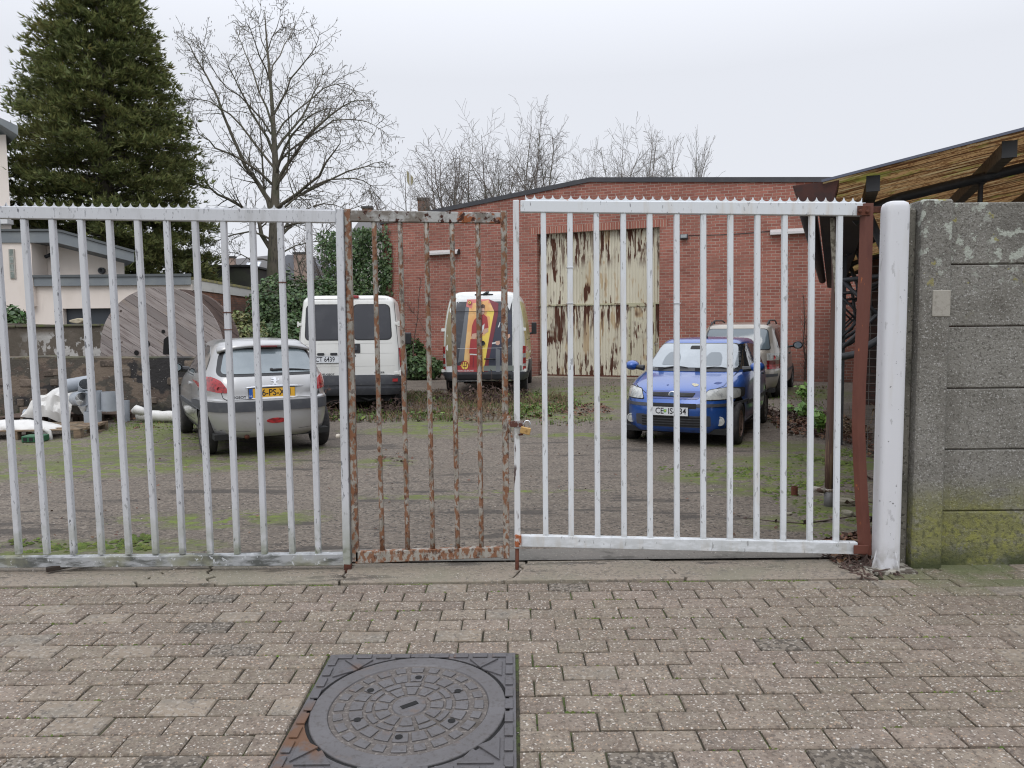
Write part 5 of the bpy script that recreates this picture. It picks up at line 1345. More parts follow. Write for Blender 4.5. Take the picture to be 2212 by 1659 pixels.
# sides
for ax_, sg in (('L',-1),('R',1)):
    c.panel('side_window', m_glass, rpoly([(1.42,.955),(2.82,.985),(2.25,1.31),(2.0,1.345),(1.45,1.345)], [.04,.06,.10,.06,.04], 4), ax_, .005, .06)
    c.panel('quarter_window', m_glass, rpoly([(.62,1.02),(1.36,.96),(1.38,1.345),(1.05,1.33),(.68,1.20)], [.05,.03,.03,.1,.08], 4), ax_, .005, .06)
    c.line([(1.38,.95),(1.36,.6),(1.33,.35)], ax_, .008); c.line([(2.86,.97),(2.84,.6),(2.72,.33)], ax_, .008); c.line([(1.33,.33),(2.70,.31)], ax_, .008)
    c.line([(1.35,.93),(2.9,.95)], ax_, .010, 'waist_seal')
    c.panel('rub_strip', m_bump, rpoly([(1.0,.50),(2.66,.50),(2.66,.56),(1.0,.56)], .01, 2), ax_, .012, .06)
    c.panel('door_handle', m_badge, rpoly([(1.47,.80),(1.62,.80),(1.62,.835),(1.47,.835)], .012, 2), ax_, .022, .04, .02)
    mm = MB(); mx_ = sg*.86; prof = [Vector((sg*(.835+.10*t+.085*sin(pi*t)*0), 2.56, .985)) for t in (0,1)]
    mm.lathe([(.0001,-.10),(.055,-.09),(.072,-.02),(.074,.045),(.066,.055)], 18, Matrix.Translation((sg*.885,2.58,.99)) @ Matrix.Rotation(pi/2,4,'X') @ Matrix.Scale(1.25,4,(1,0,0)), cap=False)
    mo = mm.build('wing_mirror', m_black if True else m_silver, c.root, smooth=True)
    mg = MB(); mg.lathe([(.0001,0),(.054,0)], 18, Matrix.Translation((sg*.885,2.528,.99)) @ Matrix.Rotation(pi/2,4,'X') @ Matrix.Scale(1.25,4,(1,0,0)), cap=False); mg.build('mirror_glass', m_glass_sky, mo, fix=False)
    mm = MB(); mm.tube([(sg*.70,2.60,.95),(sg*.86,2.60,.975)], .045, 8); mm.build('mirror_arm', m_black, mo)
c.panel('fuel_flap', m_silver, [(.80+.075*cos(a*pi/9), .84+.075*sin(a*pi/9)) for a in range(18)], 'L', .004, .04)
c.line([(.80+.078*cos(a*pi/9), .84+.078*sin(a*pi/9)) for a in range(19)], 'L', .005)
for x in (-.725,.725):
    c.wheel(x, .65, .305, .175, m_rim); c.wheel(x, 3.08, .305, .175, m_rim)
b = MB(); b.box(-.72,.72,.12,3.6,.17,.24); b.build('underfloor', m_under, c.root)

c.root.location.z = .07
for ch in c.root.children:
    if ch.name.split('.')[0] == 'wheel': ch.location.z -= .07-.012
# ---- white panel van -------------------------------------------------------------------
kbox = [(.36,.12,4.68,.90,11,5),(.42,.05,4.74,.97,11,5),(.55,.04,4.75,.995,12,5),(.70,.04,4.74,1.0,12,4.5),(.72,.055,4.72,1.0,14,4.5),(1.0,.055,4.50,1.0,14,4.2),(1.15,.06,4.15,.99,14,4.5),(1.25,.065,3.95,.975,14,5),(1.6,.085,3.45,.935,14,6),
        (2.02,.125,3.0,.875,13,7),(2.15,.145,2.85,.855,12,7),(2.20,.17,2.75,.815,10,7),(2.235,.24,2.66,.73,8,7)]
vp = P(756, 870, 14.25)
c = Car('parked_van', (vp.x, 14.25, 0), radians(6.5), 'plain white van with two dark tinted rear door windows', kbox, m_vanwhite, [(.98,.33,.38),(3.83,.33,.38)], .33, 'van', .03)
van1 = c
for sg in (-1, 1):
    cx_ = sg*.445
    c.panel('window_rubber', m_black, rpoly([(cx_-.365,1.39),(cx_+.365,1.39),(cx_+.345-sg*.015,2.07),(cx_-.345-sg*.015,2.07)], .11, 6), 'r', .004, .08)
    c.panel('rear_window', m_tint, rpoly([(cx_-.345,1.41),(cx_+.345,1.41),(cx_+.325-sg*.015,2.05),(cx_-.325-sg*.015,2.05)], .095, 6), 'r', .008, .08)
    c.line([(cx_-sg*.36,1.33),(cx_+sg*.36,1.33)], 'r', .006, 'door_crease', mat('crease_shadow_paint', (.42,.42,.40), .5) if 'crease_shadow_paint' not in MATS else MATS['crease_shadow_paint'])
    c.line([(cx_-sg*.36,1.14),(cx_+sg*.40,1.14)], 'r', .005, 'door_crease', MATS['crease_shadow_paint'])
    c.line([(cx_-sg*.36,.90),(cx_+sg*.40,.90)], 'r', .005, 'door_crease', MATS['crease_shadow_paint'])
    c.panel('tail_lamp', m_red, rpoly([(sg*.945,.86),(sg*.999,.86),(sg*.975,1.24),(sg*.925,1.24)][::sg], .015, 2), 'r', .012, .06, .02)
    for z in (.76, 1.70):
        h = c.cast('r', sg*(.885 if z < 1 else .875), z)[0]
        b = MB(); b.box(-.055,.055,-.020,.0,-.026,.026); b.box(-.075,-.045,-.008,.0,-.05,.05); b.box(.045,.075,-.008,.0,-.05,.05); b.build('hinge', m_vanwhite, c.root, loc=tuple(h+Vector((0,-.004,0))), bevel=.003)
        b = MB(); b.box(-.085,-.04,-.006,.0,-.058,-.048); b.box(.04,.085,-.006,.0,-.058,-.048); b.build('rust_run', MATS['rusting_cream_sheet_upper'] if False else m_rust, c.root, loc=tuple(h+Vector((0,-.002,0))))
c.line([(0,.70),(0,2.17)], 'r', .012)
c.line([(-.86,2.165),(.86,2.165)], 'r', .010); 
for sg in (-1,1): c.line([(sg*.925,.74),(sg*.92,1.2),(sg*.885,1.7),(sg*.845,2.16)], 'r', .008)
b = MB(); b.box(-.02,.20,.125,.22,2.185,2.235); b.build('brake_lamp', m_red, c.root, bevel=.01)
c.panel('bumper', m_bump, rpoly([(-.99,.43),(.99,.43),(.99,.715),(-.99,.715)], .02, 3), 'r', .035, .1, .05)
c.line([(-.97,.545),(.97,.545)], 'r', .010, 'bumper_groove', m_gap, .040)
c.panel('bumper_step', m_bump, rpoly([(-.99,.40),(.99,.40),(.99,.50),(-.99,.50)], .02, 3), 'r', .06, .1, .05)
c.panel('handle_recess', m_black, rpoly([(.045,1.15),(.21,1.15),(.21,1.325),(.045,1.325)], .012, 2), 'r', .010, .05)
h = c.cast('r', .125, 1.24)[0]; b = MB(); b.box(-.035,.035,-.03,.0,-.05,.05); b.build('door_handle', m_bump, c.root, loc=tuple(h), bevel=.012)
b = MB(); h = c.cast('r', .11, 1.10)[0]; b.lathe([(.018,0),(.015,-.012),(0,-.012)], 12, Matrix.Translation(h) @ Matrix.Rotation(-pi/2,4,'X')); b.build('lock', m_black, c.root)
c.plate('r', -.44, 1.035, .50, .125, m_plate_w, 'CT 6439', m_ink, .125, sx=.80, txtdx=-.0)
for x in (-.52,-.28):
    c.panel('plate_lamp', m_black, rpoly([(x-.065,1.115),(x+.065,1.115),(x+.065,1.16),(x-.065,1.16)], .015, 2), 'r', .012, .05)
c.write('PEUGEOT', 'r', -.40, .755, .046, m_bump, .006, 'badge_letters', 1.2, bold=.001)
c.write('BOXER', 'r', .56, .775, .046, m_bump, .006, 'badge_letters', 1.3, bold=.001)
b = MB(); b.box(.80,.90,.02,.05,.60,.66); b.build('reflector', m_red, c.root)
for ax_, sg in (('L',-1),('R',1)):
    c.line([(.15,.95),(3.3,.95)], ax_, .010, 'side_groove', MATS['crease_shadow_paint']); c.line([(3.35,1.95),(3.4,1.3),(3.4,.5)], ax_, .010)
    c.panel('cab_window', m_glass, rpoly([(3.42,1.32),(3.62,1.32),(3.50,1.55),(3.2,1.9),(3.1,1.9)], .04, 3), ax_, .006, .08)
    c.panel('side_strip', m_bump, rpoly([(1.3,.55),(3.4,.55),(3.4,.70),(1.3,.70)], .02, 2), ax_, .015, .1)
    mo = MB(); mo.box(sg*1.02-.09, sg*1.02+.09, 3.55, 3.68, 1.22, 1.50); mo.build('wing_mirror', m_black, c.root, bevel=.03, seg=2)
for x in (-.86,.86): c.wheel(x, .98, .335, .20, m_rim); c.wheel(x, 3.83, .335, .20, m_rim)
b = MB(); b.box(-.85,.85,.2,4.5,.30,.40); b.box(-.75,.75,.16,.30,.22,.34); b.tube([(.1,.12,.34),(.35,.10,.25),(.7,.14,.33)], .02, 6); b.build('underfloor', m_under, c.root)

# ---- van with printed graphics -----------------------------------------------------------
kspr = [(.36,.16,5.05,.90,9,4.5),(.42,.07,5.15,.965,9,4.5),(.55,.05,5.2,.99,10,4.2),(.66,.06,5.2,.996,10,4.2),(1.0,.065,5.05,.996,11,4),(1.2,.075,4.75,.985,11,4),(1.5,.095,4.1,.965,11,5),
        (1.8,.125,3.75,.93,10,6),(2.05,.165,3.45,.885,9,7),(2.26,.21,3.3,.835,8,7),(2.38,.27,3.2,.765,7,7),(2.43,.36,3.12,.66,6,7)]
sp_ = P(1045, 850, 17.45)
c = Car('parked_van', (sp_.x, 17.45, 0), radians(-3.2), 'high van with printed red, yellow and black graphics on its rear doors', kspr, m_wrapwhite, [(1.05,.35,.39),(4.3,.35,.39)], .35, 'van', .045)
van2 = c
m_ch = mat('print_charcoal', (.040,.044,.055), .35, coat=.4, layers=[dict(scale=(2,2,5), lo=.5, hi=.62, col=(.065,.07,.082))])
m_tan = mat('print_tan', (.25,.205,.11), .4, coat=.3, layers=[dict(scale=2.5, lo=.4, hi=.7, col=(.17,.14,.07))])
m_pr_red = mat('print_red', (.34,.030,.030), .35, coat=.4); m_pr_dred = mat('print_dark_red', (.19,.022,.035), .35, coat=.4)
m_pr_or = mat('print_orange', (.70,.36,.12), .35, coat=.4, layers=[dict(scale=2, lo=.4, hi=.65, col=(.78,.52,.22))])
m_pr_yel = mat('print_yellow', (.80,.60,.10), .35, coat=.4); m_pr_pink = mat('print_pink', (.62,.17,.15), .35, coat=.4)
m_pr_skin = mat('print_skin', (.55,.34,.25), .4, coat=.4); m_pr_pale = mat('print_pale', (.66,.68,.68), .4, coat=.4)
m_pr_navy = mat('print_navy', (.030,.035,.060), .35, coat=.4); m_pr_hair = mat('print_brown', (.10,.055,.035), .4); m_pr_grey = mat('print_grey', (.14,.15,.165), .4, coat=.4)
m_olive = mat('olive_yellow_wrap', (.36,.34,.10), .35, coat=.4, layers=[dict(scale=(.8,.8,1.4), lo=.45, hi=.6, col=(.44,.28,.06)), dict(scale=1.2, lo=.5, hi=.65, col=(.42,.43,.25))])
gm = MB(); GM = [m_ch, m_tan, m_pr_red, m_pr_dred, m_pr_or, m_pr_yel, m_pr_pink, m_pr_skin, m_pr_pale, m_pr_navy, m_pr_hair, m_pr_grey]
# picture of this door: from (crop px) to body metres
def W3(x, y): return ((x-682)/580.0, 2.43-(y-100)/580.0)
layer = [0]
def pr(mi, pts, d=None, r=0):
    layer[0] += 1
    q = [W3(x, y) for x, y in pts]
    if r: q = rpoly(q, r, 4)
    v, f = c.conform([q], 'r', .002+.0011*layer[0], .09, 0); gm.add(v, f, mi)
pr(8, [(215,110),(1060,110),(1090,250),(200,250)])
pr(0, [(320,235),(1068,235),(1068,1190),(275,1190),(290,800)])
pr(1, [(250,180),(315,180),(262,560),(255,1090),(180,1100),(165,850),(180,560),(215,330)])
pr(8, [(180,1100),(262,1110),(262,1270),(200,1275)])
pr(11, [(445,300),(540,340),(475,700),(415,1020),(335,1050),(400,640)])
pr(4, [(500,250),(760,210),(830,370),(690,1180),(600,1130),(330,1110),(415,1050)])
pr(6, [(465,205),(760,205),(790,255),(650,270),(540,255),(530,330),(450,300)])
pr(4, [(545,260),(755,215),(735,400),(600,420),(530,340)])
pr(3, [(755,205),(885,260),(880,400),(790,850),(725,1250),(675,1250),(700,1050),(830,370)])
pr(5, [(735,370),(830,370),(780,600),(745,800),(700,1060),(675,1120),(665,640)])
pr(4, [(700,410),(770,440),(770,560),(700,690),(640,700),(640,430)])
# figure in red kit
pr(2, [(610,430),(690,405),(735,445),(752,590),(700,598),(690,660),(600,700),(520,700),(530,560),(560,480)])
pr(8, [(668,560),(700,530),(690,600),(650,680)])
pr(7, [(748,585),(750,640),(690,672),(662,650),(690,610)])
pr(7, [(535,665),(592,655),(598,700),(560,740),(520,720)])
pr(2, [(510,735),(600,735),(665,740),(665,800),(600,935),(490,920)])
pr(8, [(500,930),(598,935),(598,950),(500,945)])
pr(2, [(498,950),(600,955),(596,1120),(535,1112),(490,1110)])
pr(3, [(545,960),(556,960),(548,1112),(534,1112)])
pr(7, [(652,310),(695,310),(700,380),(675,415),(650,400)], r=.02)
pr(10, [(645,285),(680,270),(705,290),(700,330),(660,320),(648,340)])
# figure in dark clothes
pr(9, [(885,450),(960,400),(1060,420),(1066,760),(960,820),(940,1190),(740,1190),(760,990),(815,740),(860,560)])
pr(7, [(845,765),(900,760),(905,800),(880,822),(848,810)]); pr(8, [(798,785),(852,778),(852,796),(798,805)])
pr(7, [(1005,680),(1038,672),(1040,710),(1008,740)]); pr(8, [(878,580),(905,510),(912,520),(892,585)])
pr(11, [(850,860),(905,880),(900,1190),(850,1190),(845,1000)]); pr(8, [(845,1212),(905,1212),(905,1235),(845,1232)])
pr(8, [(1000,180),(1060,190),(1062,250),(1030,330),(1005,250)]); pr(8, [(1005,300),(1045,230),(1062,240),(1035,360)])
# red foot, gold badges
pr(2, [(330,1085),(600,1120),(600,1180),(565,1182),(335,1175)])
def circ(cx_, cy_, r_, n=24): return [(cx_+r_*cos(2*pi*i/n), cy_+r_*sin(2*pi*i/n)*1.15) for i in range(n)]
pr(2, circ(430,1088,56)); pr(5, circ(430,1088,45))
for p in ([(426,1045),(434,1045),(434,1140),(426,1140)],[(400,1062),(407,1062),(410,1095),(450,1095),(453,1062),(460,1062),(456,1105),(404,1105)],[(393,1070),(403,1040),(412,1070)],[(420,1060),(430,1030),(440,1060)],[(448,1070),(457,1040),(467,1070)]): pr(3, p)
pr(10, circ(500,252,24)); pr(5, circ(500,252,17)); pr(2, [(494,240),(506,240),(506,266),(494,266)])
gm.build('door_graphics', GM, c.root, fix=False)
x_, z_ = W3(432,1160); c.write('KEVIN DE BRUYNE', 'r', x_+.02, z_+.005, .052, m_pr_pale, .06, 'lettering', .85)
c.line([W3(270,372), W3(1060,372)], 'r', .012, off=.058); c.line([W3(665,240), W3(665,1240)], 'r', .012, off=.058); c.line([W3(340,860), W3(480,860), W3(900,856), W3(1050,830)], 'r', .006, 'pale_stripe', m_pr_pale, .058)
b = MB(); x_, z_ = W3(675,790); h = c.cast('r', x_, z_)[0]; b.lathe([(.055,.0),(.055,-.012),(.0001,-.016)], 20, Matrix.Translation(h+Vector((0,-.06,0))) @ Matrix.Rotation(pi/2,4,'X'), cap=False); b.build('badge_hole', m_black, c.root)
x_, z_ = W3(770,1000); h = c.cast('r', x_, z_)[0]; b = MB(); b.tube([h+Vector((-.13,-.09,0)), h+Vector((.13,-.09,0))], [.016,.018], 8); b.build('door_handle', m_black, c.root, smooth=True)
for sg in (-1, 1):
    pts = [(sg*.998,1.125),(sg*.90,1.095),(sg*.905,.53+.06),(sg*.995,.58)]
    tl = MB()
    for (za, zb, mi) in ((.62,.70,0),(.70,.76,1),(.76,.90,0),(.90,1.0,1),(1.0,1.17,0)):
        q = [(sg*.90,za),(sg*.996,za),(sg*(.996 if zb < 1.1 else .985),zb-(.0 if zb < 1.1 else .02)),(sg*.905,zb)]
        if sg < 0: q = q[::-1]
        v, f = c.conform([q], 'r', .022, .06, .03); tl.add(v, f, mi)
    tl.build('tail_lamp', [m_red, m_clear], c.root)
    for z in (.60, 1.55):
        h = c.cast('r', sg*.93, z)[0]; b = MB(); b.box(-.07,.05,-.03,.0,-.035,.035); b.build('hinge', m_vanwhite, c.root, loc=tuple(h+Vector((0,-.02,0))), bevel=.004)
    ax_ = 'L' if sg < 0 else 'R'
    c.panel('side_wrap', m_olive, rpoly([(.30,.85),(4.2,.85),(3.4,2.1),(3.0,2.2),(.45,2.2),(.30,1.6)], .08, 3), ax_, .004, .12)
    c.line([(.5,1.3),(3.6,1.3)], ax_, .012, off=.008); c.line([(1.5,.8),(1.5,2.1)], ax_, .012, off=.008); c.line([(2.9,.8),(2.9,2.1)], ax_, .012, off=.008)
    c.panel('cab_window', m_glass, rpoly([(3.35,1.40),(4.05,1.40),(3.55,1.95),(3.3,1.95)], .05, 3), ax_, .009, .1)
    c.panel('side_cladding', m_bump, rpoly([(1.5,.45),(3.85,.45),(3.85,.72),(1.5,.80)], .03, 2), ax_, .02, .12)
    mo = MB(); mo.box(sg*1.07-.07, sg*1.07+.07, 3.85, 3.97, 1.40, 1.72); mo.tube([(sg*.93,3.9,1.4),(sg*1.05,3.9,1.45)], .03, 6); mo.build('wing_mirror', m_black, c.root, bevel=.03, seg=2)
c.panel('rear_bumper', m_bump, rpoly([(-.99,.42),(.99,.42),(.99,.575),(-.99,.575)], .03, 3), 'r', .05, .1, .06)
c.panel('bumper_step', m_black, rpoly([(-.62,.44),(.62,.44),(.62,.53),(-.62,.53)], .02, 3), 'r', .075, .1, .05)
c.panel('sill_trim', mat('grey_green_film', (.17,.19,.17), .4), rpoly([(0,.60),(.86,.60),(.86,.72),(0,.72)], .01, 2), 'r', .03, .1)
b = MB(); b.box(-.20,.22,.24,.36,2.33,2.375); b.tube([(.0,.25,2.36),(.08,.22,2.40),(.10,.30,2.42)], .03, 8); b.build('reversing_camera', m_black, c.root)
x_, z_ = W3(450,1265); c.plate('r', x_, z_, .50, .112, m_plate_w, '1-NRU-005', m_inkred, .105, sx=.83)
for (px_) in (1030,): 
    x_, z_ = W3(px_,1258); c.panel('sticker', mat('green_white_sticker', (.55,.66,.52), .5), [(x_-.035,z_-.03),(x_+.035,z_-.03),(x_+.035,z_+.03),(x_-.035,z_+.03)], 'r', .05, 0, 0)
for x in (-.87,.87): c.wheel(x, 1.05, .345, .21, m_rim); c.wheel(x, 4.3, .345, .21, m_rim)
b = MB(); b.box(-.8,.8,.3,5,.32,.42); b.build('underfloor', m_under, c.root)

# ---- blue hatchback facing us --------------------------------------------------------------
# (its nose points towards us: the body is built nose at +y and turned round)
kpal = [(.20,.08,3.66,.72,5,4.5),(.26,.02,3.72,.775,5,4),(.40,0,3.755,.812,5,3.7),(.50,.0,3.765,.817,5,3.6),(.56,.01,3.755,.817,5,3.6),(.60,.02,3.735,.815,5,3.7),(.68,.04,3.69,.812,5,3.8),(.76,.06,3.60,.808,5,3.8),(.84,.08,3.36,.80,5,3.8),(.90,.10,3.08,.785,5,3.8),(.945,.12,2.80,.772,5,4.0),(.975,.14,2.72,.76,5,4.6),
        (1.06,.20,2.58,.725,5,5),(1.18,.28,2.38,.68,5,5.2),(1.30,.37,2.17,.63,5,5.2),(1.37,.46,2.03,.585,5,5),(1.40,.56,1.93,.53,5,5)]
fc = G(1490, 931)       # below the nose
hd = radians(-24)
HB = radians(26)
tail = Vector((2.10, 10.0, 0)) + Vector((sin(HB), cos(HB), 0))*3.765
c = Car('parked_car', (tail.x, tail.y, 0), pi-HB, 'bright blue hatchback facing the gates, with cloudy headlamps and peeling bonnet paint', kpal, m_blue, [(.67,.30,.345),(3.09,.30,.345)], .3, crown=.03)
blue = c
ws = rpoly([(-.685,.985),(.685,.985),(.585,1.345),(-.585,1.345)], [.05,.05,.08,.08], 5)
c.panel('window_surround', m_black, ws, 'f', .004, .06)
c.panel('windscreen', m_glass_ws, rpoly([(-.655,1.0),(.655,1.0),(.56,1.33),(-.56,1.33)], [.05,.05,.07,.07], 5), 'f', .010, .06)
# seat and mirror shapes seen through the sky-tinted glass are flat darker patches laid on it
c.panel('inner_mirror', m_gap, rpoly([(-.10,1.25),(.09,1.25),(.09,1.30),(-.10,1.30)], .015, 3), 'f', .012, .05, 0)
for (x_, nm_) in ((-.30,'seat'),(.30,'seat')):
    c.panel(nm_, mat('seat_grey', (.17,.195,.215), .3) if 'seat_grey' not in MATS else MATS['seat_grey'], rpoly([(x_-.13,1.03),(x_+.13,1.03),(x_+.12,1.14),(x_+.07,1.21),(x_-.07,1.21),(x_-.12,1.14)], .03, 3), 'f', .012, .05, 0)
# cowl, wipers
c.panel('cowl', m_black, rpoly([(-.66,.955),(.66,.955),(.68,.99),(-.68,.99)], .01, 2), 'f', .006, .06)
for (xa_, xb_) in ((.42,.02),(-.12,-.52)):
    pts = []
    for i in range(8):
        t = i/7; x = xa_+(xb_-xa_)*t; z = .985+.035*sin(pi*t*.8); h = c.cast('f', x, z)[0]; pts.append((x, h.y+.03, z))
    b = MB(); b.tube(pts, [.014,.012,.010,.009,.008,.007,.006,.005], 6); h = pts[0]; b.box(xa_-.04, xa_+.03, h[1]-.02, h[1]+.02, .965, 1.01); b.build('wiper', m_black, c.root, smooth=False)
# bonnet joints and crease lines
for sg in (-1,1):
    c.line([(sg*.66,.955),(sg*.63,.87),(sg*.60,.80),(sg*.42,.735),(sg*.36,.70)], 'f', .007)
    q = [(sg*.375,.625),(sg*.79,.63),(sg*.785,.76),(sg*.66,.79),(sg*.44,.765)]
    if sg < 0: q = q[::-1]
    c.panel('headlamp_rim', m_gap, rpoly([(x*1.008, z) for x, z in q], .03, 3), 'f', .004, .05)
    hl = c.panel('headlamp', m_clear, rpoly([(x*.995, z) for x, z in ([(sg*.39,.637),(sg*.775,.642),(sg*.770,.75),(sg*.655,.778),(sg*.45,.753)] if sg > 0 else [(sg*.39,.637),(sg*.775,.642),(sg*.770,.75),(sg*.655,.778),(sg*.45,.753)][::-1])], .028, 3), 'f', .012, .05, .02)
    fb = MB(); h = c.cast('f', sg*.60, .355)[0]; fb.lathe([(.062,-.01),(.062,.012),(.05,.014),(.048,.004),(.0001,.012)], 18, Matrix.Translation(h) @ Matrix.Rotation(-pi/2,4,'X'), cap=False); fb.build('fog_lamp', m_clear, c.root, smooth=False)
    c.panel('fog_recess', m_bump, rpoly([(sg*.36,.29),(sg*.50,.29),(sg*.50,.43),(sg*.36,.44)][::sg], .02, 2), 'f', .003, .06)
    c.panel('bumper_strip', m_bump, rpoly([(sg*.33,.545),(sg*.81,.545),(sg*.81,.585),(sg*.33,.585)][::sg], .01, 2), 'f', .012, .05, .02)
c.panel('grille_surround', mat('grille_blue', (.012,.045,.23), .35, coat=.8), rpoly([(-.345,.645),(.345,.645),(.385,.745),(-.385,.745)], .03, 4), 'f', .006, .05)
c.panel('grille', m_gap, rpoly([(-.27,.668),(.27,.668),(.30,.722),(-.30,.722)], .012, 3), 'f', .011, .05)
for z in (.682,.695,.708): c.line([(-.28,z),(.28,z)], 'f', .004, 'grille_slat', m_bump, .016)
h = c.cast('f', 0, .70)[0]; b = MB(); b.lathe([(.050,.0),(.050,.012),(.040,.016),(.038,.012),(.0001,.013)], 24, Matrix.Translation(h+Vector((0,.012,0))) @ Matrix.Rotation(-pi/2,4,'X'), cap=False); bo = b.build('badge', m_badge, c.root)
b = MB(); b.lathe([(.0001,.015),(.036,.014)], 20, Matrix.Translation(h+Vector((0,.012,0))) @ Matrix.Rotation(-pi/2,4,'X'), cap=False); b.build('badge_centre', mat('badge_blue', (.10,.16,.26), .3), bo, fix=False)
c.panel('upper_intake', m_gap, rpoly([(-.33,.525),(.33,.525),(.33,.59),(-.33,.59)], .01, 2), 'f', .004, .05)
c.panel('lower_grille', m_bump, rpoly([(-.42,.275),(.42,.275),(.46,.43),(-.46,.43)], .02, 3), 'f', .004, .05)
for z in (.30,.335,.37,.405): c.line([(-.40,z),(.40,z)], 'f', .018, 'lower_slat', m_gap, .008)
c.plate('f', 0.03, .487, .52, .112, m_plate_w, 'CE  IS-234', m_ink, .112, True, 'SLO', txtdx=.032, sx=.86)
h = c.cast('f', .03, .487)[0]
b = MB(); x0c = .03+.0; b.add([(x_, h.y+.0235, z_) for x_, z_ in ((.072+.020,.512),(.072-.020,.512),(.072-.018,.48),(.072,.466),(.072+.018,.48))], [(0,1,2,3,4)]); b.build('plate_crest', mat('crest_green', (.10,.38,.12), .5), c.root, fix=False)
b = MB(); b.add([(x_, h.y+.0245, z_) for x_, z_ in ((.072+.010,.504),(.072-.012,.504),(.072-.010,.49),(.072,.478))], [(0,1,2,3)]); b.build('plate_crest', mat('crest_yellow', (.65,.55,.10), .5), c.root, fix=False)
# peeled patches on the bonnet
for (x, z, s_, k) in ((-.26,.815,.045,1),(-.22,.825,.03,1),(-.52,.835,.05,0),(.12,.81,.02,0)):
    r2 = random.Random(int(x*100)); q = [(x+s_*cos(2*pi*i/9)*r2.uniform(.4,1), z+s_*.45*sin(2*pi*i/9)*r2.uniform(.4,1)) for i in range(9)]
    c.panel('peeled_paint', mat('bare_cream_primer', (.50,.46,.33), .7) if k and 'bare_cream_primer' not in MATS else (MATS['bare_cream_primer'] if k else mat('dark_blue_patch', (.02,.05,.20), .5)), q, 'f', .003, .04, 0)
h = c.cast('t', -.05, 1.75)[0]; b = MB(); b.tube([h+Vector((0,.0,0)), h+Vector((0,.0,.03))], .016, 8); b.tube([h+Vector((0,.0,.02)), h+Vector((-.04,-.16,.26))], .004, 5); b.build('aerial', m_black, c.root)
for ax_, sg in (('L',-1),('R',1)):
    c.panel('side_window', m_glass, rpoly([(1.62,.97),(2.66,.985),(2.2,1.27),(1.95,1.33),(1.64,1.33)], .04, 4), ax_, .006, .06)
    c.panel('side_window', m_glass, rpoly([(.70,.99),(1.56,.97),(1.58,1.33),(1.0,1.31),(.78,1.22)], .05, 4), ax_, .006, .06)
    c.line([(1.59,1.0),(1.57,.6),(1.50,.33)], ax_, .008); c.line([(2.74,.96),(2.72,.6),(2.62,.32)], ax_, .008); c.line([(1.0,.33),(2.62,.30)], ax_, .008); c.line([(.72,.95),(1.0,.6)], ax_, .008)
    c.panel('rub_strip', m_bump, rpoly([(.98,.50),(2.66,.50),(2.66,.56),(.98,.56)], .01, 2), ax_, .012, .06)
    for yy in (.98, 1.72): c.panel('door_handle', m_black, rpoly([(yy,.83),(yy+.15,.83),(yy+.15,.865),(yy,.865)], .012, 2), ax_, .02, .04, .02)
    mm = MB(); mm.lathe([(.066,-.06),(.074,-.045),(.074,.02),(.055,.085),(.02,.11),(.0001,.113)], 18, Matrix.Translation((sg*.915,2.50,1.02)) @ Matrix.Rotation(-pi/2,4,'X') @ Matrix.Scale(1.35,4,(1,0,0)), cap=True)
    mo = mm.build('wing_mirror', m_blue, c.root, smooth=True); mm = MB(); mm.tube([(sg*.72,2.54,.985),(sg*.86,2.53,1.0)], [.045,.03], 8); mm.build('mirror_arm', m_black, mo)
    h = c.cast(ax_, 3.0, .60)[0]; 
for x in (-.715,.715):
    c.wheel(x, .67, .292, .175, m_rim); c.wheel(x, 3.09, .292, .175, m_rimred, 'alloy', steer=0)
b = MB(); b.box(-.72,.72,.12,3.6,.18,.25); b.build('underfloor', m_under, c.root)

# ---- champagne people carrier behind it ------------------------------------------------------
kgal = [(.24,.10,4.50,.78,5,4.5),(.30,.03,4.60,.86,5,4.2),(.45,0,4.63,.895,5.5,4),(.60,0,4.63,.905,5.5,4),(.70,.02,4.60,.905,5.5,4),(.73,.05,4.58,.903,5.5,4),(.95,.07,4.30,.90,5.5,4),(1.05,.08,4.05,.89,5.5,4),(1.12,.10,3.75,.875,5.5,4.5),(1.30,.16,3.35,.83,6,5),(1.50,.27,2.95,.765,6,5.5),
        (1.62,.36,2.7,.715,6,6),(1.67,.42,2.58,.67,5.5,6),(1.695,.52,2.48,.60,5,6)]
gl_ = P(1592, 860, 16.55)
c = Car('parked_car', (4.80, 16.35, 0), -radians(25), 'champagne people carrier with roof rails, seen from behind beyond the blue car', kgal, m_beige, [(.86,.33,.375),(3.70,.33,.375)], .33, crown=.03)
gal = c
c.panel('window_surround', m_black, rpoly([(-.72,1.13),(.72,1.13),(.64,1.59),(-.64,1.59)], [.06,.06,.10,.10], 5), 'r', .004, .08)
c.panel('rear_window', mat('rear_glass_grey', (.10,.13,.15), .12, spec=.8, coat=.5), rpoly([(-.70,1.15),(.70,1.15),(.62,1.575),(-.62,1.575)], [.05,.05,.09,.09], 5), 'r', .009, .08)
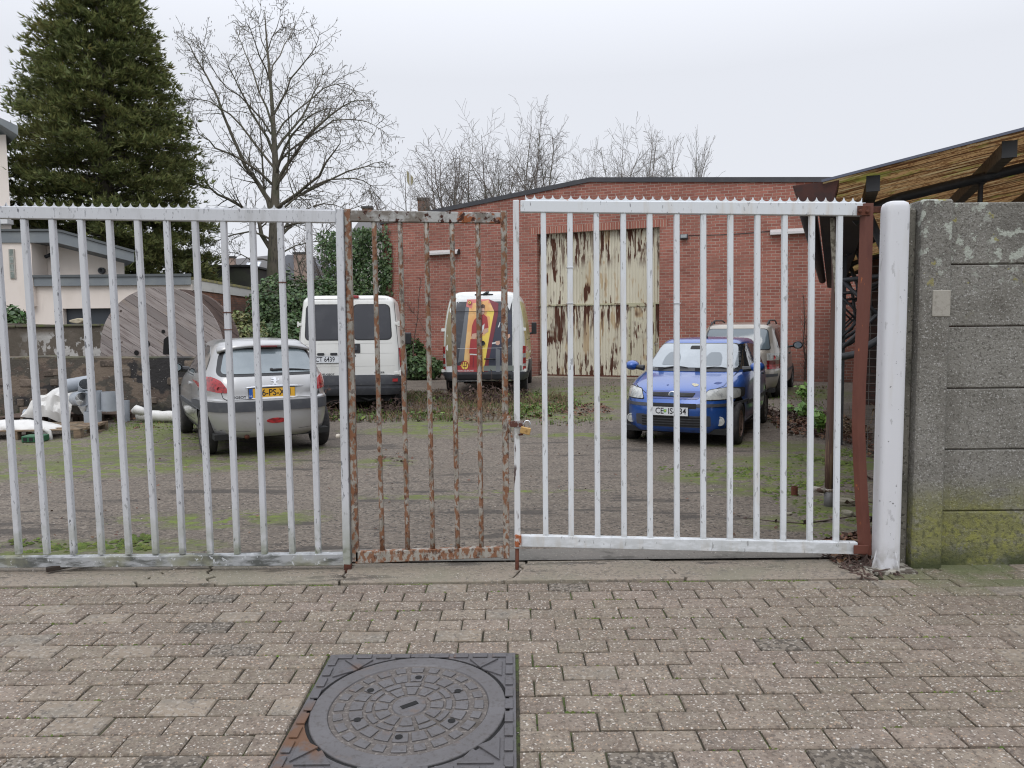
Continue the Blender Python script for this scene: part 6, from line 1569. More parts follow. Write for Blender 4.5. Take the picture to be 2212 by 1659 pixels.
for sg in (-1,1):
    tl = MB()
    for (za, zb, mi) in ((.72,.82,0),(.82,.91,2),(.91,1.06,1)):
        q = [(sg*.66,za),(sg*.90,za),(sg*(.90-(.02 if mi == 1 else 0)),zb),(sg*.64,zb)]
        if sg < 0: q = q[::-1]
        v, f = c.conform([q], 'r', .014, .06, .03); tl.add(v, f, mi)
    to = tl.build('tail_lamp', [m_red, m_clear, m_redd], c.root)
    h = c.cast('r', sg*.77, .97)[0]; b = MB(); b.lathe([(.05,0),(.0001,-.012)], 16, Matrix.Translation(h+Vector((0,-.016,0))) @ Matrix.Rotation(pi/2,4,'X'), cap=False); b.build('round_lens', m_red, to)
    ax_ = 'L' if sg < 0 else 'R'
    c.panel('side_window', m_glass, rpoly([(.50,1.18),(1.15,1.14),(1.15,1.60),(.78,1.58),(.62,1.50)], .06, 4), ax_, .006, .08)
    c.panel('side_window', m_glass, rpoly([(1.22,1.14),(2.20,1.13),(2.15,1.60),(1.22,1.60)], .04, 4), ax_, .006, .08)
    c.panel('side_window', m_glass, rpoly([(2.27,1.13),(3.45,1.13),(2.75,1.57),(2.25,1.60)], .04, 4), ax_, .006, .08)
    c.line([(1.19,1.1),(1.17,.4)], ax_, .010); c.line([(2.24,1.1),(2.22,.4)], ax_, .010); c.line([(3.45,1.08),(3.35,.4)], ax_, .010)
    c.panel('rub_strip', m_bump, rpoly([(1.3,.58),(3.25,.58),(3.25,.64),(1.3,.64)], .01, 2), ax_, .012, .1)
    for yy in (1.35,2.4): c.panel('door_handle', m_black, rpoly([(yy,.97),(yy+.17,.97),(yy+.17,1.01),(yy,1.01)], .012, 2), ax_, .02, .06, .02)
    pts = []
    for i in range(17):
        t = i/16; y = .55+1.9*t; h = c.cast('t', sg*.60, y)[0]; pts.append((sg*.60, y, (h.z if h else 1.6)+.075*min(1, 4.5*t, 4.5*(1-t))**.6))
    b = MB(); b.tube(pts, .018, 8); b.tube([(sg*.60,.95,1.62),(sg*.60,.95,1.77)], .02, 6); b.build('roof_rail', m_black, c.root, smooth=True)
    mm = MB(); mm.lathe([(.0001,-.10),(.07,-.085),(.092,-.02),(.092,.04),(.08,.05)], 18, Matrix.Translation((sg*1.04,3.15,1.16)) @ Matrix.Rotation(pi/2,4,'X') @ Matrix.Scale(1.3,4,(1,0,0)), cap=False); mo = mm.build('wing_mirror', m_black, c.root, smooth=True)
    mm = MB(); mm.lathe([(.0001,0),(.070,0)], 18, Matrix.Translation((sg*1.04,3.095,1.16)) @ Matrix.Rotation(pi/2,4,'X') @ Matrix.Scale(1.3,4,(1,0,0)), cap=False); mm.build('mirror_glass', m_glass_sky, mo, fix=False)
    mm = MB(); mm.tube([(sg*.84,3.2,1.12),(sg*.98,3.18,1.14)], .03, 6); mm.build('mirror_arm', m_black, mo)
c.panel('bumper_strip', m_bump, rpoly([(-.90,.56),(.90,.56),(.90,.62),(-.90,.62)], .01, 2), 'r', .012, .08)
c.line([(-.62,.73),(.62,.73)], 'r', .008); c.plate('r', 0, .88, .52, .11, m_plate_w, ' ', m_ink, .1)
for x in (-.79,.79): c.wheel(x, .86, .318, .20, m_rim, 'alloy'); c.wheel(x, 3.70, .318, .20, m_rim, 'alloy')
b = MB(); b.box(-.8,.8,.2,4.4,.22,.3); b.build('underfloor', m_under, c.root)

c.root.location.z = -.07
for ch in c.root.children:
    if ch.name.split('.')[0] == 'wheel': ch.location.z += .065
# ------------------------------------------------------------------ bare trees
def branch(b, p, d, L, r0, level, rr, sides, spec, ends=None):
    """one limb: a bending tapering tube that carries smaller ones"""
    n = spec['seg'][level]; pts = [p.copy()]; rad = [r0]; q = p.copy(); dirs = [d.copy()]
    up = spec['up'][level]; wig = spec['wig'][level]
    for i in range(n):
        d = (d+Vector((rr.gauss(0,wig), rr.gauss(0,wig), rr.gauss(0,wig)+up))).normalized()
        q = q+d*(L/n); pts.append(q.copy()); dirs.append(d.copy()); rad.append(max(spec['rmin'], r0*(1-(i+1)/n*.82)))
    b.tube(pts, rad, sides[level], cap=False)
    if level+1 < spec['levels']:
        k = spec['kids'][level]; k = max(1, int(k*(.75+.5*rr.random())))
        for j in range(k):
            t = spec['start'][level]+(1-spec['start'][level])*(j+rr.random()*.8)/k; f = min(t*n, n-.001); i = int(f); a = pts[i].lerp(pts[i+1], f-i); dd = dirs[i+1]
            perp = dd.orthogonal().normalized(); perp.rotate(Matrix.Rotation(rr.uniform(0, 2*pi), 3, dd)); ang = spec['ang'][level]*(.7+.6*rr.random())
            nd = (dd*cos(ang)+perp*sin(ang)).normalized()
            nl = L*spec['len'][level]*(1-.55*t)*(.7+.6*rr.random())
            branch(b, a, nd, nl, max(spec['rmin'], rad[i]*spec['rk'][level]), level+1, rr, sides, spec, ends)
    elif ends is not None: ends.append(pts[-1]); ends.append(pts[len(pts)//2])

# big lone tree, its main limbs read off one by one
TY = 30.0
tb = P(590, 700, TY); bt = empty('bare_tree', (tb.x, TY, 0), 0, 'tall bare deciduous tree with spreading mossy limbs beside the conifer', 'tree')
O = Vector((tb.x, TY, 0))
trunk_px = [(590,700),(590,600),(592,520),(594,440),(596,370),(592,300),(588,230),(583,160),(578,110),(574,60),(572,25)]
tp = [P(x, y, TY)-O for x, y in trunk_px]; tp[0].z = -.1
b = MB(); b.tube(tp, [.27,.25,.215,.17,.13,.10,.075,.055,.04,.028,.012], 10, cap=False); b.build('trunk', m_bark, bt, smooth=True)
spec = dict(levels=3, seg=[8,5,3], up=[.02,.03,-.04], wig=[.07,.14,.22], kids=[9,6,0], start=[.12,.1,0], ang=[.8,.8,.8], len=[.50,.42,.4], rk=[.55,.6,.6], rmin=.0075)
rr = random.Random(11); ends = []
limbs = [((586,540),[(560,480),(520,445),(470,420),(445,395),(420,330)],.12),((592,540),[(625,490),(660,455),(700,440),(745,452)],.10),((588,470),[(560,400),(530,360),(500,290),(470,210),(420,120),(395,80)],.13),
         ((596,450),[(640,420),(690,380),(720,330),(735,290)],.10),((596,400),[(640,330),(690,270),(740,230),(800,215)],.10),((594,380),[(615,320),(650,270),(690,240),(730,235)],.08),
         ((590,330),[(560,270),(530,215),(505,165),(490,130)],.075),((593,330),[(630,280),(665,230),(690,180),(700,150)],.075),((588,270),[(560,200),(545,150),(520,90),(505,60)],.06),
         ((590,250),[(620,195),(645,150),(680,105),(690,70)],.06),((584,180),[(560,120),(540,60),(530,40)],.045),((584,170),[(605,120),(625,80),(640,50)],.045),((580,120),[(560,60),(552,25)],.03),((578,110),[(598,60),(606,20)],.03),
         ((592,460),[(650,420),(720,385),(790,360),(830,350)],.085),((594,500),[(650,480),(720,470),(790,440)],.07),((590,520),[(540,500),(470,520),(430,560)],.06),((592,560),[(640,530),(700,520),(720,560)],.05),
         ((592,420),[(620,370),(625,300),(622,240),(615,190)],.07),((590,440),[(570,400),(566,330),(560,260),(548,200)],.07),((590,400),[(530,350),(465,320),(430,290),(405,250)],.07),((590,360),[(520,270),(470,230),(430,215),(398,215)],.06),
         ((594,360),[(660,300),(720,260),(790,262),(830,285)],.06),((592,300),[(640,240),(700,190),(745,180),(770,200)],.05),((586,290),[(540,230),(490,190),(455,140),(440,95)],.05),
         ((592,470),[(680,400),(760,385),(800,400),(820,430)],.06),((588,565),[(540,560),(500,545),(450,555)],.045)]
b = MB()
for k, (s0, ps, r0) in enumerate(limbs):
    dy = rr.uniform(-3.2, 3.2); pts = [P(*s0, TY)-O]+[P(x, y, TY+dy*(i+1)/len(ps))-O for i, (x, y) in enumerate(ps)]
    fine = []                                  # smooth the limb
    for i in range(len(pts)-1):
        for t in (0, .5):
            q = pts[i].lerp(pts[i+1], t); 
            if t: q += Vector((rr.gauss(0,.06), rr.gauss(0,.06), .05))
            fine.append(q)
    fine.append(pts[-1]); m_ = len(fine); rad = [max(.010, r0*.78*(1-i/(m_-1)*.88)) for i in range(m_)]
    b.tube(fine, rad, 7, cap=False)
    Lt = sum((fine[i+1]-fine[i]).length for i in range(m_-1))
    for j in range(int(Lt*3.8)):
        t = .15+.85*rr.random(); f = min(t*(m_-1), m_-1.001); i = int(f); a = fine[i].lerp(fine[i+1], f-i); dd = (fine[i+1]-fine[i]).normalized()
        perp = dd.orthogonal().normalized(); perp.rotate(Matrix.Rotation(rr.uniform(0, 2*pi), 3, dd)); ang = rr.uniform(.45,1.15)
        branch(b, a, (dd*cos(ang)+perp*sin(ang)).normalized(), rr.uniform(.7,1.9)*(1.15-.5*t), max(.012, rad[i]*.4), 1, rr, [6,4,3], spec, ends)
b.build('limbs', m_bark, bt, smooth=True, fix=False)
b = MB()
for e in ends:
    for k in range(1):
        if rr.random() < .75:
            p = e+Vector((rr.gauss(0,.07), rr.gauss(0,.07), rr.uniform(-.14,0))); h = rr.uniform(.05,.10); w = .014; a = rr.uniform(0,pi); dx = Vector((cos(a), sin(a), 0))*w
            b.add([p-dx, p+dx, p+dx*.4-Vector((0,0,h)), p-dx*.4-Vector((0,0,h))], [(0,1,2,3)])
o = b.build('seed_tufts', m_bark2, bt, fix=False); o['kind'] = 'stuff'

def bare_tree(px, ytop, Y, pxw, label, seed, nstem=4, base_py=None, spread=1.0, group=None, upr=.02, tall=False, dens=1.0):
    rr = random.Random(seed); c_ = P(px, 500, Y); top = P(px, ytop, Y).z; halfw = pxw/2*Y/FPX
    t = empty('bare_tree', (c_.x, Y, 0), 0, label, 'tree', group)
    sp_ = dict(levels=3, seg=[7,5,3], up=[upr*.5,.015,-.01], wig=[.10,.15,.2], kids=[int(15*dens),int(9*dens),0], start=[.28,.12,0], ang=[.85,.85,.95] if not tall else [.25,.3,.4], len=[.52,.46,.4], rk=[.5,.5,.5], rmin=.010)
    h0 = top*.30
    b = MB(); b.tube([(0,0,-.1),(.05,0,h0*.5),(0,0,h0+.2)], [.30,.26,.24], 8); b.build('trunk', m_bark, t, smooth=True)
    b = MB()
    for k in range(nstem):
        a = 2*pi*(k+rr.random()*.6)/nstem; out = halfw*spread*((.35 if tall else .15)+.85*rr.random()); H = top-h0; 
        d = Vector((cos(a)*out, sin(a)*out*.7, H*sqrt(max(.12, 1.0-.80*(out/halfw)**2)))); L = d.length; dn = (d.normalized()+Vector((cos(a),sin(a),0))*(.12 if tall else .28)).normalized()
        branch(b, Vector((0,0,h0-.2*rr.random())), dn, L, .11, 0, rr, [6,4,3], sp_)
    zm = sorted(v[2] for v in b.v)[-max(3, len(b.v)//2000)]; xs_ = sorted(abs(v[0]) for v in b.v); xm = xs_[int(len(xs_)*.97)]; fz = (top-h0)/(zm-h0); fx = halfw/xm
    b.v = [(v[0]*fx, v[1]*fx, h0+(v[2]-h0)*fz if v[2] > h0 else v[2]) for v in b.v]      # grown to the size the tree has
    b.build('limbs', m_bark2, t, smooth=True, fix=False); return t
bare_tree(1000, 258, 44, 240, 'leftmost wide bare tree of the clump behind the workshop roof', 5, 9)
bare_tree(1075, 232, 46, 230, 'second bare tree from the left of the clump behind the workshop roof', 6, 9)
bare_tree(1140, 203, 45, 260, 'tallest bare tree in the middle of the clump behind the workshop roof', 8, 10)
bare_tree(1215, 228, 47, 250, 'bare tree right of the tallest in the clump behind the workshop roof', 13, 9)
bare_tree(1295, 250, 48, 240, 'spreading bare tree at the right side of the clump behind the workshop roof', 21, 9)
bare_tree(1365, 268, 50, 200, 'lower bare tree near the right end of the clump behind the workshop roof', 27, 9)
bare_tree(1408, 305, 51, 120, 'smallest bare tree at the right end of the clump behind the workshop roof', 34, 6, dens=.9)
bare_tree(1482, 285, 52, 95, 'narrow upright bare tree standing alone right of the clump', 40, 9, tall=True, spread=.9, upr=.10)
bare_tree(880, 368, 38, 150, 'low twiggy bare tree behind the left slope of the workshop roof', 45, 8, dens=.8)
bare_tree(950, 350, 42, 140, 'thin bare tree between the low twiggy tree and the clump behind the roof', 46, 6, dens=.8)
bare_tree(690, 470, 40, 150, 'faint twiggy bare tree behind the hedge right of the big tree', 52, 6, dens=.8)

# ------------------------------------------------------------------ conifer
rr = random.Random(2); CY = 27.0; cc = P(241, 600, CY)
cf = empty('conifer', (cc.x, CY, 0), 0, 'huge dark green conifer towering behind the cream house', 'tree')
b = MB(); b.tube([(0,0,0),(0,0,16.5)], [.38,.05], 10); b.build('trunk', m_bark, cf, smooth=True)
def crad(z):
    ks = [(1.5,2.8),(3.5,3.3),(6.3,3.2),(9.6,2.5),(13.4,1.25),(15.6,.65),(17.5,.05)]
    return crv([(a, r_) for a, r_ in ks], z)[0]
b = MB(); br = MB()
def spray(b, p, d, L, rr):
    """a flat frond of narrow blades with drooping tips"""
    d = d.normalized(); sd = d.cross(Vector((0,0,1))); sd = sd.normalized() if sd.length > .01 else Vector((1,0,0)); sd.rotate(Matrix.Rotation(rr.uniform(-.9,.9), 3, d)); 
    for k in range(6):
        a = rr.uniform(-.75,.75); q = (d*cos(a)+sd*sin(a)+Vector((0,0,rr.uniform(-.28,.30)))).normalized(); l = L*rr.uniform(.55,1.1); w = rr.uniform(.013,.028)
        s_ = q.cross(d.cross(sd)+Vector((rr.gauss(0,.3),rr.gauss(0,.3),rr.gauss(0,.3)))); s_ = s_.normalized()*w if s_.length > .01 else sd*w
        m_ = p+q*l*.5+Vector((0,0,-.01)); e = p+q*l+Vector((0,0,rr.uniform(-.03,.07)))
        b.add([p, m_+s_, e, m_-s_], [(0,1,2,3)])
nb = 600
for i in range(nb):
    z = 1.2+16.0*(i/nb)**1.12+rr.uniform(-.2,.2); R_ = crad(z)*rr.uniform(.84,1.07); a = i*2.39996+rr.uniform(-.25,.25)
    out = Vector((cos(a), sin(a), 0)); p0 = Vector((0,0,z-.25*R_*.4)); 
    droop = .10
    pts = [p0+out*(R_*t)+Vector((0,0, .30*t*R_*.5-.16*R_*t*t)) for t in (0,.35,.7,1)]
    br.tube(pts, [.05,.035,.022,.008], 4, cap=False)
    n = int(20+27*R_)
    for k in range(n):
        t = 1-(rr.random()**1.7)*.72; q = p0+out*(R_*t)+Vector((0,0,.15*t*R_-.16*R_*t*t)); q += Vector((rr.gauss(0,.11+.045*R_*t), rr.gauss(0,.11+.045*R_*t), rr.gauss(0,.10)))
        dd = (out*.8+Vector((rr.gauss(0,.55), rr.gauss(0,.55), rr.uniform(-.15,.7))))
        spray(b, q, dd, rr.uniform(.16,.34), rr)
o = b.build('crown', m_conifer, cf, fix=False); br.build('boughs', m_bark, cf, smooth=True, fix=False)

# ------------------------------------------------------------------ ivy, hedge and shrubs
def leaf(b, p, n, s, rr, long=1.0):
    n = n.normalized(); u = n.orthogonal().normalized(); u.rotate(Matrix.Rotation(rr.uniform(0, 2*pi), 3, n)); v = n.cross(u)
    b.add([p-u*s*.5*long, p+v*s*.42+n*s*.06, p+u*s*.6*long-n*s*.05, p-v*s*.42+n*s*.06], [(0,1,2,3)])
rr = random.Random(9)
iv = empty('ivy', tuple(BO), -AY, 'thick dark ivy climbing the left corner of the brick workshop', 'ivy')
b = MB()
ug, _z = PF(760, 600); ur = PF(838, 600)[0]
for i in range(10500):
    z = 4.9*rr.random()**.9; edge = ur+.55*noise.noise(Vector((z*.9, 2.2, 0)))+.18*noise.noise(Vector((z*4, 1, 0)))-(.35 if z > 3.9 else 0)+(.25 if z < 1 else 0)
    u = edge-(rr.random()**1.3)*(edge-uL+1.9); dep = .10+.32*rr.random()*(1-.5*rr.random())*min(1, (edge-u)*1.2+.12)
    bulge = .22*noise.noise(Vector((u*1.1, z*1.1, 5)))
    if u < uL: dep = .1+rr.random()*.9
    leaf(b, Vector((u, -dep*1.1-bulge, z+rr.gauss(0,.04))), Vector((rr.gauss(0,.5), -1, rr.gauss(.45,.5))), rr.uniform(.07,.13), rr)
b.build('foliage', m_leafdk, iv, fix=False)
b = MB()
for k in range(14):
    u = ug+rr.uniform(-.2,1.2); b.tube([(u,-.04,0),(u+rr.uniform(-.2,.2),-.05,2.2),(u+rr.uniform(-.4,.3),-.05,4.6)], [.03,.022,.01], 5)
b.build('stems', m_bark, iv, fix=False)
b = MB() # tendrils reaching right and downward
for (px, py, n_) in ((845,600,160),(843,560,80),(838,520,70)):
    u, z = PF(px, py)
    for i in range(n_):
        leaf(b, Vector((u-.45+.5*rr.random()*1.1, -.06-.1*rr.random(), z+rr.gauss(0,.35))), Vector((rr.gauss(0,.4),-1,.4)), rr.uniform(.08,.15), rr)
o = b.build('tendrils', m_leafdk, iv, fix=False); o['kind'] = 'stuff'

def bush(name, label, cat, c, size, n, m, ls, seed, shell=.75, lumps=1.0, stems=True, floor=0.0, lit=None):
    rr = random.Random(seed); t = empty(name, tuple(c), 0, label, cat); b = MB()
    for i in range(n):
        d = Vector((rr.gauss(0,1), rr.gauss(0,1), rr.gauss(0,1))).normalized(); k = (1-(rr.random()**2)*(1-shell*.7))
        nz = 1+.28*lumps*noise.noise(d*2.1+Vector((seed,0,0)))+.14*lumps*noise.noise(d*5.0+Vector((0,seed,0)))
        p = Vector((d.x*size[0]*k*nz, d.y*size[1]*k*nz, d.z*size[2]*k*nz))+Vector((0,0,size[2]))
        p.z = max(p.z, floor+rr.random()*.1)
        leaf(b, p, d+Vector((rr.gauss(0,.55), rr.gauss(0,.55), rr.gauss(.45,.5))), ls*rr.uniform(.65,1.3), rr)
    b.build('foliage', m, t, fix=False)
    if stems:
        b = MB()
        for k in range(7):
            a = rr.uniform(0, 2*pi); b.tube([(0,0,0),(size[0]*.3*cos(a), size[1]*.3*sin(a), size[2]*.8),(size[0]*.6*cos(a), size[1]*.6*sin(a), size[2]*1.5)], [.05,.035,.015], 5)
        b.build('stems', m_bark, t, fix=False)
    return t
hz = lambda px, py, Y: P(px, py, Y)
q = P(612,700,23.5); bush('ivy_bush', 'big dark ivy bush between the big tree and the white van', 'bush', (q.x,23.5,0), (1.25,1.3,1.62), 9000, m_leafdk, .105, 3)
q = P(700,700,24.2); bush('ivy_bush', 'dark ivy bush directly behind the roof of the white van', 'bush', (q.x,24.2,0), (1.35,1.2,1.60), 8500, m_leafdk, .105, 7)
q = P(560,700,20.6); bush('bramble_bush', 'reddish green bramble bush against the orange brick wing behind the silver car', 'bush', (q.x,19.0,0), (.80,.9,.98), 5000, m_leafol, .095, 5)
q = P(625,700,20.0); bush('ivy_bush', 'low ivy mound between the silver car roof and the white van', 'bush', (q.x,20.0,0), (.85,.9,.95), 4200, m_leafdk, .105, 17)
q = P(24,697,17.4); bush('laurel_shrub', 'glossy green laurel shrub peeping over the wall at the left edge', 'shrub', (q.x,17.4,1.05), (.36,.35,.60), 1500, mat('laurel_leaf', (.06,.12,.032), .35, rand=.5, hue=.02), .10, 19)
q = P(905,800,22.6); bush('ivy_bush', 'low ivy tangle on the ground between the two vans', 'bush', (q.x,23.4,0), (.75,.5,.36), 1500, m_leafdk, .13, 23)
q = P(885,770,23.6); bush('ivy_bush', 'small ivy clump climbing the brick wall beside the white van', 'bush', (q.x,24.6,0), (.42,.3,.62), 900, m_leafdk, .13, 29)
# dry stalks against the brick wall
def stalk(px0, py0, pxs, Y, label, m=m_deadbr, r=.012):
    g = P(px0, py0, Y); t = empty('dead_stalk', (g.x, Y, 0), 0, label, 'plant'); rr = random.Random(int(px0)); b = MB()
    pts = [P(x, y, Y)-Vector((g.x, Y, 0)) for x, y in pxs]; k = len(pts); b.tube(pts, [r*(1.3-.9*i/(k-1)) for i in range(k)], 5)
    for i in range(26):
        j = rr.randrange(k-1); a = pts[j].lerp(pts[j+1], rr.random()); b.tube([a, a+Vector((rr.gauss(0,.09), rr.gauss(0,.09), rr.uniform(.04,.22)))], [.007,.004], 4)
    b.build('stem', m, t, fix=False); return t
stalk(1738, 800, [(1738,822),(1740,780),(1735,740),(1738,700),(1736,640)], 18.6, 'tall dead stalk standing before the brick wall near the shed', r=.022)
stalk(1745, 815, [(1746,826),(1744,790),(1741,750),(1742,690)], 18.4, 'shorter dead stalk beside the tall one at the brick wall', r=.014)
stalk(890, 740, [(893,790),(893,740),(902,690),(905,640),(909,600)], 24.0, 'thin bare sapling against the brick wall between the vans', r=.016)
stalk(925, 700, [(932,800),(925,730),(905,690),(880,660)], 23.6, 'slanting bare twig against the brick wall between the vans', r=.010)

# ------------------------------------------------------------------ ground growth in the yard
def region(pts): return [Vector(G(x, y)).to_2d() for x, y in pts]
def inside(p, poly):
    c_ = False; n = len(poly); j = n-1
    for i in range(n):
        if (poly[i].y > p.y) != (poly[j].y > p.y) and p.x < (poly[j].x-poly[i].x)*(p.y-poly[i].y)/(poly[j].y-poly[i].y)+poly[i].x: c_ = not c_
        j = i
    return c_
def scatter(poly, n, rr):
    x0 = min(p.x for p in poly); x1 = max(p.x for p in poly); y0 = min(p.y for p in poly); y1 = max(p.y for p in poly); out = []
    while len(out) < n:
        p = Vector((rr.uniform(x0,x1), rr.uniform(y0,y1)))
        if inside(p, poly): out.append(p)
    return out
rr = random.Random(77)
verge = region([(640,905),(700,880),(880,850),(950,850),(1160,852),(1240,862),(1265,880),(1180,905),(1090,912),(900,912),(760,915)])
gb_, db_, lb_, wb_ = MB(), MB(), MB(), MB()
def blade(b, p, h, rr, w=.006, lean=.5):
    a = rr.uniform(0, 2*pi); l = Vector((cos(a), sin(a), 0))*h*lean*rr.random(); s_ = Vector((-sin(a), cos(a), 0))*w
    b.add([p-s_, p+s_, p+l*.4+Vector((0,0,h*.6))+s_*.7, p+l+Vector((0,0,h)), p+l*.4+Vector((0,0,h*.6))-s_*.7], [(0,1,2,3,4)])
for p in scatter(verge, 5200, rr):
    v = Vector((p.x, p.y, 0)); d = noise.noise(v*.9)
    if d > -.12: blade(gb_, v, rr.uniform(.03,.13), rr)
    if d < .20 and rr.random() < .55: blade(db_, v, rr.uniform(.05,.20), rr, .005, .9)
    if rr.random() < .42: leaf(lb_, v+Vector((0,0,.012+.03*rr.random())), Vector((rr.gauss(0,.4), rr.gauss(0,.4), 1)), rr.uniform(.04,.09), rr)
    if d > .15 and rr.random() < .25: leaf(wb_, v+Vector((0,0,.03+.04*rr.random())), Vector((rr.gauss(0,.5), rr.gauss(0,.5), 1)), rr.uniform(.05,.10), rr)
# thinner growth in cracks and at the foot of buildings
for poly, n in ((region([(1180,822),(1440,822),(1450,850),(1150,860)]), 700),(region([(1640,860),(1790,832),(1800,900),(1740,930),(1640,925)]), 1000),(region([(1190,900),(1330,905),(1300,925),(1150,918)]), 350),(region([(1360,935),(1420,938),(1410,950),(1350,946)]), 160),
                (region([(820,985),(905,990),(890,1003),(810,998)]), 130),(region([(250,900),(430,900),(430,925),(230,930)]), 500),(region([(1225,838),(1420,842),(1400,868),(1220,862)]), 300)):
    for p in scatter(poly, n, rr):
        v = Vector((p.x, p.y, 0)); d = noise.noise(v*1.7+Vector((5,0,0)))
        if d > .0: blade(gb_, v, rr.uniform(.02,.07), rr)
        if rr.random() < .2: leaf(lb_, v+Vector((0,0,.012)), Vector((rr.gauss(0,.3), rr.gauss(0,.3), 1)), rr.uniform(.03,.07), rr)
tag(gb_.build('grass', m_grass, fix=False), 'short green grass growing on the broken asphalt', 'grass', kind='stuff')
tag(db_.build('dry_grass', m_drygrass, fix=False), 'dry brown grass stems in front of the vans', 'grass', kind='stuff')
litter_poly = region([(1650,905),(1800,890),(1880,930),(1890,1000),(1840,960),(1700,940)])
for p in scatter(litter_poly, 1500, rr): leaf(lb_, Vector((p.x, p.y, .02+.03*rr.random())), Vector((rr.gauss(0,.5), rr.gauss(0,.5), 1)), rr.uniform(.03,.08), rr)
for poly, n in ((region([(1780,1175),(1885,1150),(1900,1215),(1800,1225)]), 420),(region([(1190,885),(1290,870),(1330,890),(1250,905)]), 380),(region([(0,870),(200,870),(380,890),(380,905),(60,915)]), 500)):
    for p in scatter(poly, n, rr): leaf(lb_, Vector((p.x, p.y, .015+.03*rr.random())), Vector((rr.gauss(0,.5), rr.gauss(0,.5), 1)), rr.uniform(.025,.065), rr)
whole = region([(0,940),(1860,940),(1860,1200),(0,1200)])
for p in scatter(whole, 260, rr): leaf(lb_, Vector((p.x, p.y, .012)), Vector((rr.gauss(0,.3), rr.gauss(0,.3), 1)), rr.uniform(.015,.04), rr)
tag(lb_.build('leaf_litter', m_litter, fix=False), 'brown fallen leaves lying about the yard', 'leaves', kind='stuff')
tag(wb_.build('weeds', m_grass, fix=False), 'low broad leaved weeds among the grass in front of the vans', 'weeds', kind='stuff')
# moss cushions near the gates
mb_ = MB()
for poly, n in ((region([(1560,1020),(1700,985),(1860,960),(1880,1150),(1800,1190),(1700,1120),(1640,1050)]), 2300),(region([(20,1165),(330,1150),(330,1190),(20,1195)]), 330),(region([(250,905),(440,905),(430,955),(220,960)]), 900),(region([(1420,1010),(1560,1000),(1540,1030),(1420,1030)]), 220)):
    for p in scatter(poly, n, rr):
        d = noise.noise(Vector((p.x*2.2, p.y*3.6, 3)))+.5*noise.noise(Vector((p.x*7, p.y*9, 1)))
        if d < .08: continue
        s_ = rr.uniform(.012,.034); v = Vector((p.x, p.y, .004)); k = 5
        ring = [v+Vector((s_*cos(2*pi*i/k+p.x), s_*.8*sin(2*pi*i/k+p.x), -.004)) for i in range(k)]; mb_.add(ring+[v+Vector((0,0,s_*.38))], [(i, (i+1) % k, k) for i in range(k)])
tag(mb_.build('moss', m_moss, fix=False), 'bright green moss cushions on the asphalt', 'moss', kind='stuff')
# small stones and crumbs on yard and threshold
st = MB()
def stone(b, p, s_, rr):
    vs = [p+Vector((rr.uniform(.6,1)*s_*x, rr.uniform(.6,1)*s_*y, rr.uniform(.5,.9)*s_*z)) for x, y, z in ((1,0,0),(0,1,0),(-1,0,0),(0,-1,0),(0,0,1),(0,0,-.3))]
    b.add(vs, [(0,1,4),(1,2,4),(2,3,4),(3,0,4),(1,0,5),(2,1,5),(3,2,5),(0,3,5)])
for p in scatter(whole, 500, rr): stone(st, Vector((p.x, p.y, .004)), rr.uniform(.004,.012), rr)
for i in range(220): stone(st, Vector((rr.uniform(-4,3.4), rr.uniform(YT0, YT1+.2), .03)), rr.uniform(.003,.009), rr)
for i in range(260): stone(st, Vector((rr.uniform(-4.5,4.5), rr.uniform(2.6, YT0), .001)), rr.uniform(.002,.006), rr)
tag(st.build('gravel', mat('pale_crumbs', (.27,.24,.21), .9, rand=.6), fix=False), 'loose crumbs of stone on yard and paving', 'gravel', kind='stuff')
# moss in the paving joints and along the threshold
jm = MB()
for i in range(5200):
    if i < 2600: x, y = rr.uniform(-4.2,4.2), YT0+rr.gauss(0,.010)
    else:
        k = rr.randrange(14); x, y = rr.uniform(-4.2,4.4), YT0-.006-k*PW+rr.gauss(0,.004)
    if noise.noise(Vector((x*1.8, y*5, 0))) < (.0 if i < 2600 else .22): continue
    s_ = rr.uniform(.005,.013); v = Vector((x, y, -.006)); k = 5
    ring = [v+Vector((s_*cos(2*pi*j/k+x), s_*.7*sin(2*pi*j/k+x), 0)) for j in range(k)]; jm.add(ring+[v+Vector((0,0,s_*.8))], [(j, (j+1) % k, k) for j in range(k)])
tag(jm.build('joint_moss', m_moss, fix=False), 'green moss along the joint between threshold and paving', 'moss', kind='stuff')

# dead brambles under and before the vans and by the shed
def bramble(label, c, w, h, n, seed, m=m_deadbr, lv=.6):
    rr = random.Random(seed); t = empty('dead_bramble', (c.x, c.y, 0), 0, label, 'plant'); b = MB()
    for i in range(n):
        p = Vector((rr.uniform(-w,w), rr.gauss(0,.12), 0)); d = Vector((rr.gauss(0,.6), rr.gauss(0,.4), 1)).normalized(); pts = [p.copy()]; k = 6; L = h*rr.uniform(.5,1.2)
        for j in range(k): d = (d+Vector((rr.gauss(0,.55), rr.gauss(0,.45), rr.gauss(-.22,.3)))).normalized(); p = p+d*L/k*1.3; p.z = max(p.z,.01); pts.append(p.copy())
        b.tube(pts, [.008-.0009*j for j in range(k+1)], 4, cap=False)
        for q in pts[2:]:
            if rr.random() < lv: leaf(b, q, Vector((rr.gauss(0,1), rr.gauss(0,1), rr.gauss(0,1))), rr.uniform(.04,.08), rr)
    b.build('stems', m, t, fix=False); return t
bramble('dead brown bramble heap under the rear of the graphic covered van', G(1050, 868), .75, .50, 170, 61)
bramble('dead brown bramble stems under the right rear of the white van', G(840, 893), .32, .42, 70, 62)
bramble('dead brown bramble between the silver car and the white van', G(668, 905), .28, .62, 80, 63)
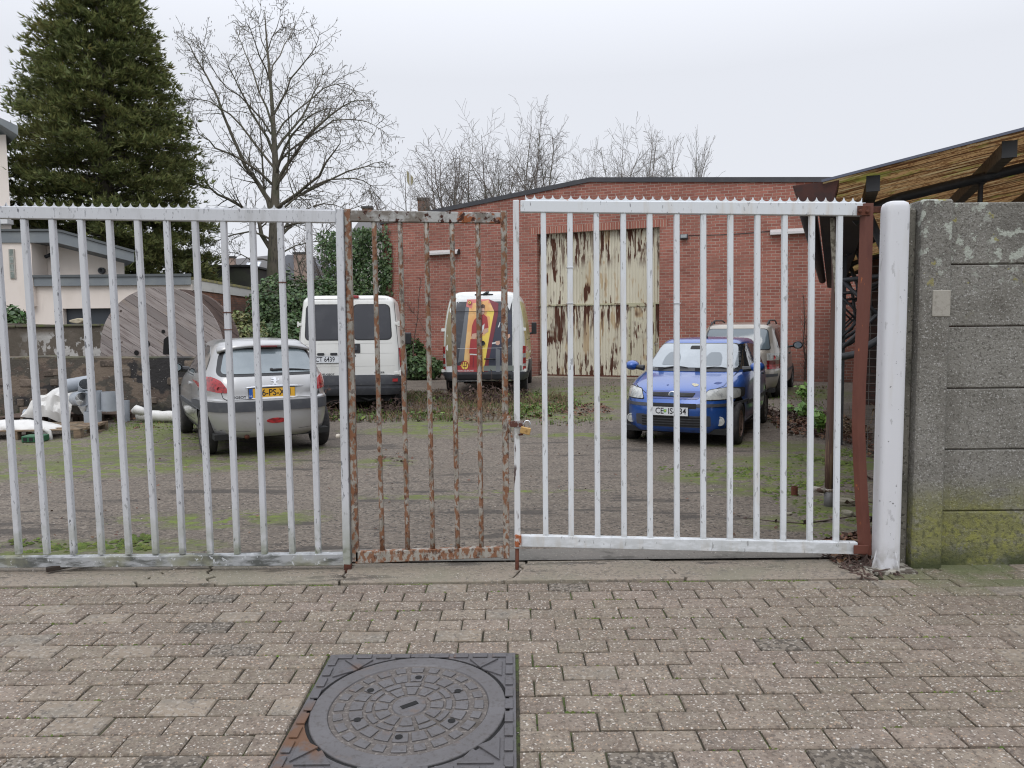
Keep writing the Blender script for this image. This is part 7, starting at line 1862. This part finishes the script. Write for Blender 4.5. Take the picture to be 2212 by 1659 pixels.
bramble('dead twigs beside the rear wheel of the blue car', G(1680, 900), .6, .25, 80, 64)
bramble('tan dry creeper round the foot of the downpipe post', G(1832, 935), .22, .45, 60, 65, m_drygrass, .1)
bramble('tangle of dry straw at the foot of the white gate post', G(1858, 1222), .17, .10, 110, 66, m_deadbr, 0)
bramble('dark dead stems behind the gap beside the concrete wall', G(1958, 1120), .10, 1.1, 14, 67)
# bright weeds by the shed
def weed(label, c, h, n, seed):
    rr = random.Random(seed); t = empty('weed', (c.x, c.y, 0), 0, label, 'plant'); b = MB(); s2 = MB()
    for i in range(n):
        a = rr.uniform(0,2*pi); r_ = rr.uniform(0,h*.45); top = Vector((r_*cos(a), r_*sin(a), h*rr.uniform(.6,1))); s2.tube([(r_*.3*cos(a), r_*.3*sin(a),0), top], [.006,.003], 4)
        for j in range(9):
            q = top*rr.uniform(.4,1.0); aa = rr.uniform(0,2*pi); leaf(b, q+Vector((cos(aa), sin(aa), 0))*.05, Vector((cos(aa)*.5, sin(aa)*.5-.4, .8)), rr.uniform(.06,.11), rr, 1.3)
    b.build('leaves', m_weed, t, fix=False); s2.build('stems', m_grass, t, fix=False); return t
weed('bright green weed behind the blue car, nearest the brick wall', G(1741, 872), .45, 9, 71)
weed('leafy green weed patch low on the ground right of the blue car', G(1738, 905), .28, 10, 72)
weed('spreading green weed at the foot of the brown downpipe', G(1768, 940), .42, 11, 73)
weed('small green weed tuft on the ground behind the rear wheel of the blue car', G(1705, 893), .16, 8, 74)
# ------------------------------------------------------------------ pallets, pipes and wraps by the garden wall
m_pal = mat('pallet_wood', (0.20,0.145,0.095), .9, rand=.3, layers=[dict(scale=(8,8,30), lo=.4, hi=.7, col=(.12,.085,.06)), dict(scale=(3,3,3), lo=.45, hi=.62, col=(.09,.075,.05))])
m_paldk = mat('rotten_pallet_wood', (0.075,0.052,0.040), .95, rand=.3)
def pallet(px, py, rz, label, m=m_pal, L=1.2, W_=.9, z=0):
    g = G(px, py); t = empty('pallet', (g.x, g.y, z), rz, label, 'pallet')
    for k in range(6):
        b = MB(); y = -W_/2+k*(W_-.09)/5; b.box(-L/2, L/2, y, y+.09, .122, .142); b.build('deck_board', m, t, bevel=.003)
    for x in (-L/2, -.05, L/2-.1):
        b = MB(); b.box(x, x+.1, -W_/2, W_/2, .10, .121); b.build('stringer', m, t)
        for y in (-W_/2, -.06, W_/2-.12):
            b = MB(); b.box(x, x+.1, y, y+.12, .022, .099); b.build('block', m, t)
        b = MB(); b.box(x, x+.1, -W_/2, W_/2, 0, .021); b.build('skid', m, t)
    return t
pallet(68, 940, radians(6), 'pale wooden pallet nearest the gates at the left edge, green crate beneath', m_pal, 1.9, 1.0)
pallet(120, 910, radians(3), 'dark rotten pallet under the white plastic sheet', m_paldk, 1.5, .9)
pallet(238, 905, radians(-4), 'dark pallet carrying the upright grey pipe pieces', m_paldk, .9, .8)
# green crate under the front pallet
g = G(66, 956); cr_ = empty('green_crate', (g.x, g.y+.12, 0), .1, 'green plastic crate pushed under the front pallet', 'crate')
m_gr = mat('green_plastic', (.02,.10,.045), .5)
b = MB(); b.box(-.14,.14,-.12,.12,0,.095)
b.build('crate_body', m_gr, cr_, bevel=.01)
for k in range(3):
    b = MB(); b.box(-.11+k*.08,-.06+k*.08,-.125,-.121,.02,.07); b.build('slot', m_gap, cr_)
m_pvc = mat('grey_plastic_pipe', (0.31,0.335,0.365), .45, layers=[dict(scale=5, lo=.4, hi=.7, col=(.25,.27,.30), amt=.7)])
def pipe(p, axis, R_, L, label, name='pipe_piece'):
    t = (Matrix.Translation(p) @ Vector(axis).normalized().to_track_quat('Z','Y').to_matrix().to_4x4())
    b = MB(); r2 = R_*.93; b.lathe([(R_,-L/2),(R_,L/2),(r2,L/2),(r2,-L/2)], 32, t, closed=True)
    o = b.build(name, m_pvc, smooth=False); smooth_by(o, 40); tag(o, label, 'pipe', 'cut grey pipe pieces by the garden wall'); return o
PY = 13.0
def PP(px, py, Y=PY): return P(px, py, Y)
pipe(PP(162,831,12.75), (-.75,-.9,-.15), .118, .42, 'grey pipe piece lying topmost on the heap, open end facing us')
pipe(PP(184,842,12.65), (.5,-.75,.55), .108, .40, 'grey pipe piece lying in the middle of the heap')
pipe(PP(172,862,12.5), (.9,-.9,.05), .118, .34, 'grey pipe piece lying lowest on the heap against the white sheet')
pipe(PP(203,866,12.55), (0,.03,1), .125, .34, 'upright grey pipe piece on the pallet, left of the pair')
pipe(PP(236,867,12.6), (.02,.02,1), .125, .32, 'upright grey pipe piece on the pallet, right of the pair')
q = G(202, 929); pipe(Vector((q.x, q.y, .155)), (0,0,1), .13, .31, 'upright grey pipe piece standing on the ground before the pallet')
q = G(262, 912); pipe(Vector((q.x, q.y+.1, .19)), (0,.05,1), .10, .38, 'narrow upright grey pipe piece at the right end of the heap')
q = G(55, 915); pipe(Vector((q.x, q.y+.35, .12)), (1,.1,0), .10, .42, 'grey pipe piece lying under the white sheet, at its left')
# white sheets
m_sheet = mat('white_plastic_sheet', (0.62,0.61,0.585), .45, layers=[dict(scale=3, lo=.42, hi=.7, col=(.46,.45,.43), amt=.7), dict(scale=9, lo=.6, hi=.72, col=(.28,.20,.13), amt=.4)])
def crumple(name, label, outline, Y0, Y1, m, amp=.06, seed=1, n=34, thick=.0):
    """a crumpled heap of plastic: dome over a pixel outline given real depth"""
    rr = random.Random(seed); pts = [P(x, y, Y0) for x, y in outline]; x0 = min(p.x for p in pts); x1 = max(p.x for p in pts)
    top = sorted([(p.x, p.z) for p in pts[:len(pts)//2+1]]); bot = sorted([(p.x, p.z) for p in pts[len(pts)//2:]])
    def itp(a, x):
        for i in range(len(a)-1):
            if a[i][0] <= x <= a[i+1][0]: t = (x-a[i][0])/max(1e-6, a[i+1][0]-a[i][0]); return a[i][1]*(1-t)+a[i+1][1]*t
        return a[0][1] if x < a[0][0] else a[-1][1]
    b = MB(); m_ = 22; vs = []
    for i in range(n+1):
        x = x0+(x1-x0)*i/n; zt, zb = itp(top, x), itp(bot, x); e = sin(pi*min(1, max(0, i/n)))**.35
        for j in range(m_+1):
            t = j/m_; a = pi*t; z = zb+(zt-zb)*sin(a)**.8 if t < .5 else zb*.0+zb+(zt-zb)*sin(a)**.8
            y = Y0+(Y1-Y0)*(1-cos(a))/2
            nn = noise.noise(Vector((x*3.1+seed, y*3, z*4)))+.6*abs(noise.noise(Vector((x*8, y*7, z*9+seed))))-.2
            vs.append((x+amp*.4*nn, y-amp*1.1*nn*e, max(.015, z+amp*nn*e)))
    fs = [(i*(m_+1)+j, (i+1)*(m_+1)+j, (i+1)*(m_+1)+j+1, i*(m_+1)+j+1) for i in range(n) for j in range(m_)]
    b.add(vs, fs); o = b.build(name, m, fix=False, smooth=True); smooth_by(o, 28); tag(o, label, 'plastic sheet'); return o
crumple('plastic_sheet', 'crumpled white plastic sheet heaped over the dark pallet', [(44,893),(58,862),(88,846),(107,836),(122,842),(140,846),(158,866),(172,882),(186,893),(186,903),(150,915),(95,900),(60,900)], 12.75, 13.45, m_sheet, .09, 3, 60)
crumple('plastic_sheet', 'gathered white plastic trailing over the front pallet', [(-60,915),(-10,912),(25,910),(60,913),(98,922),(112,928),(100,936),(60,932),(20,932),(-60,935)], 11.4, 11.9, m_sheet, .05, 5, 40)
b = MB(); pts = [P(x, y, 11.35) for x, y in ((96,926),(106,932),(110,945),(111,954),(95,958),(70,957),(58,948))]; b.tube(pts, [.03,.034,.028,.02,.024,.03,.012], 6)
tag(b.build('plastic_strap', m_sheet, smooth=True), 'dangling white strip of plastic hanging off the front pallet', 'strap')
wr = empty('wrapped_pipe', (0,0,0), 0, 'long white plastic wrapped roll lying at the foot of the garden wall', 'pipe')
b = MB(); a, e = P(300,893,13.35), P(398,893,13.15); a.z = e.z = .115; n = 12
b.tube([a.lerp(e, i/n)+Vector((0,0,.006*sin(i*1.7))) for i in range(n+1)], [.095+.012*noise.noise(Vector((i*.7,1,0))) for i in range(n+1)], 14); b.build('roll', m_sheet, wr, smooth=True)
b = MB(); b.tube([P(287,890,13.3), P(296,885,13.3), P(306,888,13.25), P(314,892,13.25)], [.05,.085,.075,.04], 10); b.build('knotted_end', m_sheet, wr, smooth=True)
# small rubble under the pallets
q = P(88, 699, 14.8)
b = MB(); rr = random.Random(5); pts = [(cos(2*pi*i/9)*.16*rr.uniform(.7,1), sin(2*pi*i/9)*.10*rr.uniform(.6,1)) for i in range(9)]
b.prism([(x, z*.6) for x, z in pts], -.08, .08); qq = P(170, 696, 14.85); tag(b.build('broken_stone', mat('pale_stone', (.45,.40,.30), .9, layers=[dict(scale=12, lo=.4, hi=.7, col=(.3,.26,.18))]), loc=(qq.x, 14.85, qq.z+.02), bevel=.02, seg=2), 'pale broken stone lying on top of the grey upper wall', 'stone')
# plank on the threshold, stub pipe, flat stones, scraps near the shed
b = MB(); a, e = G(100, 1244), G(207, 1226); b.bar(a+Vector((0,0,.042)), e+Vector((0,0,.05)), .035, .03, up=(0,0,1)); tag(b.build('wood_batten', mat('rotten_dark_batten', (.035,.026,.02), .95), bevel=.004), 'short rotten dark batten lying on the threshold under the left gate', 'batten')
q = G(1716, 1070); b = MB(); b.lathe([(.030,0),(.030,.085),(.023,.085),(.023,.0)], 14, Matrix.Translation(q), closed=True); tag(b.build('pipe_stub', m_rust, smooth=False), 'small rusty pipe stub sticking up from the yard near the shed', 'pipe')
def flat_stone(px, py, sx_, sy_, h, label, col=(.26,.24,.19), seed=1):
    q = G(px, py); rr = random.Random(seed); b = MB(); b.prism([(sx_*cos(2*pi*i/9)*rr.uniform(.8,1.05), sy_*sin(2*pi*i/9)*rr.uniform(.8,1.05)) for i in range(9)], 0, h, 'z')
    m = MATS.get('flat_stone') or mat('flat_stone', col, .9, layers=[dict(scale=14, lo=.45, hi=.65, col=(.15,.14,.09))])
    return tag(b.build('flat_stone', m, loc=(q.x, q.y, .004), bevel=.01, seg=2), label, 'stone')
flat_stone(1825, 1090, .09, .10, .045, 'round flat pale stone lying right of the downpipe foot', seed=3)
flat_stone(1830, 1112, .05, .06, .03, 'smaller flat stone lying in front of the round pale one', seed=4)
flat_stone(1700, 1112, .05, .04, .015, 'flat pale scrap lying on the moss left of the downpipe', seed=6)
# dead branches lying by the blue car
for k, (pts_, lb) in enumerate((([(1640,905),(1700,922),(1780,945)], 'long thin dead branch lying right of the blue car, lower one'),([(1650,885),(1720,905),(1790,915)], 'long thin dead branch lying right of the blue car, upper one'))):
    b = MB(); pts = [G(x, y)+Vector((0,0,.04)) for x, y in pts_]; b.tube(pts, [.016,.013,.008], 6)
    for j in range(10):
        t = random.Random(k*20+j); a = pts[0].lerp(pts[2], t.random()); b.tube([a, a+Vector((t.gauss(0,.15), t.gauss(0,.15), t.uniform(0,.12)))], [.006,.003], 4)
    tag(b.build('dead_branch', m_deadbr, fix=False), lb, 'branch')
